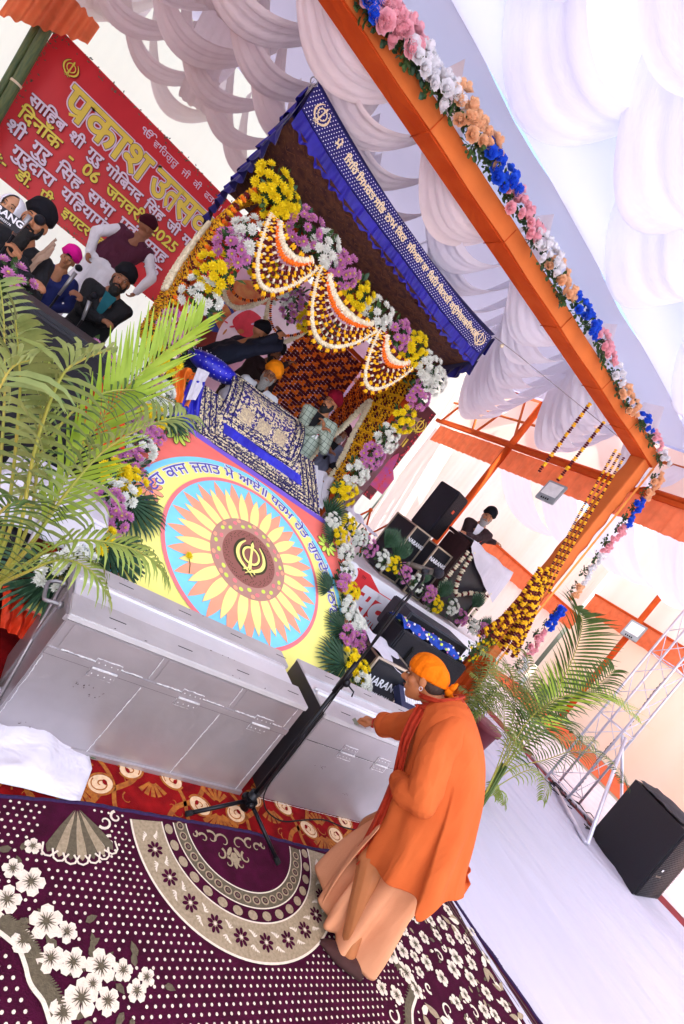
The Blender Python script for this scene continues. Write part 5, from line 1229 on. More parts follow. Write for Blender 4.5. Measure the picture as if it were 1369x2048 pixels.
garland(cat_rom([(lx0+.10,fy-.01,zst+lh-.06),(lx0+.16,fy-.01,zst+.62),(lx0+.32,fy-.01,zst+.38),(lx0+.52,fy-.01,zst+.50),(lx1-.06,fy-.01,zst+lh-.42)],6),'wrw',.030,'white and red flower garland looped in a V on the lectern front',step=.034,name='flower_garland')
# X easel frames wrapped in orange behind the stage flowers
for k,(x,y) in enumerate(((742,1020),(785,1045))):
    tp_=at(x,y,Y=5.6); mb=MB().mat(ORC); mb.tube([tp_,(tp_.x-.28,5.7,zst)],.014,6); mb.tube([tp_,(tp_.x+.30,5.6,zst)],.014,6); mb.sph(tp_,.03,8,6); tag(mb.build('easel'),('left' if k==0 else 'right')+' orange wrapped trestle standing behind the stage flowers','trestle')
# monitors by the man: case, tilted wedges, blue floral cloth, keyboard
gearY=3.25
mcase=cabinet('black flight case with white shop lettering and brown latches behind the orange turban',(3.27,3.22,.0),.50,.42,.84,.02,front='case',lettering=[("NARANG",1),("LUCKNOW",.62),("9757730087",.55)],fs=.105,edge=True,pads=True)
def slab(lab,c,d,rz,rx,label_parts=True,m=CAB,name='loudspeaker'):
    t=empty(name,c,lab,'loudspeaker'); R=Matrix.Translation(Vector(c))@Matrix.Rotation(rz,4,'Z')@Matrix.Rotation(rx,4,'X')
    mb=MB().mat(m); mb.box((0,0,0),d,bev=.015); mb.xf(R); mb.build('cabinet',t)
    mb=MB().mat(GRL); mb.box((0,-d[1]/2-.004,0),(d[0]*.94,.01,d[2]*.88)); mb.xf(R); mb.build('grille',t); 
    mb=MB().mat(BK); mb.box((-d[0]*.28,-d[1]/2-.014,0),(.03,.02,d[2]*.5),bev=.004); mb.box((-d[0]*.28,-d[1]/2-.03,0),(.02,.015,d[2]*.36)); mb.xf(R); mb.build('handle',t); return t
slab('black stage monitor lying in front, just left of the orange turban',(3.93,3.50,.88),(1.05,.36,.40),-.03,0)
slab('dark grey stage monitor lying behind the blue floral cloth, against the welcome board',(4.33,3.98,1.0),(1.05,.40,.36),-.03,0,m=CAB2)
mb=MB().mat(mat('floral_blue','#1d4fc0',.7,var=.3,scale=22,hex2='#0f2f8a',bump=.3,bscale=30)); a=Vector((3.42,3.50,1.11)); b=Vector((4.42,3.50,1.11))
mb.grid(lambda u,v:a.lerp(b,u)+Vector((0,-.14+.30*v,.03*math.sin(u*22+v*3)-.10*abs(v-.5)+.02)),50,10)
for k in range(60):
    u=random.random(); v=random.random(); p=a.lerp(b,u)+Vector((0,-.14+.30*v,.03*math.sin(u*22+v*3)-.10*abs(v-.5)+.026)); mb.mat((CHC['pink'],WH,GN)[k%3]); mb.sph(p,random.uniform(.008,.018),6,4)
tag(mb.build('floral_cloth'),'blue floral cloth laid over the stage monitors beside the orange turban','cloth')
for kk_,c_ in (('black',(3.93,3.5,.34)),('grey',(4.33,3.98,.41))):
    mb=MB().mat(CAB); mb.box(c_,(.95,.34,.66 if kk_=='black' else .80),bev=.01); mb.mat(STL)
    for sx in (-.47,.47): mb.box((c_[0]+sx,c_[1]-.175,c_[2]),(.02,.01,.6))
    tag(mb.build('equipment_case'),('nearer' if kk_=='black' else 'farther')+' dark equipment case carrying a stage monitor behind the man in orange','case')
drape([at(744,1292,Y=2.99),at(818,1362,Y=2.99),(3.62,3.42,.86),(3.05,3.42,.90)],MATS['white_cotton'],'white cloth thrown over the top of the flight case',amp=.008)
drape([at(814,1362,Y=2.97),at(812,1402,Y=2.97),at(868,1400,Y=3.05),at(832,1345,Y=3.1)],MATS['white_cotton'],'white cloth between the flight case and the keyboard',amp=.01)
kb=empty('keyboard',at(820,1415,Y=2.82),'dark electronic keyboard behind the arm of the man in orange','keyboard'); kc=at(835,1418,Y=2.85); mb=MB().mat(mat('keyboard_body','#23284a',.5)); mb.box(kc,(.55,.26,.07),R=Matrix.Rotation(.5,3,'X')); mb.build('body',kb)
mb=MB().mat(LTR)
for k in range(14): mb.box(kc+Vector((-.2+.030*k,.03,.055)),(.024,.13,.01),R=Matrix.Rotation(.5,3,'X'))
mb.build('keys',kb)
# left side dark cabinets and boxes behind the palm
cabinet('large black loudspeaker half hidden by the left palm, upper left',(-.18,3.75,.55),.62,.6,1.02,.1)
cabinet('black loudspeaker lower left behind the palm, beside the steel angle bar',(.02,3.05,.0),.62,.5,.56,.05)
cabinet('black floor monitor in the middle left behind the palm fronds',(.30,3.9,.45),.55,.5,.62,.05)
mb=MB().mat(MATS['white_cotton']); mb.box((.30,3.15,.70),(.60,.55,.24),bev=.02); tag(mb.build('white_carton'),'white carton half hidden behind the fronds of the left palm','carton')
mb=MB().mat(MATS['galvanised']); mb.tube([at(100,1000,Y=2.9),at(18,1185,Y=2.75)],.02,4); tag(mb.build('steel_bar'),'slanting grey steel bar between the left palm and the metal box','bar')
drape([at(0,1255,Y=2.6),at(60,1285,Y=2.6),at(100,1190,Y=2.75),at(10,1150,Y=2.75)],mat('red_orange_cloth','#d83a12',.7,var=.25,scale=12,bump=.4,bscale=20,wave=.5,wscale=9),'crumpled red orange cloth on the floor left of the metal box',amp=.04)
drape([at(70,1165,Y=2.75),at(120,1190,Y=2.75),at(130,1110,Y=3.0),at(90,1085,Y=3.0)],MATS['red_orange_cloth'],'red orange cloth under the lowest white flowers at the left',amp=.03)
drape([at(150,890,Y=3.6),at(250,900,Y=3.6),at(250,760,Y=4.3),at(140,720,Y=4.3)],MATS['red_orange_cloth'],'red cloth showing through the fronds of the left palm',amp=.03)
# subwoofer stack at the right, truss and cables
sb=empty('loudspeaker',(9.1,2.4,0),'big black subwoofer with a ribbed grille on the red strip at the right','loudspeaker')
s0=at(1180,1668,Z=0.0); s1=at(1263,1790,Z=0.0); hh=1.02
dv=(s1-s0); dv.z=0; nv=Vector((-dv.y,dv.x,0)).normalized(); s2=at(1312,1798,Z=0); nv=(s2-s1); wdt=nv.length; nv.normalize()
def prism(mb,base,h0,h1): 
    n=len(base); mb.add([Vector((p.x,p.y,h0)) for p in base]+[Vector((p.x,p.y,h1)) for p in base],[tuple(range(n))[::-1],tuple(range(n,2*n))]+[(i,(i+1)%n,(i+1)%n+n,i+n) for i in range(n)])
mb=MB().mat(CAB); prism(mb,[s0,s1,s1+nv*wdt,s0+nv*wdt],.0,hh); mb.build('cabinet',sb)
mb=MB().mat(GRL); prism(mb,[s1+dv.normalized()*.004+nv*.03,s1+dv.normalized()*.03+nv*.05,s1+dv.normalized()*.03+nv*(wdt-.05),s1+dv.normalized()*.004+nv*(wdt-.03)],.03,hh-.03)
mb.build('grille',sb)
mb=MB().mat(CAB)
for k in range(38): z=.05+k*(hh-.1)/37; c=s1+dv.normalized()*.034+nv*wdt/2; mb.tube([(s1+dv.normalized()*.034+nv*.05+Vector((0,0,z))),(s1+dv.normalized()*.034+nv*(wdt-.05)+Vector((0,0,z)))],.006,4)
mb.build('grille_ribs',sb)
mb=MB(); FMs=frame(s1+dv.normalized()*.045+nv*.20+Vector((0,0,.45)),nv,(0,0,1)); mb.mat(LTR); mb.box((0,0,0),(.05,.03,.004)); mb.xf(FMs); put_text(mb,"live audio",.05,FMs@Matrix.Translation((-.1,-.10,.002)),MATS['case_steel'],bold=.0); mb.build('badge',sb)
mb=MB().mat(mat('cover_black','#22212a',.8,var=.2,bump=.3)); mb.grid(lambda u,v:s0.lerp(s1,lerp(.02,.9,u))+nv*lerp(.0,wdt,v)+Vector((0,0,hh+.03+.06*math.sin(PI*u)*math.sin(PI*v)+.02*fnoise((u*6,v*6,0)))),20,16); tag(mb.build('speaker_cover'),'rumpled black cover lying on top of the big subwoofer','cover')
AL=mat('aluminium','#dcdae6',.4,.5,var=.05); tr_=empty('lighting_truss',(8.75,3.5,0),'aluminium lattice truss tower standing by the red strip, with a chain hoist','truss')
def tp(x,y,X): return at(x,y,X=X)
# four chords between a foot and a head outside the frame
c0=Vector((8.82,3.75,0)); hd=Vector((8.82,3.75,6.0)); hw=.21
ch=[(sx*hw,sy*hw) for sx in (-1,1) for sy in (-1,1)]
for (dx,dy) in ch:
    mb=MB().mat(AL); mb.tube([c0+Vector((dx,dy,.02)),hd+Vector((dx,dy,0))],.019,8); mb.build('chord',tr_)
mb=MB().mat(AL); 
for k in range(12):
    z=.15+k*.42
    for (a,b) in (((-1,-1),(1,-1)),((1,-1),(1,1)),((1,1),(-1,1)),((-1,1),(-1,-1))):
        s_=1 if k%2 else -1; p=Vector((a[0]*hw,a[1]*hw,z)); q=Vector((b[0]*hw,b[1]*hw,z+.42)); mb.tube([c0+p,c0+q],.007,5)
        if k%3==0: mb.tube([c0+p,c0+Vector((b[0]*hw,b[1]*hw,z))],.010,5)
mb.build('lattice',tr_)
mb=MB().mat(AL); p_=c0+Vector((-.1,-.25,1.35)); mb.tube([p_,at(1175,1688,Z=.05)],.026,8); mb.tube([p_+Vector((.1,.1,0)),c0+Vector((1.1,-.6,.02))],.024,8); mb.tube([c0+Vector((-.35,-.05,.06)),at(1172,1685,Z=.05)],.03,4); mb.tube([c0+Vector((0,-.7,.05)),c0+Vector((0,.7,.05))],.03,4); mb.build('outrigger',tr_)
ch_=empty('hoist_chain',(9.0,3.6,0),'dark hoist chain hanging inside the aluminium truss','chain'); mb=MB().mat(mat('chain_steel','#4a3f44',.5,.7)); z=.1
while z<4.5:
    c=c0+Vector((.05+.03*math.sin(z*5),-.1,z)); ax=Vector((1,0,0)) if int(z/.035)%2 else Vector((0,1,0)); mb.tube([c+ax*.016*math.cos(a)+Vector((0,0,.026*math.sin(a))) for a in [i*PI/3 for i in range(7)]],.006,4,cap=False); z+=.038
mb.build('chain',ch_)
random.seed(12)
mb=MB().mat(CAB)
for k in range(16):
    P=[]; x,y=8.55+random.uniform(-.1,.35),3.0+random.uniform(-.3,.8); a=random.uniform(0,6)
    for i in range(9): P.append((x,y,.02+.05*random.random())); a+=random.uniform(-1.3,1.3); x+=.10*math.cos(a)*.7; y+=.10*math.sin(a)
    mb.tube(cat_rom(P,4),.008,5,cap=False)
o=mb.build('cable_tangle'); tag(o,'tangle of black cables on the floor at the foot of the truss','cables',kind='stuff')
# ================================================================ microphone stand
ms=empty('microphone_stand',(1.85,1.93,0),'black microphone stand with tripod feet in front of the metal boxes','microphone stand')
SB=mat('stand_black','#14141a',.35,.5,var=.1); hub=Vector((1.85,1.93,.145))
mb=MB().mat(SB); mb.cyl((1.85,1.93,.10),(1.85,1.93,1.02),.0125,n=14); mb.build('lower_tube',ms)
mb=MB().mat(SB); mb.cyl((1.85,1.93,1.0),(1.846,1.93,1.70),.0075,n=12); mb.build('upper_tube',ms)
mb=MB().mat(SB); mb.cyl((1.85,1.93,.95),(1.85,1.93,1.05),.021,n=16); mb.sph((1.85,1.905,1.0),.024,12,8); mb.tube([(1.85,1.90,1.0),(1.89,1.86,.99),(1.89,1.85,.965)],.005,6); mb.cyl((1.83,1.915,.92),(1.83,1.915,1.12),.014,n=12); mb.build('clutch',ms)
mb=MB().mat(SB); mb.cyl((1.85,1.93,.09),(1.85,1.93,.20),.028,n=14); mb.box((1.85,1.93,.145),(.075,.075,.05),bev=.01); 
for k in range(3): a=k*2.09+.4; mb.sph((1.85+.035*math.cos(a),1.93+.035*math.sin(a),.145),.018,8,6)
mb.build('hub',ms)
for e in (at(372,1628,Z=.02),at(558,1728,Z=.02),at(500,1560,Z=.02)+Vector((.12,.02,0))):
    d=(Vector(e)-hub).normalized(); mb=MB().mat(SB); mb.tube([hub+d*.02,e-d*.03],.011,8); mb.build('leg',ms); mb=MB().mat(BK); mb.tube([e-d*.035,e],.014,8); mb.build('rubber_foot',ms)
mc=empty('microphone',(1.84,1.93,1.72),'black handheld microphone clipped on the stand, pointing right','microphone')
m0=at(838,1140,Y=1.93); m1=at(886,1147,Y=1.90); dd=(m1-m0).normalized(); tail=at(820,1128,Y=1.95)
mb=MB().mat(mat('mic_olive','#4b443c',.4,.3)); mb.tube([tail,m0.lerp(m1,.55)],[.014,.017],12); mb.tube([tail-dd*.02,tail],[.010,.013],10); mb.build('handle',mc)
mb=MB().mat(mat('mic_mesh','#14151f',.5,.5,bump=.6,bscale=300)); q=m0.lerp(m1,.80); mb.sph(q,.031,16,10,sc_=(1,1,1.12),R=dd.to_track_quat('Z','Y').to_matrix()); mb.build('head',mc)
mb=MB().mat(SB); mb.tube([(1.846,1.93,1.68),m0.lerp(m1,.30)-Vector((0,0,.012))],.010,8); mb.tube([m0.lerp(m1,.08),m0.lerp(m1,.38)],.020,10); mb.build('clip',ms)
mb=MB().mat(BK)
P=[tail-dd*.02,tail-dd*.05+Vector((-.0,0,-.02)),at(812,1165,Y=1.90),at(835,1195,Y=1.90),at(850,1185,Y=1.90),at(843,1172,Y=1.90),at(815,1190,Y=1.91),at(790,1220,Y=1.91),at(690,1365,Y=1.915),at(600,1490,Y=1.91),at(535,1575,Y=1.91)]
P2=[at(530,1612,Z=.03),at(545,1632,Z=.014),at(570,1643,Z=.014),at(610,1640,Z=.014),at(650,1640,Z=.014),at(690,1655,Z=.014),at(740,1665,Z=.014),at(800,1680,Z=.014)]
mb.tube(cat_rom(P+P2,6),.0042,6); tag(mb.build('microphone_cable'),'thin black microphone cable running down the stand and over the red carpet','cable')
# small fallen things
fw=empty('fallen_flower',onslope(378,1112,.03),'single yellow chrysanthemum with its stem lying on the painted sunflower','flower'); child('blossom',MUM['yellow'][0],fw,(0,0,0),NS.to_track_quat('Z','Y').to_euler(),.035)
mb=MB().mat(STEMG); mb.tube([onslope(378,1112,.03),onslope(381,1128,.02),onslope(379,1146,.02)],.003,5); mb.build('stem',fw)
# ================================================================ people
def capsule(bm_v,bm_f,a,b,ra,rb,n=12,sx=None):
    """closed tapered capsule appended to vertex / face lists"""
    a,b=Vector(a),Vector(b); d=b-a; l=d.length
    if l<1e-6: d=Vector((0,0,1)); l=1e-6
    Q=d.to_track_quat('Z','Y').to_matrix(); base=len(bm_v); rings=[]
    for i in range(5): t=-PI/2+PI/2*i/4; rings.append((ra*math.sin(t),ra*math.cos(t)))
    rr=[(z,r) for z,r in rings]+[(l+rb*math.sin(PI/2*i/4),rb*math.cos(PI/2*i/4)) for i in range(5)]
    for z,r in rr:
        for k in range(n):
            t=2*PI*k/n; bm_v.append(a+Q@Vector((max(r,1e-4)*math.cos(t),max(r,1e-4)*math.sin(t),z)))
    for i in range(len(rr)-1):
        for k in range(n): bm_f.append((base+i*n+k,base+i*n+(k+1)%n,base+(i+1)*n+(k+1)%n,base+(i+1)*n+k))
    bm_f.append(tuple(base+k for k in range(n))[::-1]); bm_f.append(tuple(base+(len(rr)-1)*n+k for k in range(n)))
def ellip(vs,fs,c,R,sc_,n=20,m=14):
    c=Vector(c); base=len(vs)
    for i in range(m+1):
        th=PI*i/m; s_=max(math.sin(th),1e-3)
        for k in range(n): a=2*PI*k/n; vs.append(c+R@Vector((s_*math.cos(a)*sc_[0],s_*math.sin(a)*sc_[1],math.cos(th)*sc_[2])))
    for i in range(m):
        for k in range(n): fs.append((base+i*n+k,base+(i+1)*n+k,base+(i+1)*n+(k+1)%n,base+i*n+(k+1)%n))
    fs.append(tuple(base+k for k in range(n))); fs.append(tuple(base+m*n+k for k in range(n))[::-1])
def blob(name,parts,m,parent,vox=.008,smooth=3,fn=None):
    """parts: ('c',a,b,ra,rb) capsules and ('e',centre,R,(x,y,z)) ellipsoids fused into one continuous skin"""
    vs,fs=[],[]
    for p in parts:
        if p[0]=='c': capsule(vs,fs,*p[1:])
        else: ellip(vs,fs,*p[1:])
    me=bpy.data.meshes.new(name); off=parent.location
    me.from_pydata([tuple(v-off) for v in vs],[],fs); o=bpy.data.objects.new(name,me)
    md=o.modifiers.new('r','REMESH'); md.mode='VOXEL'; md.voxel_size=vox; md.use_smooth_shade=True
    md=o.modifiers.new('s','SMOOTH'); md.iterations=smooth; md.factor=.5
    bm_mesh(o); o.data.name=name; o.data.materials.clear(); o.data.materials.append(m)
    for p in o.data.polygons: p.use_smooth=True
    if fn:
        for v in o.data.vertices: v.co=fn(Vector(v.co)+off,Vector(v.normal))-off
    C.objects.link(o); o.parent=parent; return o
def chain(P,R): return [('c',P[i],P[i+1],R[i],R[i+1]) for i in range(len(P)-1)]
SKIN={'a':mat('skin_tan','#a8714f',.55,var=.06,scale=20),'b':mat('skin_brown','#8a5a40',.55,var=.06,scale=20),'c':mat('skin_light','#c08e6c',.55,var=.06,scale=20)}
for m_ in SKIN.values(): m_.node_tree.nodes['Principled BSDF'].inputs['Subsurface Weight'].default_value=.08; m_.node_tree.nodes['Principled BSDF'].inputs['Subsurface Radius'].default_value=(.02,.008,.004)
EYW=mat('eye_white','#a89c92',.4); EYD=mat('eye_dark','#1a0f0c',.2); LIP=mat('lip','#7a3f38',.5); HB=mat('hair_black','#0d0b0c',.7,var=.3,scale=90,bump=.5,bscale=200); HG=mat('hair_grey','#8b8886',.8,var=.25,scale=90,bump=.5,bscale=200)
def cloth(name,h,**k):
    k.setdefault('bump',.25); k.setdefault('bscale',18); k.setdefault('var',.10); k.setdefault('crease',.6); k.setdefault('cscale',9); return mat(name,h,.85,scale=6,**k)
def head_parts(Hc,f,u,s=1.0):
    r=f.cross(u).normalized(); M=Matrix((r,f,u)).transposed(); V=lambda x,y,z:Hc+M@Vector((x,y,z))*s
    sc=lambda *a:tuple(q*s for q in a)
    P=[('e',V(0,-.015,.03),M,sc(.072,.092,.085)),('e',V(0,.018,-.045),M,sc(.056,.066,.068)),('c',V(0,.070,.02),V(0,.098,-.022),.011*s,.015*s),('c',V(-.010,.088,-.026),V(.010,.088,-.026),.012*s,.012*s),
       ('c',V(-.035,.071,.032),V(.035,.071,.032),.014*s,.014*s),('c',V(-.02,.070,-.062),V(.02,.070,-.062),.012*s,.012*s),('e',V(0,.052,-.092),M,sc(.026,.024,.022)),
       ('e',V(-.075,-.012,-.006),M,sc(.010,.020,.032)),('e',V(.075,-.012,-.006),M,sc(.010,.020,.032)),('e',V(-.04,.046,-.02),M,sc(.022,.026,.026)),('e',V(.04,.046,-.02),M,sc(.022,.026,.026))]
    return P,V,M,r
def face_bits(t,V,M,s,beard=None,must=True,glasses=False,blen=.0,vox=.009):
    for sx in (-1,1):
        mb=MB().mat(EYW); mb.sph(V(sx*.031,.076,.008),.0105*s,10,7,R=M,sc_=(1.2,.6,.45)); mb.mat(EYD); mb.sph(V(sx*.031,.0815,.008),.0055*s,8,6,R=M,sc_=(1,.6,.9)); mb.build('eye',t)
        mb=MB().mat(HB); mb.tube([V(sx*.014,.087,.034),V(sx*.032,.086,.040),V(sx*.050,.074,.034)],[.0028*s,.004*s,.002*s],5); mb.build('eyebrow',t)
    mb=MB().mat(LIP); mb.tube([V(-.022,.079,-.056),V(0,.086,-.054),V(.022,.079,-.056)],[.003*s,.006*s,.003*s],6); mb.build('lips',t)
    if beard:
        l=blen
        P=[('e',V(0,.030,-.085),M,(.060*s,.055*s,.045*s)),('e',V(-.058,.010,-.040),M,(.018*s,.030*s,.055*s)),('e',V(.058,.010,-.040),M,(.018*s,.030*s,.055*s)),('e',V(0,.045,-.10-l*.5),M,(.050*s,.042*s,(.045+l*.5)*s))]
        if must: P+=[('c',V(-.005,.091,-.044),V(-.042,.070,-.056),.009*s,.006*s),('c',V(.005,.091,-.044),V(.042,.070,-.056),.009*s,.006*s)]
        blob('beard',P,beard,t,vox=vox,smooth=2,fn=lambda p,n:p+n*.004*fnoise(p,60))
    if glasses:
        mb=MB().mat(mat('spectacle_frame','#2c2626',.3,.5))
        for sx in (-1,1): mb.tube([V(sx*.033+.022*math.cos(a),.094,.006+.018*math.sin(a)) for a in [i*PI/6 for i in range(13)]],.0018*s,4,cap=False); mb.tube([V(sx*.055,.092,.010),V(sx*.076,-.01,.012)],.0016*s,4)
        mb.tube([V(-.011,.096,.010),V(.011,.096,.010)],.0018*s,4); mb.build('spectacles',t)
def turban(t,V,M,s,m,under=None,size=1.0,tilt=.0):
    mb=MB().mat(m)
    def fn(u,v):
        a=u*2*PI; ph=v*PI
        fr=math.cos(a)                       # +1 front
        w=(1-v)*1.0+.42*(abs(math.sin(a/2-0))-.5)
        rdg=.085*abs(math.sin(w*12+(.5 if a>PI else 0)))**.6
        s_=math.sin(ph); x=math.sin(a)*s_; y=math.cos(a)*s_; z=math.cos(ph)
        k=1-rdg*min(1,s_*1.6)
        zz=z*.118*(1 if z>0 else .50)+.072+(.030*max(0,fr)**2*(1-abs(z)) -.020*max(0,-fr))*1.0
        yy=y*.126-.030
        return V(x*.104*size*k,y*.120*size*k-.020,zz*size+(1-size)*.04)
    mb.grid(fn,56,36,closeu=True); mb.build('turban',t)
    if under: mb=MB().mat(under); mb.add([V(-.035,.088,.045),V(.035,.088,.045),V(0,.098,.105)],[(0,1,2)]); mb.build('under_turban',t)
def fingers(P,w,d,n_,s=1.0,curl=.5,spread=.018,grip=0):
    """five unequal bent fingers at hand end w (wrist), pointing along d, palm normal n_"""
    d=Vector(d).normalized(); n_=Vector(n_); n_=(n_-d*n_.dot(d)).normalized(); sd=d.cross(n_); w=Vector(w)
    P.append(('c',w,w+d*.05*s+sd*.018*s,.024*s,.019*s)); P.append(('c',w,w+d*.05*s-sd*.018*s,.024*s,.019*s)); k0=w+d*.062*s
    for i,(o,l) in enumerate(((-.030,.052),(-.010,.070),(.011,.078),(.031,.072))):
        a=k0+sd*o*s*1.0; c=curl+.06*i; b=a+(d*math.cos(c*.6)+n_*math.sin(c*.6))*l*.48*s; e=b+(d*math.cos(c*1.5)+n_*math.sin(c*1.5))*l*.34*s; g=e+(d*math.cos(c*2.3)+n_*math.sin(c*2.3))*l*.26*s
        r=.0092*s; P+= [('c',a,b,r,r*.95),('c',b,e,r*.95,r*.88),('c',e,g,r*.88,r*.72)]
    a=w+d*.018*s+sd*.026*s; b=a+(d*.6+sd*.75+n_*.25).normalized()*.034*s; e=b+(d*.9+sd*.1+n_*.45).normalized()*.03*s; P+= [('c',a,b,.0125*s,.011*s),('c',b,e,.011*s,.008*s)]
def person(label,Hc,f,u=(0,0,1),s=1.0,skin='a',tur=None,tsize=1.0,beard=None,blen=.03,top=None,bottom=None,inner=None,sit=False,lean=(0,0,0),hands=None,glasses=False,badge=False,vest=None,shirt=None,floor=None,vox=.014,long=0,sh_dir=None,under=None,elbow=None,hair=None,hem=.0):
    Hc=Vector(Hc); f=Vector(f).normalized(); u=Vector(u).normalized(); f=(f-u*f.dot(u)).normalized(); floor=STZ if floor is None else floor
    P,V,M,r=head_parts(Hc,f,u,s)
    bd=Vector(sh_dir).normalized() if sh_dir else Vector((f.x,f.y,0)).normalized(); br=bd.cross(Vector((0,0,1))).normalized()
    N=Hc+Vector((0,0,-.158*s))-bd*.02*s; L_=Vector(lean); pel=N+Vector((0,0,-.50*s))-L_; up=(N-pel).normalized()
    t=empty('person',(Hc.x,Hc.y,floor),label,'person')
    P+=chain([Hc+Vector((0,0,-.06*s)),N],[.052*s,.058*s]); P+=chain([N,pel],[.08*s,.09*s])
    sh=[N-up*.045*s+br*sx*.175*s for sx in (-1,1)]
    T=[('c',N-up*.03*s,N-up*.02*s,.07*s,.07*s),('c',sh[0],sh[1],.068*s,.068*s)]
    ch=N-up*.20*s; T+=[('c',ch-br*.085*s,ch+br*.085*s,.110*s,.110*s),('c',N-up*.36*s-br*.07*s,N-up*.36*s+br*.07*s,.112*s,.112*s),('c',pel-br*.07*s,pel+br*.07*s,.118*s,.118*s)]
    T+=[('c',sh[i],ch+br*(2*i-1)*.09*s,.07*s,.10*s) for i in (0,1)]+[('c',ch+br*sx*.08*s,pel+br*sx*.075*s,.105*s,.115*s) for sx in (-1,1)]
    if hem: T+=[('c',pel+br*sx*.07*s,pel+br*sx*.09*s-Vector((0,0,hem)),.118*s,.13*s) for sx in (-1,1)]
    S=[]
    hands=hands or [None,None]
    for i,sx in enumerate((-1,1)):
        h=hands[i]
        if h is None: h=pel+br*sx*.16*s+bd*.16*s+Vector((0,0,.05)) if sit else pel+br*sx*.23*s+bd*.05+Vector((0,0,-.08*s))
        h=Vector(h); a=sh[i]; dv=h-a; l=dv.length; U=.29*s; Fo=.26*s
        if l>U+Fo-.01: h=a+dv.normalized()*(U+Fo-.012); dv=h-a; l=dv.length
        x=(U*U-Fo*Fo+l*l)/(2*l); hh=math.sqrt(max(0,U*U-x*x)); pref=(br*sx*.6+Vector((0,0,-.8))-bd*.35); dn=dv.normalized(); pref=(pref-dn*pref.dot(dn)).normalized(); e=a+dn*x+pref*hh
        P+=chain([a,e,h],[.048*s,.038*s,.026*s]); fd=(h-e).normalized(); fingers(P,h,fd,(-br*sx*.6+Vector((0,0,-.5))),s*.95,.6)
        S+=chain([a,e,h-fd*.01],[.068*s,.056*s,.044*s])
    if sit:
        kn=[pel+bd*.36*s+br*sx*.30*s+Vector((0,0,-.03)) for sx in (-1,1)]; ft=[pel+bd*.30*s-br*sx*.10*s+Vector((0,0,-.08)) for sx in (-1,1)]
        Lg=[]
        for i in (0,1): Lg+=chain([pel+br*(2*i-1)*.09*s,kn[i],ft[i]],[.105*s,.075*s,.05*s])
        P+=[('c',p[1],p[2],p[3]*.7,p[4]*.7) for p in Lg]
    else:
        Lg=[]
        for sx in (-1,1):
            hp=pel+br*sx*.09*s+Vector((0,0,-.04)); an=Vector((pel.x+br.x*sx*.10,pel.y+br.y*sx*.10,floor+.10)); k=hp.lerp(an,.52)+bd*.03
            Lg+=chain([hp,k,an],[.105*s,.078*s,.055*s])
        P+=[('c',p[1],p[2],p[3]*.7,p[4]*.7) for p in Lg]
    body=blob('body',P,SKIN[skin],t,vox=.009,smooth=1)
    dfn=lambda p,n:p+n*(.010*fnoise((p.x*9,p.y*9,p.z*5))+.006*fnoise((p.x*22,p.y*22,p.z*9)))
    if vest:
        blob('shirt',[('c',q[1],q[2],q[3]*.93,q[4]*.93) if q in T[:2] else q for q in T[:2]]+S+([('c',pel-br*.08*s,pel+br*.08*s,.125*s,.125*s)]+[('c',pel+br*sx*.07*s,pel+br*sx*.09*s-Vector((0,0,.42*s)),.12*s,.14*s) for sx in (-1,1)]),shirt,t,vox=vox,fn=dfn); blob('vest',[(q[0],q[1],q[2],q[3]*1.05,q[4]*1.05) for q in T[2:]]+[('c',sh[0]*.75+sh[1]*.25,sh[1]*.75+sh[0]*.25,.074*s,.074*s)],vest,t,vox=vox,fn=dfn)
    else: blob('jacket' if not sit else 'coat',T+S,top,t,vox=vox,fn=dfn)
    blob('trousers',Lg,bottom or top,t,vox=vox+.003,fn=dfn)
    if not sit:
        for sx in (-1,1):
            mb=MB().mat(CAB); c=Vector((pel.x+br.x*sx*.10,pel.y+br.y*sx*.10,floor+.045))+bd*.06; mb.sph(c,1,12,8,R=Matrix((br,bd,Vector((0,0,1)))).transposed(),sc_=(.05,.14,.05)); mb.build('shoe',t)
    if inner:      # shirt front showing in the collar opening
        mb=MB().mat(inner)
        def inn(uu,vv):
            w_=.055*(1-vv*.75)*s; return N-up*(.0+.30*vv)*s+br*(uu-.5)*2*w_+bd*(.085+.045*min(1,vv*3))*s-up*.0
        mb.grid(inn,6,8); mb.build('shirt_front',t)
    if badge:
        c=ch+br*-.10*s+bd*.125*s+up*.02; FMb=frame(c,-br if False else br,up); mb=MB()
        for q,(rr,mm) in enumerate(((.040,WR),(.031,WW),(.018,WR))): mb.mat(mm); disc(mb,FMb,(0,0),rr*s,16,.010+.002*q)
        mb.mat(WW); 
        for sx in (-1,1): flat(mb,FMb,[(sx*.005,-.03),(sx*.025,-.03),(sx*.03,-.085),(sx*.012,-.08)],.009)
        mb.build('rosette',t)
    face_bits(t,V,M,s,beard,True,glasses,blen)
    if tur: turban(t,V,M,s,tur,under,tsize)
    return t,V,M,N,bd,br,up,pel
def hp(x,y,Y): return at(x,y,Y=Y)
TB={k:mat('turban_'+k,h,.9,var=.15,scale=12,bump=.3,bscale=50,spec=.15) for k,h in {'black':'#15151b','navy':'#14182e','maroon':'#3a0f1e','wine':'#7a0f28','orange':'#f08a12','magenta':'#d6188c'}.items()}
K_=cloth('cloth_black','#101016'); NV=cloth('cloth_navy','#10162c'); MA=cloth('cloth_maroon','#4a1730'); WHc=cloth('cloth_white','#dcdce6'); TE=cloth('cloth_teal','#0b5560'); DB=cloth('cloth_dark_brown','#2b161a'); GR=cloth('cloth_grey_blue','#6f7089'); TR=cloth('trousers_black','#14131a'); CH=cloth('cloth_check','#9fb0a0')
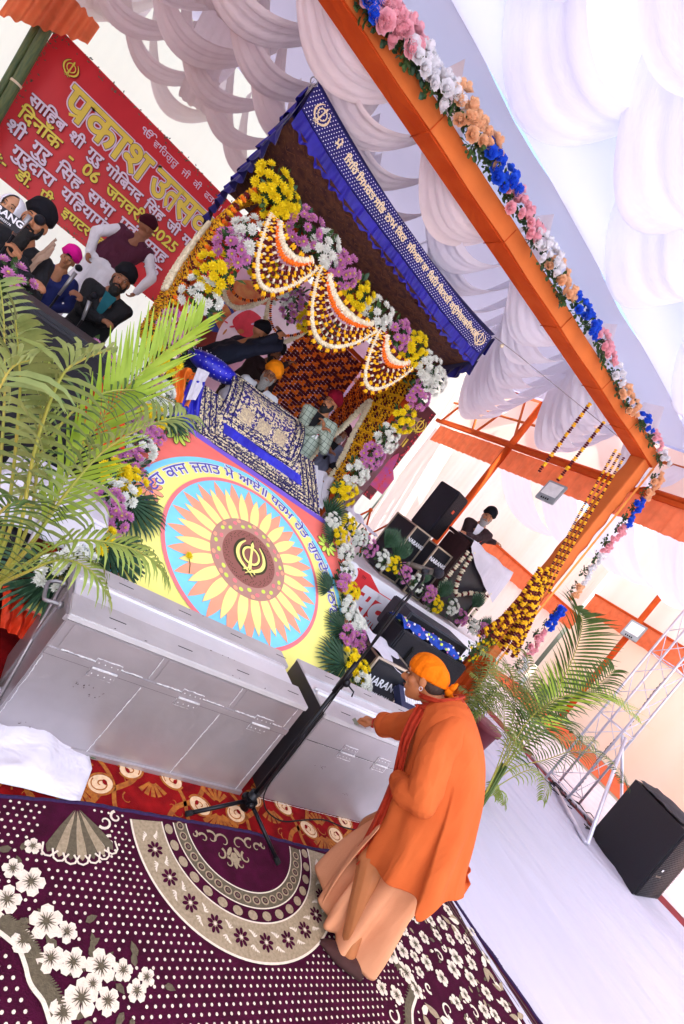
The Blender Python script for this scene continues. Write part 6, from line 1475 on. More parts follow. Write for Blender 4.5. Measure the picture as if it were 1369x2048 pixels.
# checked weave for the pale jacket
n=CH.node_tree; p=n.nodes['Principled BSDF']; bt=n.nodes.new('ShaderNodeTexBrick'); tc=n.nodes['Texture Coordinate']; mp=n.nodes.new('ShaderNodeMapping'); mp.inputs['Rotation'].default_value=(PI/2,0,0); n.links.new(tc.outputs['Object'],mp.inputs[0]); n.links.new(mp.outputs[0],bt.inputs['Vector'])
bt.offset=0; bt.inputs['Scale'].default_value=1; bt.inputs['Brick Width'].default_value=.055; bt.inputs['Row Height'].default_value=.055; bt.inputs['Mortar Size'].default_value=.003; bt.inputs['Color1'].default_value=(*L('#a9b8aa'),1); bt.inputs['Color2'].default_value=(*L('#a3b2a4'),1); bt.inputs['Mortar'].default_value=(*L('#5d6a62'),1); n.links.new(bt.outputs['Color'],p.inputs['Base Color'])
toC=lambda p:(EYE-Vector(p)).normalized()
def fdir(p,yaw,down=0):
    """direction from p towards the viewer turned by yaw degrees to the picture's left"""
    d=toC(p); d.z=0; d.normalize(); d=Matrix.Rotation(math.radians(-yaw),3,'Z')@d; d.z=-down; return d
# 1 singer in black with a teal shirt
H1=hp(243,562,5.5); person('seated man in a black turban, black coat and teal shirt, below the red banner',H1,fdir(H1,0,.05),s=1.0,skin='b',tur=TB['black'],beard=HB,blen=.03,top=K_,inner=TE,sit=True,lean=(.0,-.05,0),hands=[hp(165,600,5.25),hp(205,640,5.2)],tsize=1.03)
# 2 boy
H2=hp(136,520,5.9); person('boy with a bright magenta turban and navy jacket beside the microphone',H2,fdir(H2,8,.1),s=.80,skin='a',tur=TB['magenta'],top=cloth('cloth_blue','#16205a'),sit=True,under=TB['black'],tsize=1.12)
# 3 big man with microphone at left
H3=hp(70,445,4.7); person('bearded man in a large black turban singing into a microphone at the left edge',H3,fdir(H3,12,-.1),s=1.06,skin='a',tur=TB['black'],beard=HB,blen=.13,top=K_,sit=True,tsize=1.0,hands=[hp(40,520,4.45),hp(60,560,4.4)])
N3=H3; drape([hp(112,475,4.62),hp(108,500,4.52),hp(60,545,4.5),hp(70,515,4.62)],cloth('shawl_beige','#a08470'),'beige shawl over the shoulder of the singing man',name='shawl',amp=.015)
# 4 woman at the left edge
H4=hp(22,418,5.4); t4=person('woman wrapped in a white headscarf at the left edge of the stage',H4,fdir(H4,20,.05),s=.95,skin='c',top=NV,sit=True)
V4,M4=t4[1],t4[2]; mb=MB().mat(WHc)
def scarf(u,v):
    a=lerp(.62,2*PI-.62,u); ph=lerp(.05,.80,v)*PI; s_=math.sin(ph); return V4(.098*math.sin(a)*s_*(1+.04*math.sin(ph*9+a*3)),.112*math.cos(a)*s_-.012,.115*math.cos(ph)+.012)
mb.grid(scarf,30,16); mb.build('headscarf',t4[0],solid=.004)
# 5 man in maroon vest seen from behind
H5=hp(292,458,7.2); b5=fdir(H5,180,0); person('standing man in a maroon turban and maroon vest over white, seen from behind',H5,Matrix.Rotation(-1.0,3,'Z')@b5+Vector((0,0,-.5)),s=1.02,skin='b',tur=TB['maroon'],vest=MA,shirt=WHc,bottom=WHc,lean=(.14,.08,0),hands=[hp(178,505,7.0),hp(272,585,7.1)],sh_dir=b5,tsize=.95)
# 6 man in navy bending over the seat
H6=hp(520,668,5.75); person('standing man in a dark coat and black turban bending over the scripture seat',H6,Vector((.9,.25,-.2)),s=1.0,skin='a',tur=TB['black'],beard=HB,top=NV,lean=(.36,0,.06),hands=[hp(552,672,5.6),hp(560,665,5.8)],sh_dir=(.9,.3,0),hem=.3,tsize=.9)
# 7 man in dark maroon
H7=hp(551,708,6.0); person('man in a black turban, spectacles and dark maroon jacket stretching his arms to the right',H7,fdir(H7,-15,.1),s=.95,skin='b',tur=TB['black'],beard=HB,top=DB,lean=(.12,0,0),hands=[hp(520,770,5.8),hp(575,728,5.8)],glasses=True)
# 8 granthi
H8=hp(540,752,5.45); person('reader in a bright orange turban with a long grey beard behind the embroidered cloth',H8,fdir(H8,5,.25),s=1.0,skin='b',tur=TB['orange'],beard=HG,blen=.11,top=WHc,inner=K_,sit=True,glasses=True,tsize=1.08)
# 9 checked jacket
H9=hp(661,808,5.15); person('standing man in a red turban and pale green checked jacket with a rosette',H9,fdir(H9,35,0),s=.98,skin='a',tur=TB['wine'],beard=HB,blen=.01,top=CH,inner=K_,bottom=WHc,lean=(.0,.0,0),hands=[hp(648,855,4.98),hp(643,858,4.95)],glasses=True,badge=True,sh_dir=fdir(H9,10,0),hem=.12)
# 10 grey-blue jacket
H10=hp(685,869,5.7); person('grey bearded man in a maroon turban and grey blue jacket, his hands clasped',H10,fdir(H10,0,.05),s=.86,skin='b',tur=TB['maroon'],beard=HG,blen=.02,top=GR,inner=K_,bottom=TR,hands=[hp(662,902,5.5),hp(658,905,5.5)],floor=STZ)
# 11 seated man with rosette
H11=hp(662,945,4.95); person('seated man in a black turban and navy jacket, lowest of the three on the right',H11,fdir(H11,25,.1),s=.72,skin='b',tur=TB['black'],beard=HB,blen=.0,top=NV,inner=WHc,sit=True,badge=True,hands=[hp(640,966,4.8),hp(636,962,4.8)])
# 12 speaker at the lectern
H12=hp(975,1035,5.42); person('man in a black turban with a grey beard speaking at the dark lectern',H12,fdir(H12,-5,.0),s=1.02,skin='a',tur=TB['black'],beard=HG,blen=.03,top=DB,inner=WHc,bottom=TR,badge=True,hands=[hp(930,1068,5.2),hp(990,1085,5.25)],tsize=1.05)
# microphones in front of the singers
for k,(a,b,c,lab) in enumerate(((( 62,432),(80,440),(28,470),'silver microphone on a stand held to the mouth of the bearded singer'),((152,545),(158,536),(118,590),'black microphone on a stand before the boy'),((180,602),(190,592),(165,640),'small microphone on a stand before the man in the teal shirt'))):
    Yk=(4.4,5.5,5.2)[k]; t=empty('microphone',hp(*a,Yk),lab,'microphone'); mb=MB().mat(MATS['galvanised']); mb.tube([hp(*c,Yk),hp(*a,Yk)],[.012,.018],8); mb.build('handle',t); mb=MB().mat(MATS['mic_mesh']); mb.sph(hp(*b,Yk),.036 if k==0 else .032,12,8); mb.build('head',t)
    mb=MB().mat(SB); q=hp(*c,Yk); mb.tube([q,(q.x,q.y,STZ)],.01,6); mb.build('stand',t)
# shop board in front of the singer at the far left
nbp=Vector((-.70,4.25,1.84)); nb=empty('name_board',nbp,'small black sign with white shop lettering in front of the singers','sign'); Fb=frame(nbp,(1,0,.02),(0,0,1))@Matrix.Scale(.48,4)@Matrix.Translation((-.50,-.0,0)); mb=MB().mat(CAB); mb.box((.22,.065,0),(.56,.19,.012)); mb.xf(Fb); mb.build('board',nb); mb=MB(); put_text(mb,"NARANG",.125,Fb@Matrix.Translation((-.02,.06,.008)),LTR,bold=.004); put_text(mb,"LUCKNOW 9335XXXXX".replace('XXXXX','23176'),.04,Fb@Matrix.Translation((0,.0,.008)),LTR,bold=.001); mb.build('lettering',nb)
# ================================================================ the man in orange
nU=Vector((.84,.55,0)).normalized(); fU=Vector((-nU.y,nU.x,0)); M0=Vector((2.33,1.42,0))
def W(s_,z,n_=0): return M0+fU*s_+nU*n_+Vector((0,0,z))
sw=empty('person',(2.35,1.42,.012),'man in saffron robes and orange headcloth standing at the right metal box','person')
OR1=mat('saffron_coat','#b9562a',.9,var=.05,scale=3,hex2='#c46232',bump=.2,bscale=260,crease=.75,cscale=5,spec=.1); PEa=mat('peach_robe','#cf8d68',.9,var=.05,scale=3,hex2='#d89a76',bump=.15,bscale=160,crease=.6,cscale=4,spec=.1); SCF=mat('red_orange_scarf','#a82c0c',.8,var=.1,scale=10,bump=.3,bscale=60,wave=.3,wscale=9); HCL=mat('headcloth_orange','#dd6e08',.8,var=.08,scale=10,bump=.3,bscale=40,crease=.8,cscale=14,spec=.1); SOCK=mat('brown_shoe','#3a1c1a',.85,var=.15,scale=30,bump=.2,bscale=90)
Hc=W(.385,1.272,0); hf=(fU*1.0+Vector((0,0,-.42))).normalized(); hu=(Vector((0,0,1))+fU*.42).normalized(); S_=1.06
P,V,Mh,hr=head_parts(Hc,hf,hu,S_)
# stronger profile: brow, nose, lips, chin
P+=[('c',V(0,.082,.012),V(0,.108,-.020),.008,.012),('e',V(0,.040,-.085),Mh,(.040,.040,.030)),('e',V(0,-.03,-.04),Mh,(.060,.055,.07))]
neck=W(.235,1.205,0); P+=chain([V(0,-.035,-.05),neck,W(.17,1.12,0)],[.058,.062,.10])
pelv=W(-.06,.82,.0); P+=chain([W(.17,1.10),pelv],[.12,.13])
shR=W(.20,1.15,.16); shL=W(.15,1.165,-.15); hand=at(722,1432,Z=.725); wr=at(750,1447,Z=.755); elR=shR.lerp(wr,.52)+Vector((0,0,-.05))+nU*.03
P+=chain([shR,elR,wr],[.055,.045,.027])
dw=(hand-wr).normalized(); dz=Vector((0,0,-1))
# right hand: thumb and forefinger pinch a note, the rest curled
nrm_=(dz-dw*dz.dot(dw)).normalized(); sdv=dw.cross(nrm_); k0=wr+dw*.060
P+= [('c',wr,k0+sdv*.018,.024,.018),('c',wr,k0-sdv*.018,.024,.018),('c',wr,k0,.025,.02)]
tipP=k0+dw*.040+nrm_*.030-sdv*.012
for o_,l,cu_ in ((-.028,.046,1.25),(-.010,.056,1.05),(.010,.060,.85)):
    a=k0+sdv*o_; b=a+(dw*math.cos(cu_*.5)+nrm_*math.sin(cu_*.5))*l*.5; e=b+(dw*math.cos(cu_*1.4)+nrm_*math.sin(cu_*1.4))*l*.36; g=e+(dw*math.cos(cu_*2.1)+nrm_*math.sin(cu_*2.1))*l*.26; P+=[('c',a,b,.0095,.009),('c',b,e,.009,.0082),('c',e,g,.0082,.007)]
a=k0+sdv*.029; b=a+(dw*.9+nrm_*.25)*.030; g=b+(dw*.45+nrm_*.8-sdv*.25).normalized()*.030; P+=[('c',a,b,.0095,.009),('c',b,g,.009,.0068)]
a=wr+dw*.02+sdv*.024+nrm_*.008; b=a+(dw*.7+nrm_*.6+sdv*.35).normalized()*.034; P+=[('c',a,b,.013,.011),('c',b,g,.011,.0075)]
elL=W(.03,.89,-.235); haL=W(.14,.845,-.06); P+=chain([shL,elL,haL],[.055,.045,.03]); fingers(P,haL,nU,(0,0,-1),1,.8)
footN=Vector((2.31,1.25,.07)); footF=Vector((2.44,1.60,.07))
P+=chain([pelv+nU*-.08,W(.03,.45,-.10),footN],[.11,.075,.045])+chain([pelv+nU*.08,W(.12,.45,.10),footF],[.11,.075,.045])
body=blob('body',P,mat('skin_swami','#a8683f',.5,var=.06,scale=20),sw,vox=.005,smooth=2)
MATS['skin_swami'].node_tree.nodes['Principled BSDF'].inputs['Subsurface Weight'].default_value=.08
for sx in (-1,1):
    mb=MB().mat(EYW); mb.sph(V(sx*.031,.076,.008),.0105,10,7,R=Mh,sc_=(1.2,.6,.5)); mb.mat(EYD); mb.sph(V(sx*.031,.084,.008),.0062,8,6); mb.build('eye',sw)
    mb=MB().mat(HB); mb.tube([V(sx*.014,.090,.034),V(sx*.034,.089,.040),V(sx*.054,.074,.034)],[.003,.0045,.002],5); mb.build('eyebrow',sw)
mb=MB().mat(LIP); mb.tube([V(-.02,.083,-.058),V(0,.091,-.056),V(.02,.083,-.058)],[.003,.006,.003],6); mb.build('lips',sw)
mb=MB().mat(HB); blob('hair',[('e',V(0,-.055,-.012),Mh,(.077,.062,.058)),('e',V(0,-.040,.0),Mh,(.079,.05,.04))],mat('cropped_hair','#3d2d27',.9,var=.3,scale=120),sw,vox=.006)
mb=MB().mat(LTR); mb.tube([V(-.084,-.012+.008*math.cos(a),-.036+.010*math.sin(a)) for a in [i*PI/4 for i in range(9)]],.0016,4,cap=False); mb.build('earring',sw)
# headcloth with gathered folds, knot and a gap at the back
mb=MB().mat(HCL)
def hcl(u,v):
    a=u*2*PI; ph=v*.57*PI; s_=math.sin(ph); fr=math.cos(a)
    g=.030*math.sin(a*7+ph*5)*s_*(.4+.6*max(0,-fr))+.012*math.sin(ph*16+a*1.5)*s_
    zz=.098*math.cos(ph)*(1 if ph<PI/2 else .9)+.030+.020*max(0,fr)*s_-.020*max(0,-fr)*s_
    return V(.082*math.sin(a)*s_*(1+g),.106*fr*s_*(1+g)-.018,zz)
mb.grid(hcl,72,26,closeu=True); mb.build('headcloth',sw,solid=.004)
kn=V(-.02,-.135,-.012); mb=MB().mat(HCL); mb.sph(kn,.022,10,8,sc_=(1,1,1.2)); mb.tube([kn,kn+(-hf*.02+hu*.035-hr*.01),kn+(-hf*.035+hu*.055-hr*.01)],[.014,.016,.004],8); mb.tube([kn,kn+(-hf*.02-hu*.03+hr*.02),kn+(-hf*.012-hu*.055+hr*.03)],[.012,.015,.004],8); mb.build('knot',sw)
# coat
CO=[((.285,1.235),(.205,1.325),.072),((.290,1.165),(.120,1.310),.155),((.270,1.080),(.020,1.250),.185),((.235,.980),(-.085,1.155),.190),((.195,.875),(-.165,1.040),.195),((.165,.760),(-.225,.920),.215),((.125,.640),(-.272,.805),.225),((.095,.530),(-.315,.700),.235),((.075,.455),(-.350,.630),.245)]
SL=-1.95
def coat(u,v):
    x=v*(len(CO)-1); i=min(int(x),len(CO)-2); t=x-i; t_=t
    F0,B0,w0=CO[i]; F1,B1,w1=CO[i+1]
    def g(k,j): 
        p=[CO[max(i-1,0)][k],CO[i][k],CO[i+1][k],CO[min(i+2,len(CO)-1)][k]]
        p=[q[j] if j is not None else q for q in p]; return .5*((2*p[1])+(p[2]-p[0])*t+(2*p[0]-5*p[1]+4*p[2]-p[3])*t*t+(3*p[1]-p[0]-3*p[2]+p[3])*t**3)
    fs_,fz,bs,bz,w_=g(0,0),g(0,1),g(1,0),g(1,1),g(2,None)
    a=u*2*PI; c,s_=math.cos(a),math.sin(a)     # c=+1 front, s_=-1 near side
    sc_=abs(c)**.85*(1 if c>0 else -1); ss=abs(s_)**.85*(1 if s_>0 else -1)
    fold=1+(.015+.10*v**1.5)*math.sin(a*8+1.3*math.sin(v*4)+.5)*(.6+.6*fnoise((a*2,v*2,1)))+.045*fnoise((a*2.5,v*6,7))*min(1,v*3)
    # side slit on the near side: the back panel overlaps outward
    aa=(a%(2*PI)); dsl=aa-(1.5*PI-.35)
    k=max(0,(v-.42)/.58); step=.045*k*(1 if -.9<dsl<0 else 0)*max(0,1+dsl/.9) if dsl<0 else -.012*k*math.exp(-dsl*3)
    hem=0
    if v>.9: hem=(v-.9)/.1*(-.075*math.exp(-((dsl+.12)/.16)**2)+.10*max(0,-c-.2)*(1 if s_>-.1 else .3))
    s0=(fs_+bs)/2+(fs_-bs)/2*sc_*fold; z0=(fz+bz)/2+(fz-bz)/2*sc_*fold
    return W(s0,z0+hem,ss*w_*fold*(1) - step*1.0*(1 if s_<0 else 0))
mb=MB().mat(OR1); mb.grid(coat,150,90,closeu=True); mb.build('coat',sw,solid=.005)
def wrinkle(p,n): return p+n*(.012*fnoise((p.x*13,p.y*13,p.z*9))+.005*math.sin((p-elL).length*70)*math.exp(-((p-elL).length/.12)**2))
blob('near_sleeve',chain([W(.13,1.20,-.115),W(.115,1.09,-.185),W(.055,.955,-.225),elL],[.085,.088,.082,.078])+chain([elL,W(.10,.855,-.20),W(.155,.835,-.13)],[.078,.072,.062]),OR1,sw,vox=.008,smooth=3,fn=wrinkle)
cuf=wr-(wr-elR).normalized()*.10; blob('far_sleeve',chain([shR+Vector((0,0,.01)),elR,cuf],[.088,.078,.070]),OR1,sw,vox=.008,smooth=3,fn=lambda p,n:p+n*(.006*fnoise((p.x*14,p.y*14,p.z*14))+.004*math.sin(p.y*55)))
mb=MB().mat(OR1); dE=(wr-elR).normalized(); mb.tube([cuf-dE*.03,cuf+dE*.012,cuf+dE*.03],[.068,.073,.072],24,cap=False); mb.build('cuff',sw,solid=.004)
mb=MB().mat(mat('red_thread','#b8201c',.7)); 
for k in range(3): mb.tube([wr+dw*(.002+.006*k)+(nrm_*math.cos(a)+sdv*math.sin(a))*.0285 for a in [i*PI/8 for i in range(17)]],.003,5,cap=False)
mb.build('bracelet',sw)
mb=MB().mat(mat('folded_note','#7c7f70',.8)); mb.box(g+dw*.012+Vector((0,0,-.012)),(.012,.05,.03),R=Matrix.Rotation(.6,3,'Y')); tag(mb.build('banknote'),'small folded note pinched by the man in orange over the coin slot','banknote')
# scarf round the neck, hanging down the front
mb=MB().mat(SCF)
def sc1(u,v):
    a=u*2*PI; c,s_=math.cos(a),math.sin(a); r=.098+.018*math.sin(v*3*PI+a)+.012*math.sin(v*9*PI+a*2); base=W(.225,1.205,0); ax=fU*.80+Vector((0,0,-.42)); ax.normalize(); bx=nU; nz=ax.cross(bx); nz=nz if nz.z>0 else -nz
    return base+ax*c*(r+.012)+bx*s_*r*.92+nz*((v-.5)*.105+.02+.035*max(0,-c))
mb.grid(sc1,60,14,closeu=True)
def sc2(u,v):
    P_=[W(.285,1.17,-.06),W(.275,1.09,-.075),W(.250,1.0,-.09),W(.205,.90,-.08),W(.165,.80,-.05),W(.128,.68,-.06),W(.098,.56,-.09),W(.080,.48,-.10)]
    x=v*(len(P_)-1); i=min(int(x),len(P_)-2); c=P_[i].lerp(P_[i+1],x-i); wd=lerp(.040,.042,v); return c+(fU*(u-.5)*.75+nU*(.55*(u-.5)))*wd*2-nU*(.03+.010*math.sin(u*14+v*5))+fU*.01
mb.grid(sc2,16,50); mb.build('scarf',sw,solid=.004)
mb=MB().mat(SCF); random.seed(4)
for k in range(34):
    p=sc2(k/33,1); mb.tube([p,p+Vector((random.uniform(-.006,.006),0,-.03)),p+fU*random.uniform(-.01,.012)+Vector((0,0,-.06-.02*random.random()))],.0022,4)
mb.build('scarf_fringe',sw)
# long peach robe under the coat
hem_=cat_rom([(2.43,1.165,.085),(2.365,1.165,.06),(2.285,1.25,.05),(2.245,1.36,.055),(2.26,1.50,.06),(2.285,1.625,.10),(2.37,1.62,.05),(2.46,1.53,.04),(2.50,1.38,.05),(2.49,1.24,.07)],8,True)
NH=len(hem_)
def robe(u,v):
    i=u*NH; i0=int(i)%NH; h=hem_[i0].lerp(hem_[(i0+1)%NH],i-int(i)); cen=Vector((2.37,1.39,0)); a=math.atan2(h.y-cen.y,h.x-cen.x)
    top=W(-.085,.80,0)+Vector((math.cos(a)*.13,math.sin(a)*.13,0)); e=v**1.15; p=top.lerp(h,e); mid=math.sin(PI*v)
    dr=Vector((math.cos(a),math.sin(a),0)); return p+dr*(.030*v*math.sin(a*8+2*math.sin(v*3))+.012*fnoise((a*3,v*4,3))*1.0)+dr*.02*mid+Vector((0,0,-.0))
mb=MB().mat(PEa); mb.grid(robe,160,60,closeu=True); mb.build('robe',sw,solid=.004)
mb=MB().mat(PEa)   # front lap of the robe with its pointed corner
def lap(u,v):
    a=W(.10,.62,-.16).lerp(W(.13,.60,.05),u); b=Vector((2.225,1.43,.10)).lerp(Vector((2.29,1.66,.085)),u); p=a.lerp(b,v); return p+fU*(.035*math.sin(PI*v)*.4+.02*math.sin(u*7+v*2)*v)-nU*.015
mb.grid(lap,20,30); mb.build('robe_lap',sw,solid=.004)
def shoe(toe,heel,nm='shoe'):
    toe,heel=Vector(toe),Vector(heel); d=(toe-heel); l=d.length; d.normalize(); s_=Vector((-d.y,d.x,0)); mb=MB().mat(SOCK)
    def fn(u,v):
        a=u*2*PI; x=v; w_=.046*(math.sin(PI*min(1,max(0,x*.92+.06)))**.45)*(1-.12*math.cos(x*6)); h=lerp(.085,.045,x**.8)*(math.sin(PI*min(1,max(0.02,x*.95+.04)))**.35)
        return heel+d*l*x+s_*w_*math.cos(a)+Vector((0,0,.012+h*.5*(1+math.sin(a))))
    mb.grid(fn,24,18,closeu=True); mb.mat(BK); mb.box((toe+heel)/2+Vector((0,0,.015)),(.04,.05,.004)); return mb.build(nm,sw)
shoe(at(636,1888,Z=.0),at(716,1965,Z=.0)); shoe(at(636,1748,Z=.02),at(690,1800,Z=.02))
# ================================================================ palms
PG=[mat('frond_lime','#7f9640',.5,var=.3,scale=10,hex2='#a4b45c',transl=.3),mat('frond_olive','#6f8244',.5,var=.35,scale=10,hex2='#9ba660',transl=.3),mat('frond_dark','#3f5a2c',.5,var=.3,scale=10,hex2='#5f7a3c',transl=.25),mat('frond_fresh','#8fae2c',.5,var=.25,scale=10,hex2='#b3cc50',transl=.35)]
RCH=mat('rachis','#a8963c',.5,var=.15,scale=8,hex2='#8a9a40')
def frond(t,P,n=34,ll=.34,m=0,w=.013,droop=.35,vee=.55,start=.25,up=Vector((0,0,1)),rr=.008,splay=1.0):
    """arching leaf: rachis along P with leaflets in two rows"""
    C_=cat_rom(P,10); N=len(C_)
    mb=MB().mat(RCH); mb.tube(C_,[rr*(1-.8*i/N) for i in range(N)],6)
    rc=mb.build('leaf_stalk',t)
    mb=MB().mat(PG[m])
    for k in range(n):
        v=start+(1-start)*(k+.5)/n; x=v*(N-1); i=min(int(x),N-2); p=C_[i].lerp(C_[i+1],x-i); d=(C_[i+1]-C_[i]).normalized(); s_=d.cross(up); s_=s_.normalized() if s_.length>.05 else Vector((1,0,0)); nn=s_.cross(d)
        L_=ll*(.45+.75*math.sin(PI*min(1,(v-start)/(1-start)*.85+.12)))*random.uniform(.88,1.08)
        for sg in (-1,1):
            a=(d*lerp(.35,.95,v)*random.uniform(.9,1.1)+s_*sg*splay+nn*vee*random.uniform(.6,1.2)).normalized(); q=[p]; dirn=a.copy()
            for j in range(4): dirn=(dirn+Vector((0,0,-droop*(.25+.28*j)*random.uniform(.8,1.2)))).normalized(); q.append(q[-1]+dirn*L_/4)
            ww=[.35*w,w,w*.95,w*.62,.0008]; b=len(mb.v); sdv=dirn.cross(a)
            for j,pt in enumerate(q):
                tt=(q[min(j+1,4)]-q[max(j-1,0)]).normalized(); sd=tt.cross(nn*1.0+a*.3); sd=sd.normalized() if sd.length>.01 else s_
                mb.v+= [pt-sd*ww[j],pt+sd*ww[j]]
            for j in range(4): mb.f.append([b+2*j,b+2*j+1,b+2*j+3,b+2*j+2]); mb.m.append(mb.cur); mb.sm.append(True)
    lf_=mb.build('leaflets',rc); return rc
random.seed(77)
lp=empty('palm_plant',(-.05,1.75,.0),'big potted palm with long arching yellow green fronds at the left edge','palm')
def A(x,y,Y): return at(x,y,Y=Y)
YL0=1.95
base=A(-25,1180,YL0)
FR_=[([base,A(18,1010,1.9),A(38,820,1.85),A(40,740,1.8),A(32,640,1.75)],1,.20,26,.011,.25),
     ([base+Vector((.03,0,0)),A(60,1040,1.95),A(78,880,1.95),A(82,800,1.95),A(80,720,1.95)],0,.19,26,.010,.3),
     ([base,A(70,1080,2.0),A(130,960,2.1),A(205,835,2.2),A(300,730,2.35),A(400,650,2.5)],3,.27,42,.008,.02),
     ([base,A(60,1090,1.9),A(130,990,1.9),A(210,900,1.9),A(300,850,1.9),A(370,830,1.95)],1,.20,26,.009,.45),
     ([base,A(50,1130,1.85),A(130,1085,1.8),A(220,1085,1.8),A(290,1110,1.8),A(330,1150,1.8)],0,.17,26,.010,.55),
     ([base,A(30,1100,1.8),A(70,900,1.75),A(120,760,1.7),A(165,720,1.7),A(220,700,1.7)],1,.18,24,.010,.5),
     ([base,A(-20,1100,1.8),A(-30,950,1.7),A(-15,820,1.6),A(20,740,1.6),A(60,720,1.6)],1,.20,22,.011,.5),
     ([base,A(40,1150,1.8),A(120,1120,1.75),A(180,1140,1.7),A(215,1190,1.7)],0,.15,20,.009,.6),
     ([base,A(20,1060,1.9),A(70,930,2.0),A(150,820,2.1),A(240,780,2.2),A(340,800,2.3),A(390,850,2.3)],2,.16,34,.006,.5),
     ([base,A(-10,1050,2.1),A(5,880,2.2),A(10,760,2.3),A(8,640,2.4),A(0,560,2.5)],1,.22,24,.010,.2),
     ([base,A(-30,1150,1.7),A(-20,1060,1.5),A(20,1010,1.4),A(70,1010,1.35)],2,.16,20,.008,.5)]
for P,m,ll,n_,w_,dr in FR_: frond(lp,P,n_,ll*(1 if m==3 else .92),m,w_*(1 if m==3 else .78),dr,splay=.42 if m==3 else 1)
mb=MB().mat(mat('pot_maroon','#6e2a34',.6,var=.15,scale=6)); pc_=Vector((base.x-.12,YL0+.02,0)); mb.tube([pc_,pc_+Vector((0,0,.04)),pc_+Vector((0,0,.36)),pc_+Vector((0,0,.40)),pc_+Vector((0,0,.40))],[.13,.15,.20,.22,.18],20); mb.build('pot',lp)
mb=MB().mat(RCH)
for k in range(5): mb.tube([pc_+Vector((.03*math.cos(k*1.3),.03*math.sin(k*1.3),.35)),base.lerp(pc_+Vector((0,0,.5)),.4),base],[.016,.014,.010],6)
mb.build('stem',lp)
# palm on the right
rp_=empty('palm_plant',at(990,1600,Z=0),'areca palm with feathery green fronds spreading behind the man in orange','palm')
bR=at(965,1600,Z=.10); YR=bR.y; hubR=A(1040,1480,YR)
FRr=[([bR,A(1010,1530,YR),A(1075,1440,YR),A(1140,1330,YR),A(1165,1250,YR),A(1150,1215,YR)],2,.34,44,.010,.12),
     ([bR,A(1020,1520,YR),A(1080,1430,YR-.1),A(1150,1385,YR-.1),A(1220,1400,YR-.1),A(1285,1450,YR-.1)],3,.36,46,.010,.10),
     ([bR,A(1020,1540,YR),A(1090,1520,YR),A(1160,1500,YR),A(1220,1520,YR),A(1250,1570,YR)],2,.24,40,.009,.5),
     ([bR,A(1000,1520,YR),A(1030,1420,YR+.1),A(1020,1340,YR+.1),A(960,1300,YR+.1)],1,.26,36,.009,.4),
     ([bR,A(1005,1520,YR),A(1040,1440,YR),A(1060,1380,YR),A(1055,1310,YR)],1,.24,30,.009,.5),
     ([bR,A(1010,1540,YR),A(1060,1480,YR),A(1130,1440,YR),A(1150,1470,YR)],2,.22,30,.010,.3),
     ([bR,A(1000,1560,YR),A(1020,1500,YR),A(1010,1450,YR),A(1010,1400,YR)],0,.24,28,.009,.5),
     ([bR,A(1000,1570,YR),A(1060,1540,YR),A(1090,1560,YR),A(1085,1600,YR)],0,.18,24,.008,.8),
     ([bR,A(985,1590,YR),A(1000,1580,YR),A(1010,1610,YR)],0,.14,18,.008,.9),
     ([bR,A(1000,1545,YR),A(1050,1450,YR-.1),A(1110,1400,YR-.1),A(1180,1380,YR-.1),A(1230,1340,YR-.1)],2,.28,40,.009,.3),
     ([bR,A(1000,1530,YR+.1),A(1050,1470,YR+.1),A(1130,1480,YR+.1),A(1190,1480,YR+.1)],1,.2,30,.009,.7)]
for P,m,ll,n_,w_,dr in FRr: frond(rp_,P,n_,ll,m,w_,dr,start=.35,rr=.007)
mb=MB().mat(STEMG)
for k in range(7): a=k*.9; mb.tube([Vector((bR.x+.04*math.cos(a),bR.y+.04*math.sin(a),.0)),bR+Vector((.02*math.cos(a),.02*math.sin(a),.12)),A(1010,1530,YR)+Vector((.03*math.cos(a),.03*math.sin(a),0))],[.014,.012,.008],6)
mb.build('stem',rp_)
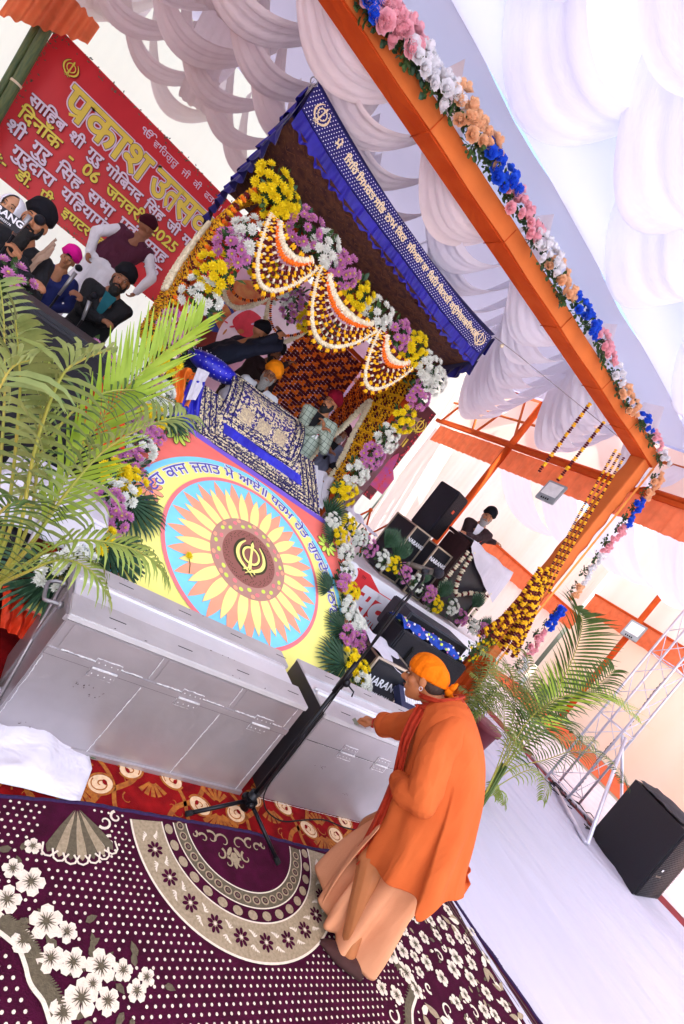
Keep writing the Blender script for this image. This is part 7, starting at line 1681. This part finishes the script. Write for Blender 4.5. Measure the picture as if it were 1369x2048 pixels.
def pot(c,r,h,lab,m=None):
    t=empty('flower_pot',c,lab,'pot'); c=Vector(c); mb=MB().mat(m or MATS['pot_maroon'])
    prof=[(.0,.72),(.02,.74),(h*.86,.96),(h*.87,1.08),(h*.99,1.10),(h,1.06),(h*.99,.96),(h*.9,.92)]
    mb.tube([c+Vector((0,0,z)) for z,_ in prof],[r*q for _,q in prof],28,cap=False); mb.build('pot',t); mb=MB().mat(mat('soil','#2b1d14',.95,bump=.5)); mb.cyl(c+Vector((0,0,h*.84)),c+Vector((0,0,h*.9)),r*.92,n=20); mb.build('soil',t); return t
p1=at(1005,1480,Z=0); pot(Vector((5.98,3.72,0)),.22,.50,'maroon plastic pot on the white floor by the gate post')
# thin bushy plant in a second pot in front of the gate post
c2_=Vector((5.05,3.35,0)); pot(c2_,.2,.42,'maroon pot of the thin leaved plant at the gate post'); tp2=empty('palm_plant',c2_,'thin leaved feathery plant with yellow tips in front of the orange gate post','plant')
for k in range(16):
    a=random.uniform(0,6.28); h=random.uniform(.45,1.0); q=c2_+Vector((0,0,.4)); r_=random.uniform(.1,.42); frond(tp2,[q,q+Vector((r_*.3*math.cos(a),r_*.3*math.sin(a),h*.5)),q+Vector((r_*.7*math.cos(a),r_*.7*math.sin(a),h*.85)),q+Vector((r_*1.2*math.cos(a),r_*1.2*math.sin(a),h*.9))],22,.15,(1,2,0)[k%3],.006,.6,start=.1,rr=.004)
for i,(x,y) in enumerate(((965,1290),(985,1275),(945,1305))):
    bunch(at(x,y,Y=3.6),(0,-1,.4),.10,'yellow','small yellow flower spray low at the gate post, '+ORD[i]+' of three',8,.022)
mb=MB().mat(LEAFG); M=Matrix.Translation((0,0,.016)); p=at(178,1512,Z=.016); flat(mb,Matrix.Translation((p.x,p.y,.016)),[(0,0),(.012,.010),(.03,.008),(.038,-.004),(.02,-.012)]); mb.mat(STEMG); mb.tube([(p.x,p.y,.017),(p.x-.012,p.y-.004,.017)],.001,4); tag(mb.build('fallen_leaf'),'single green leaf lying on the red carpet by the left metal box','leaf')
bpy.data.scenes.remove(TMP)
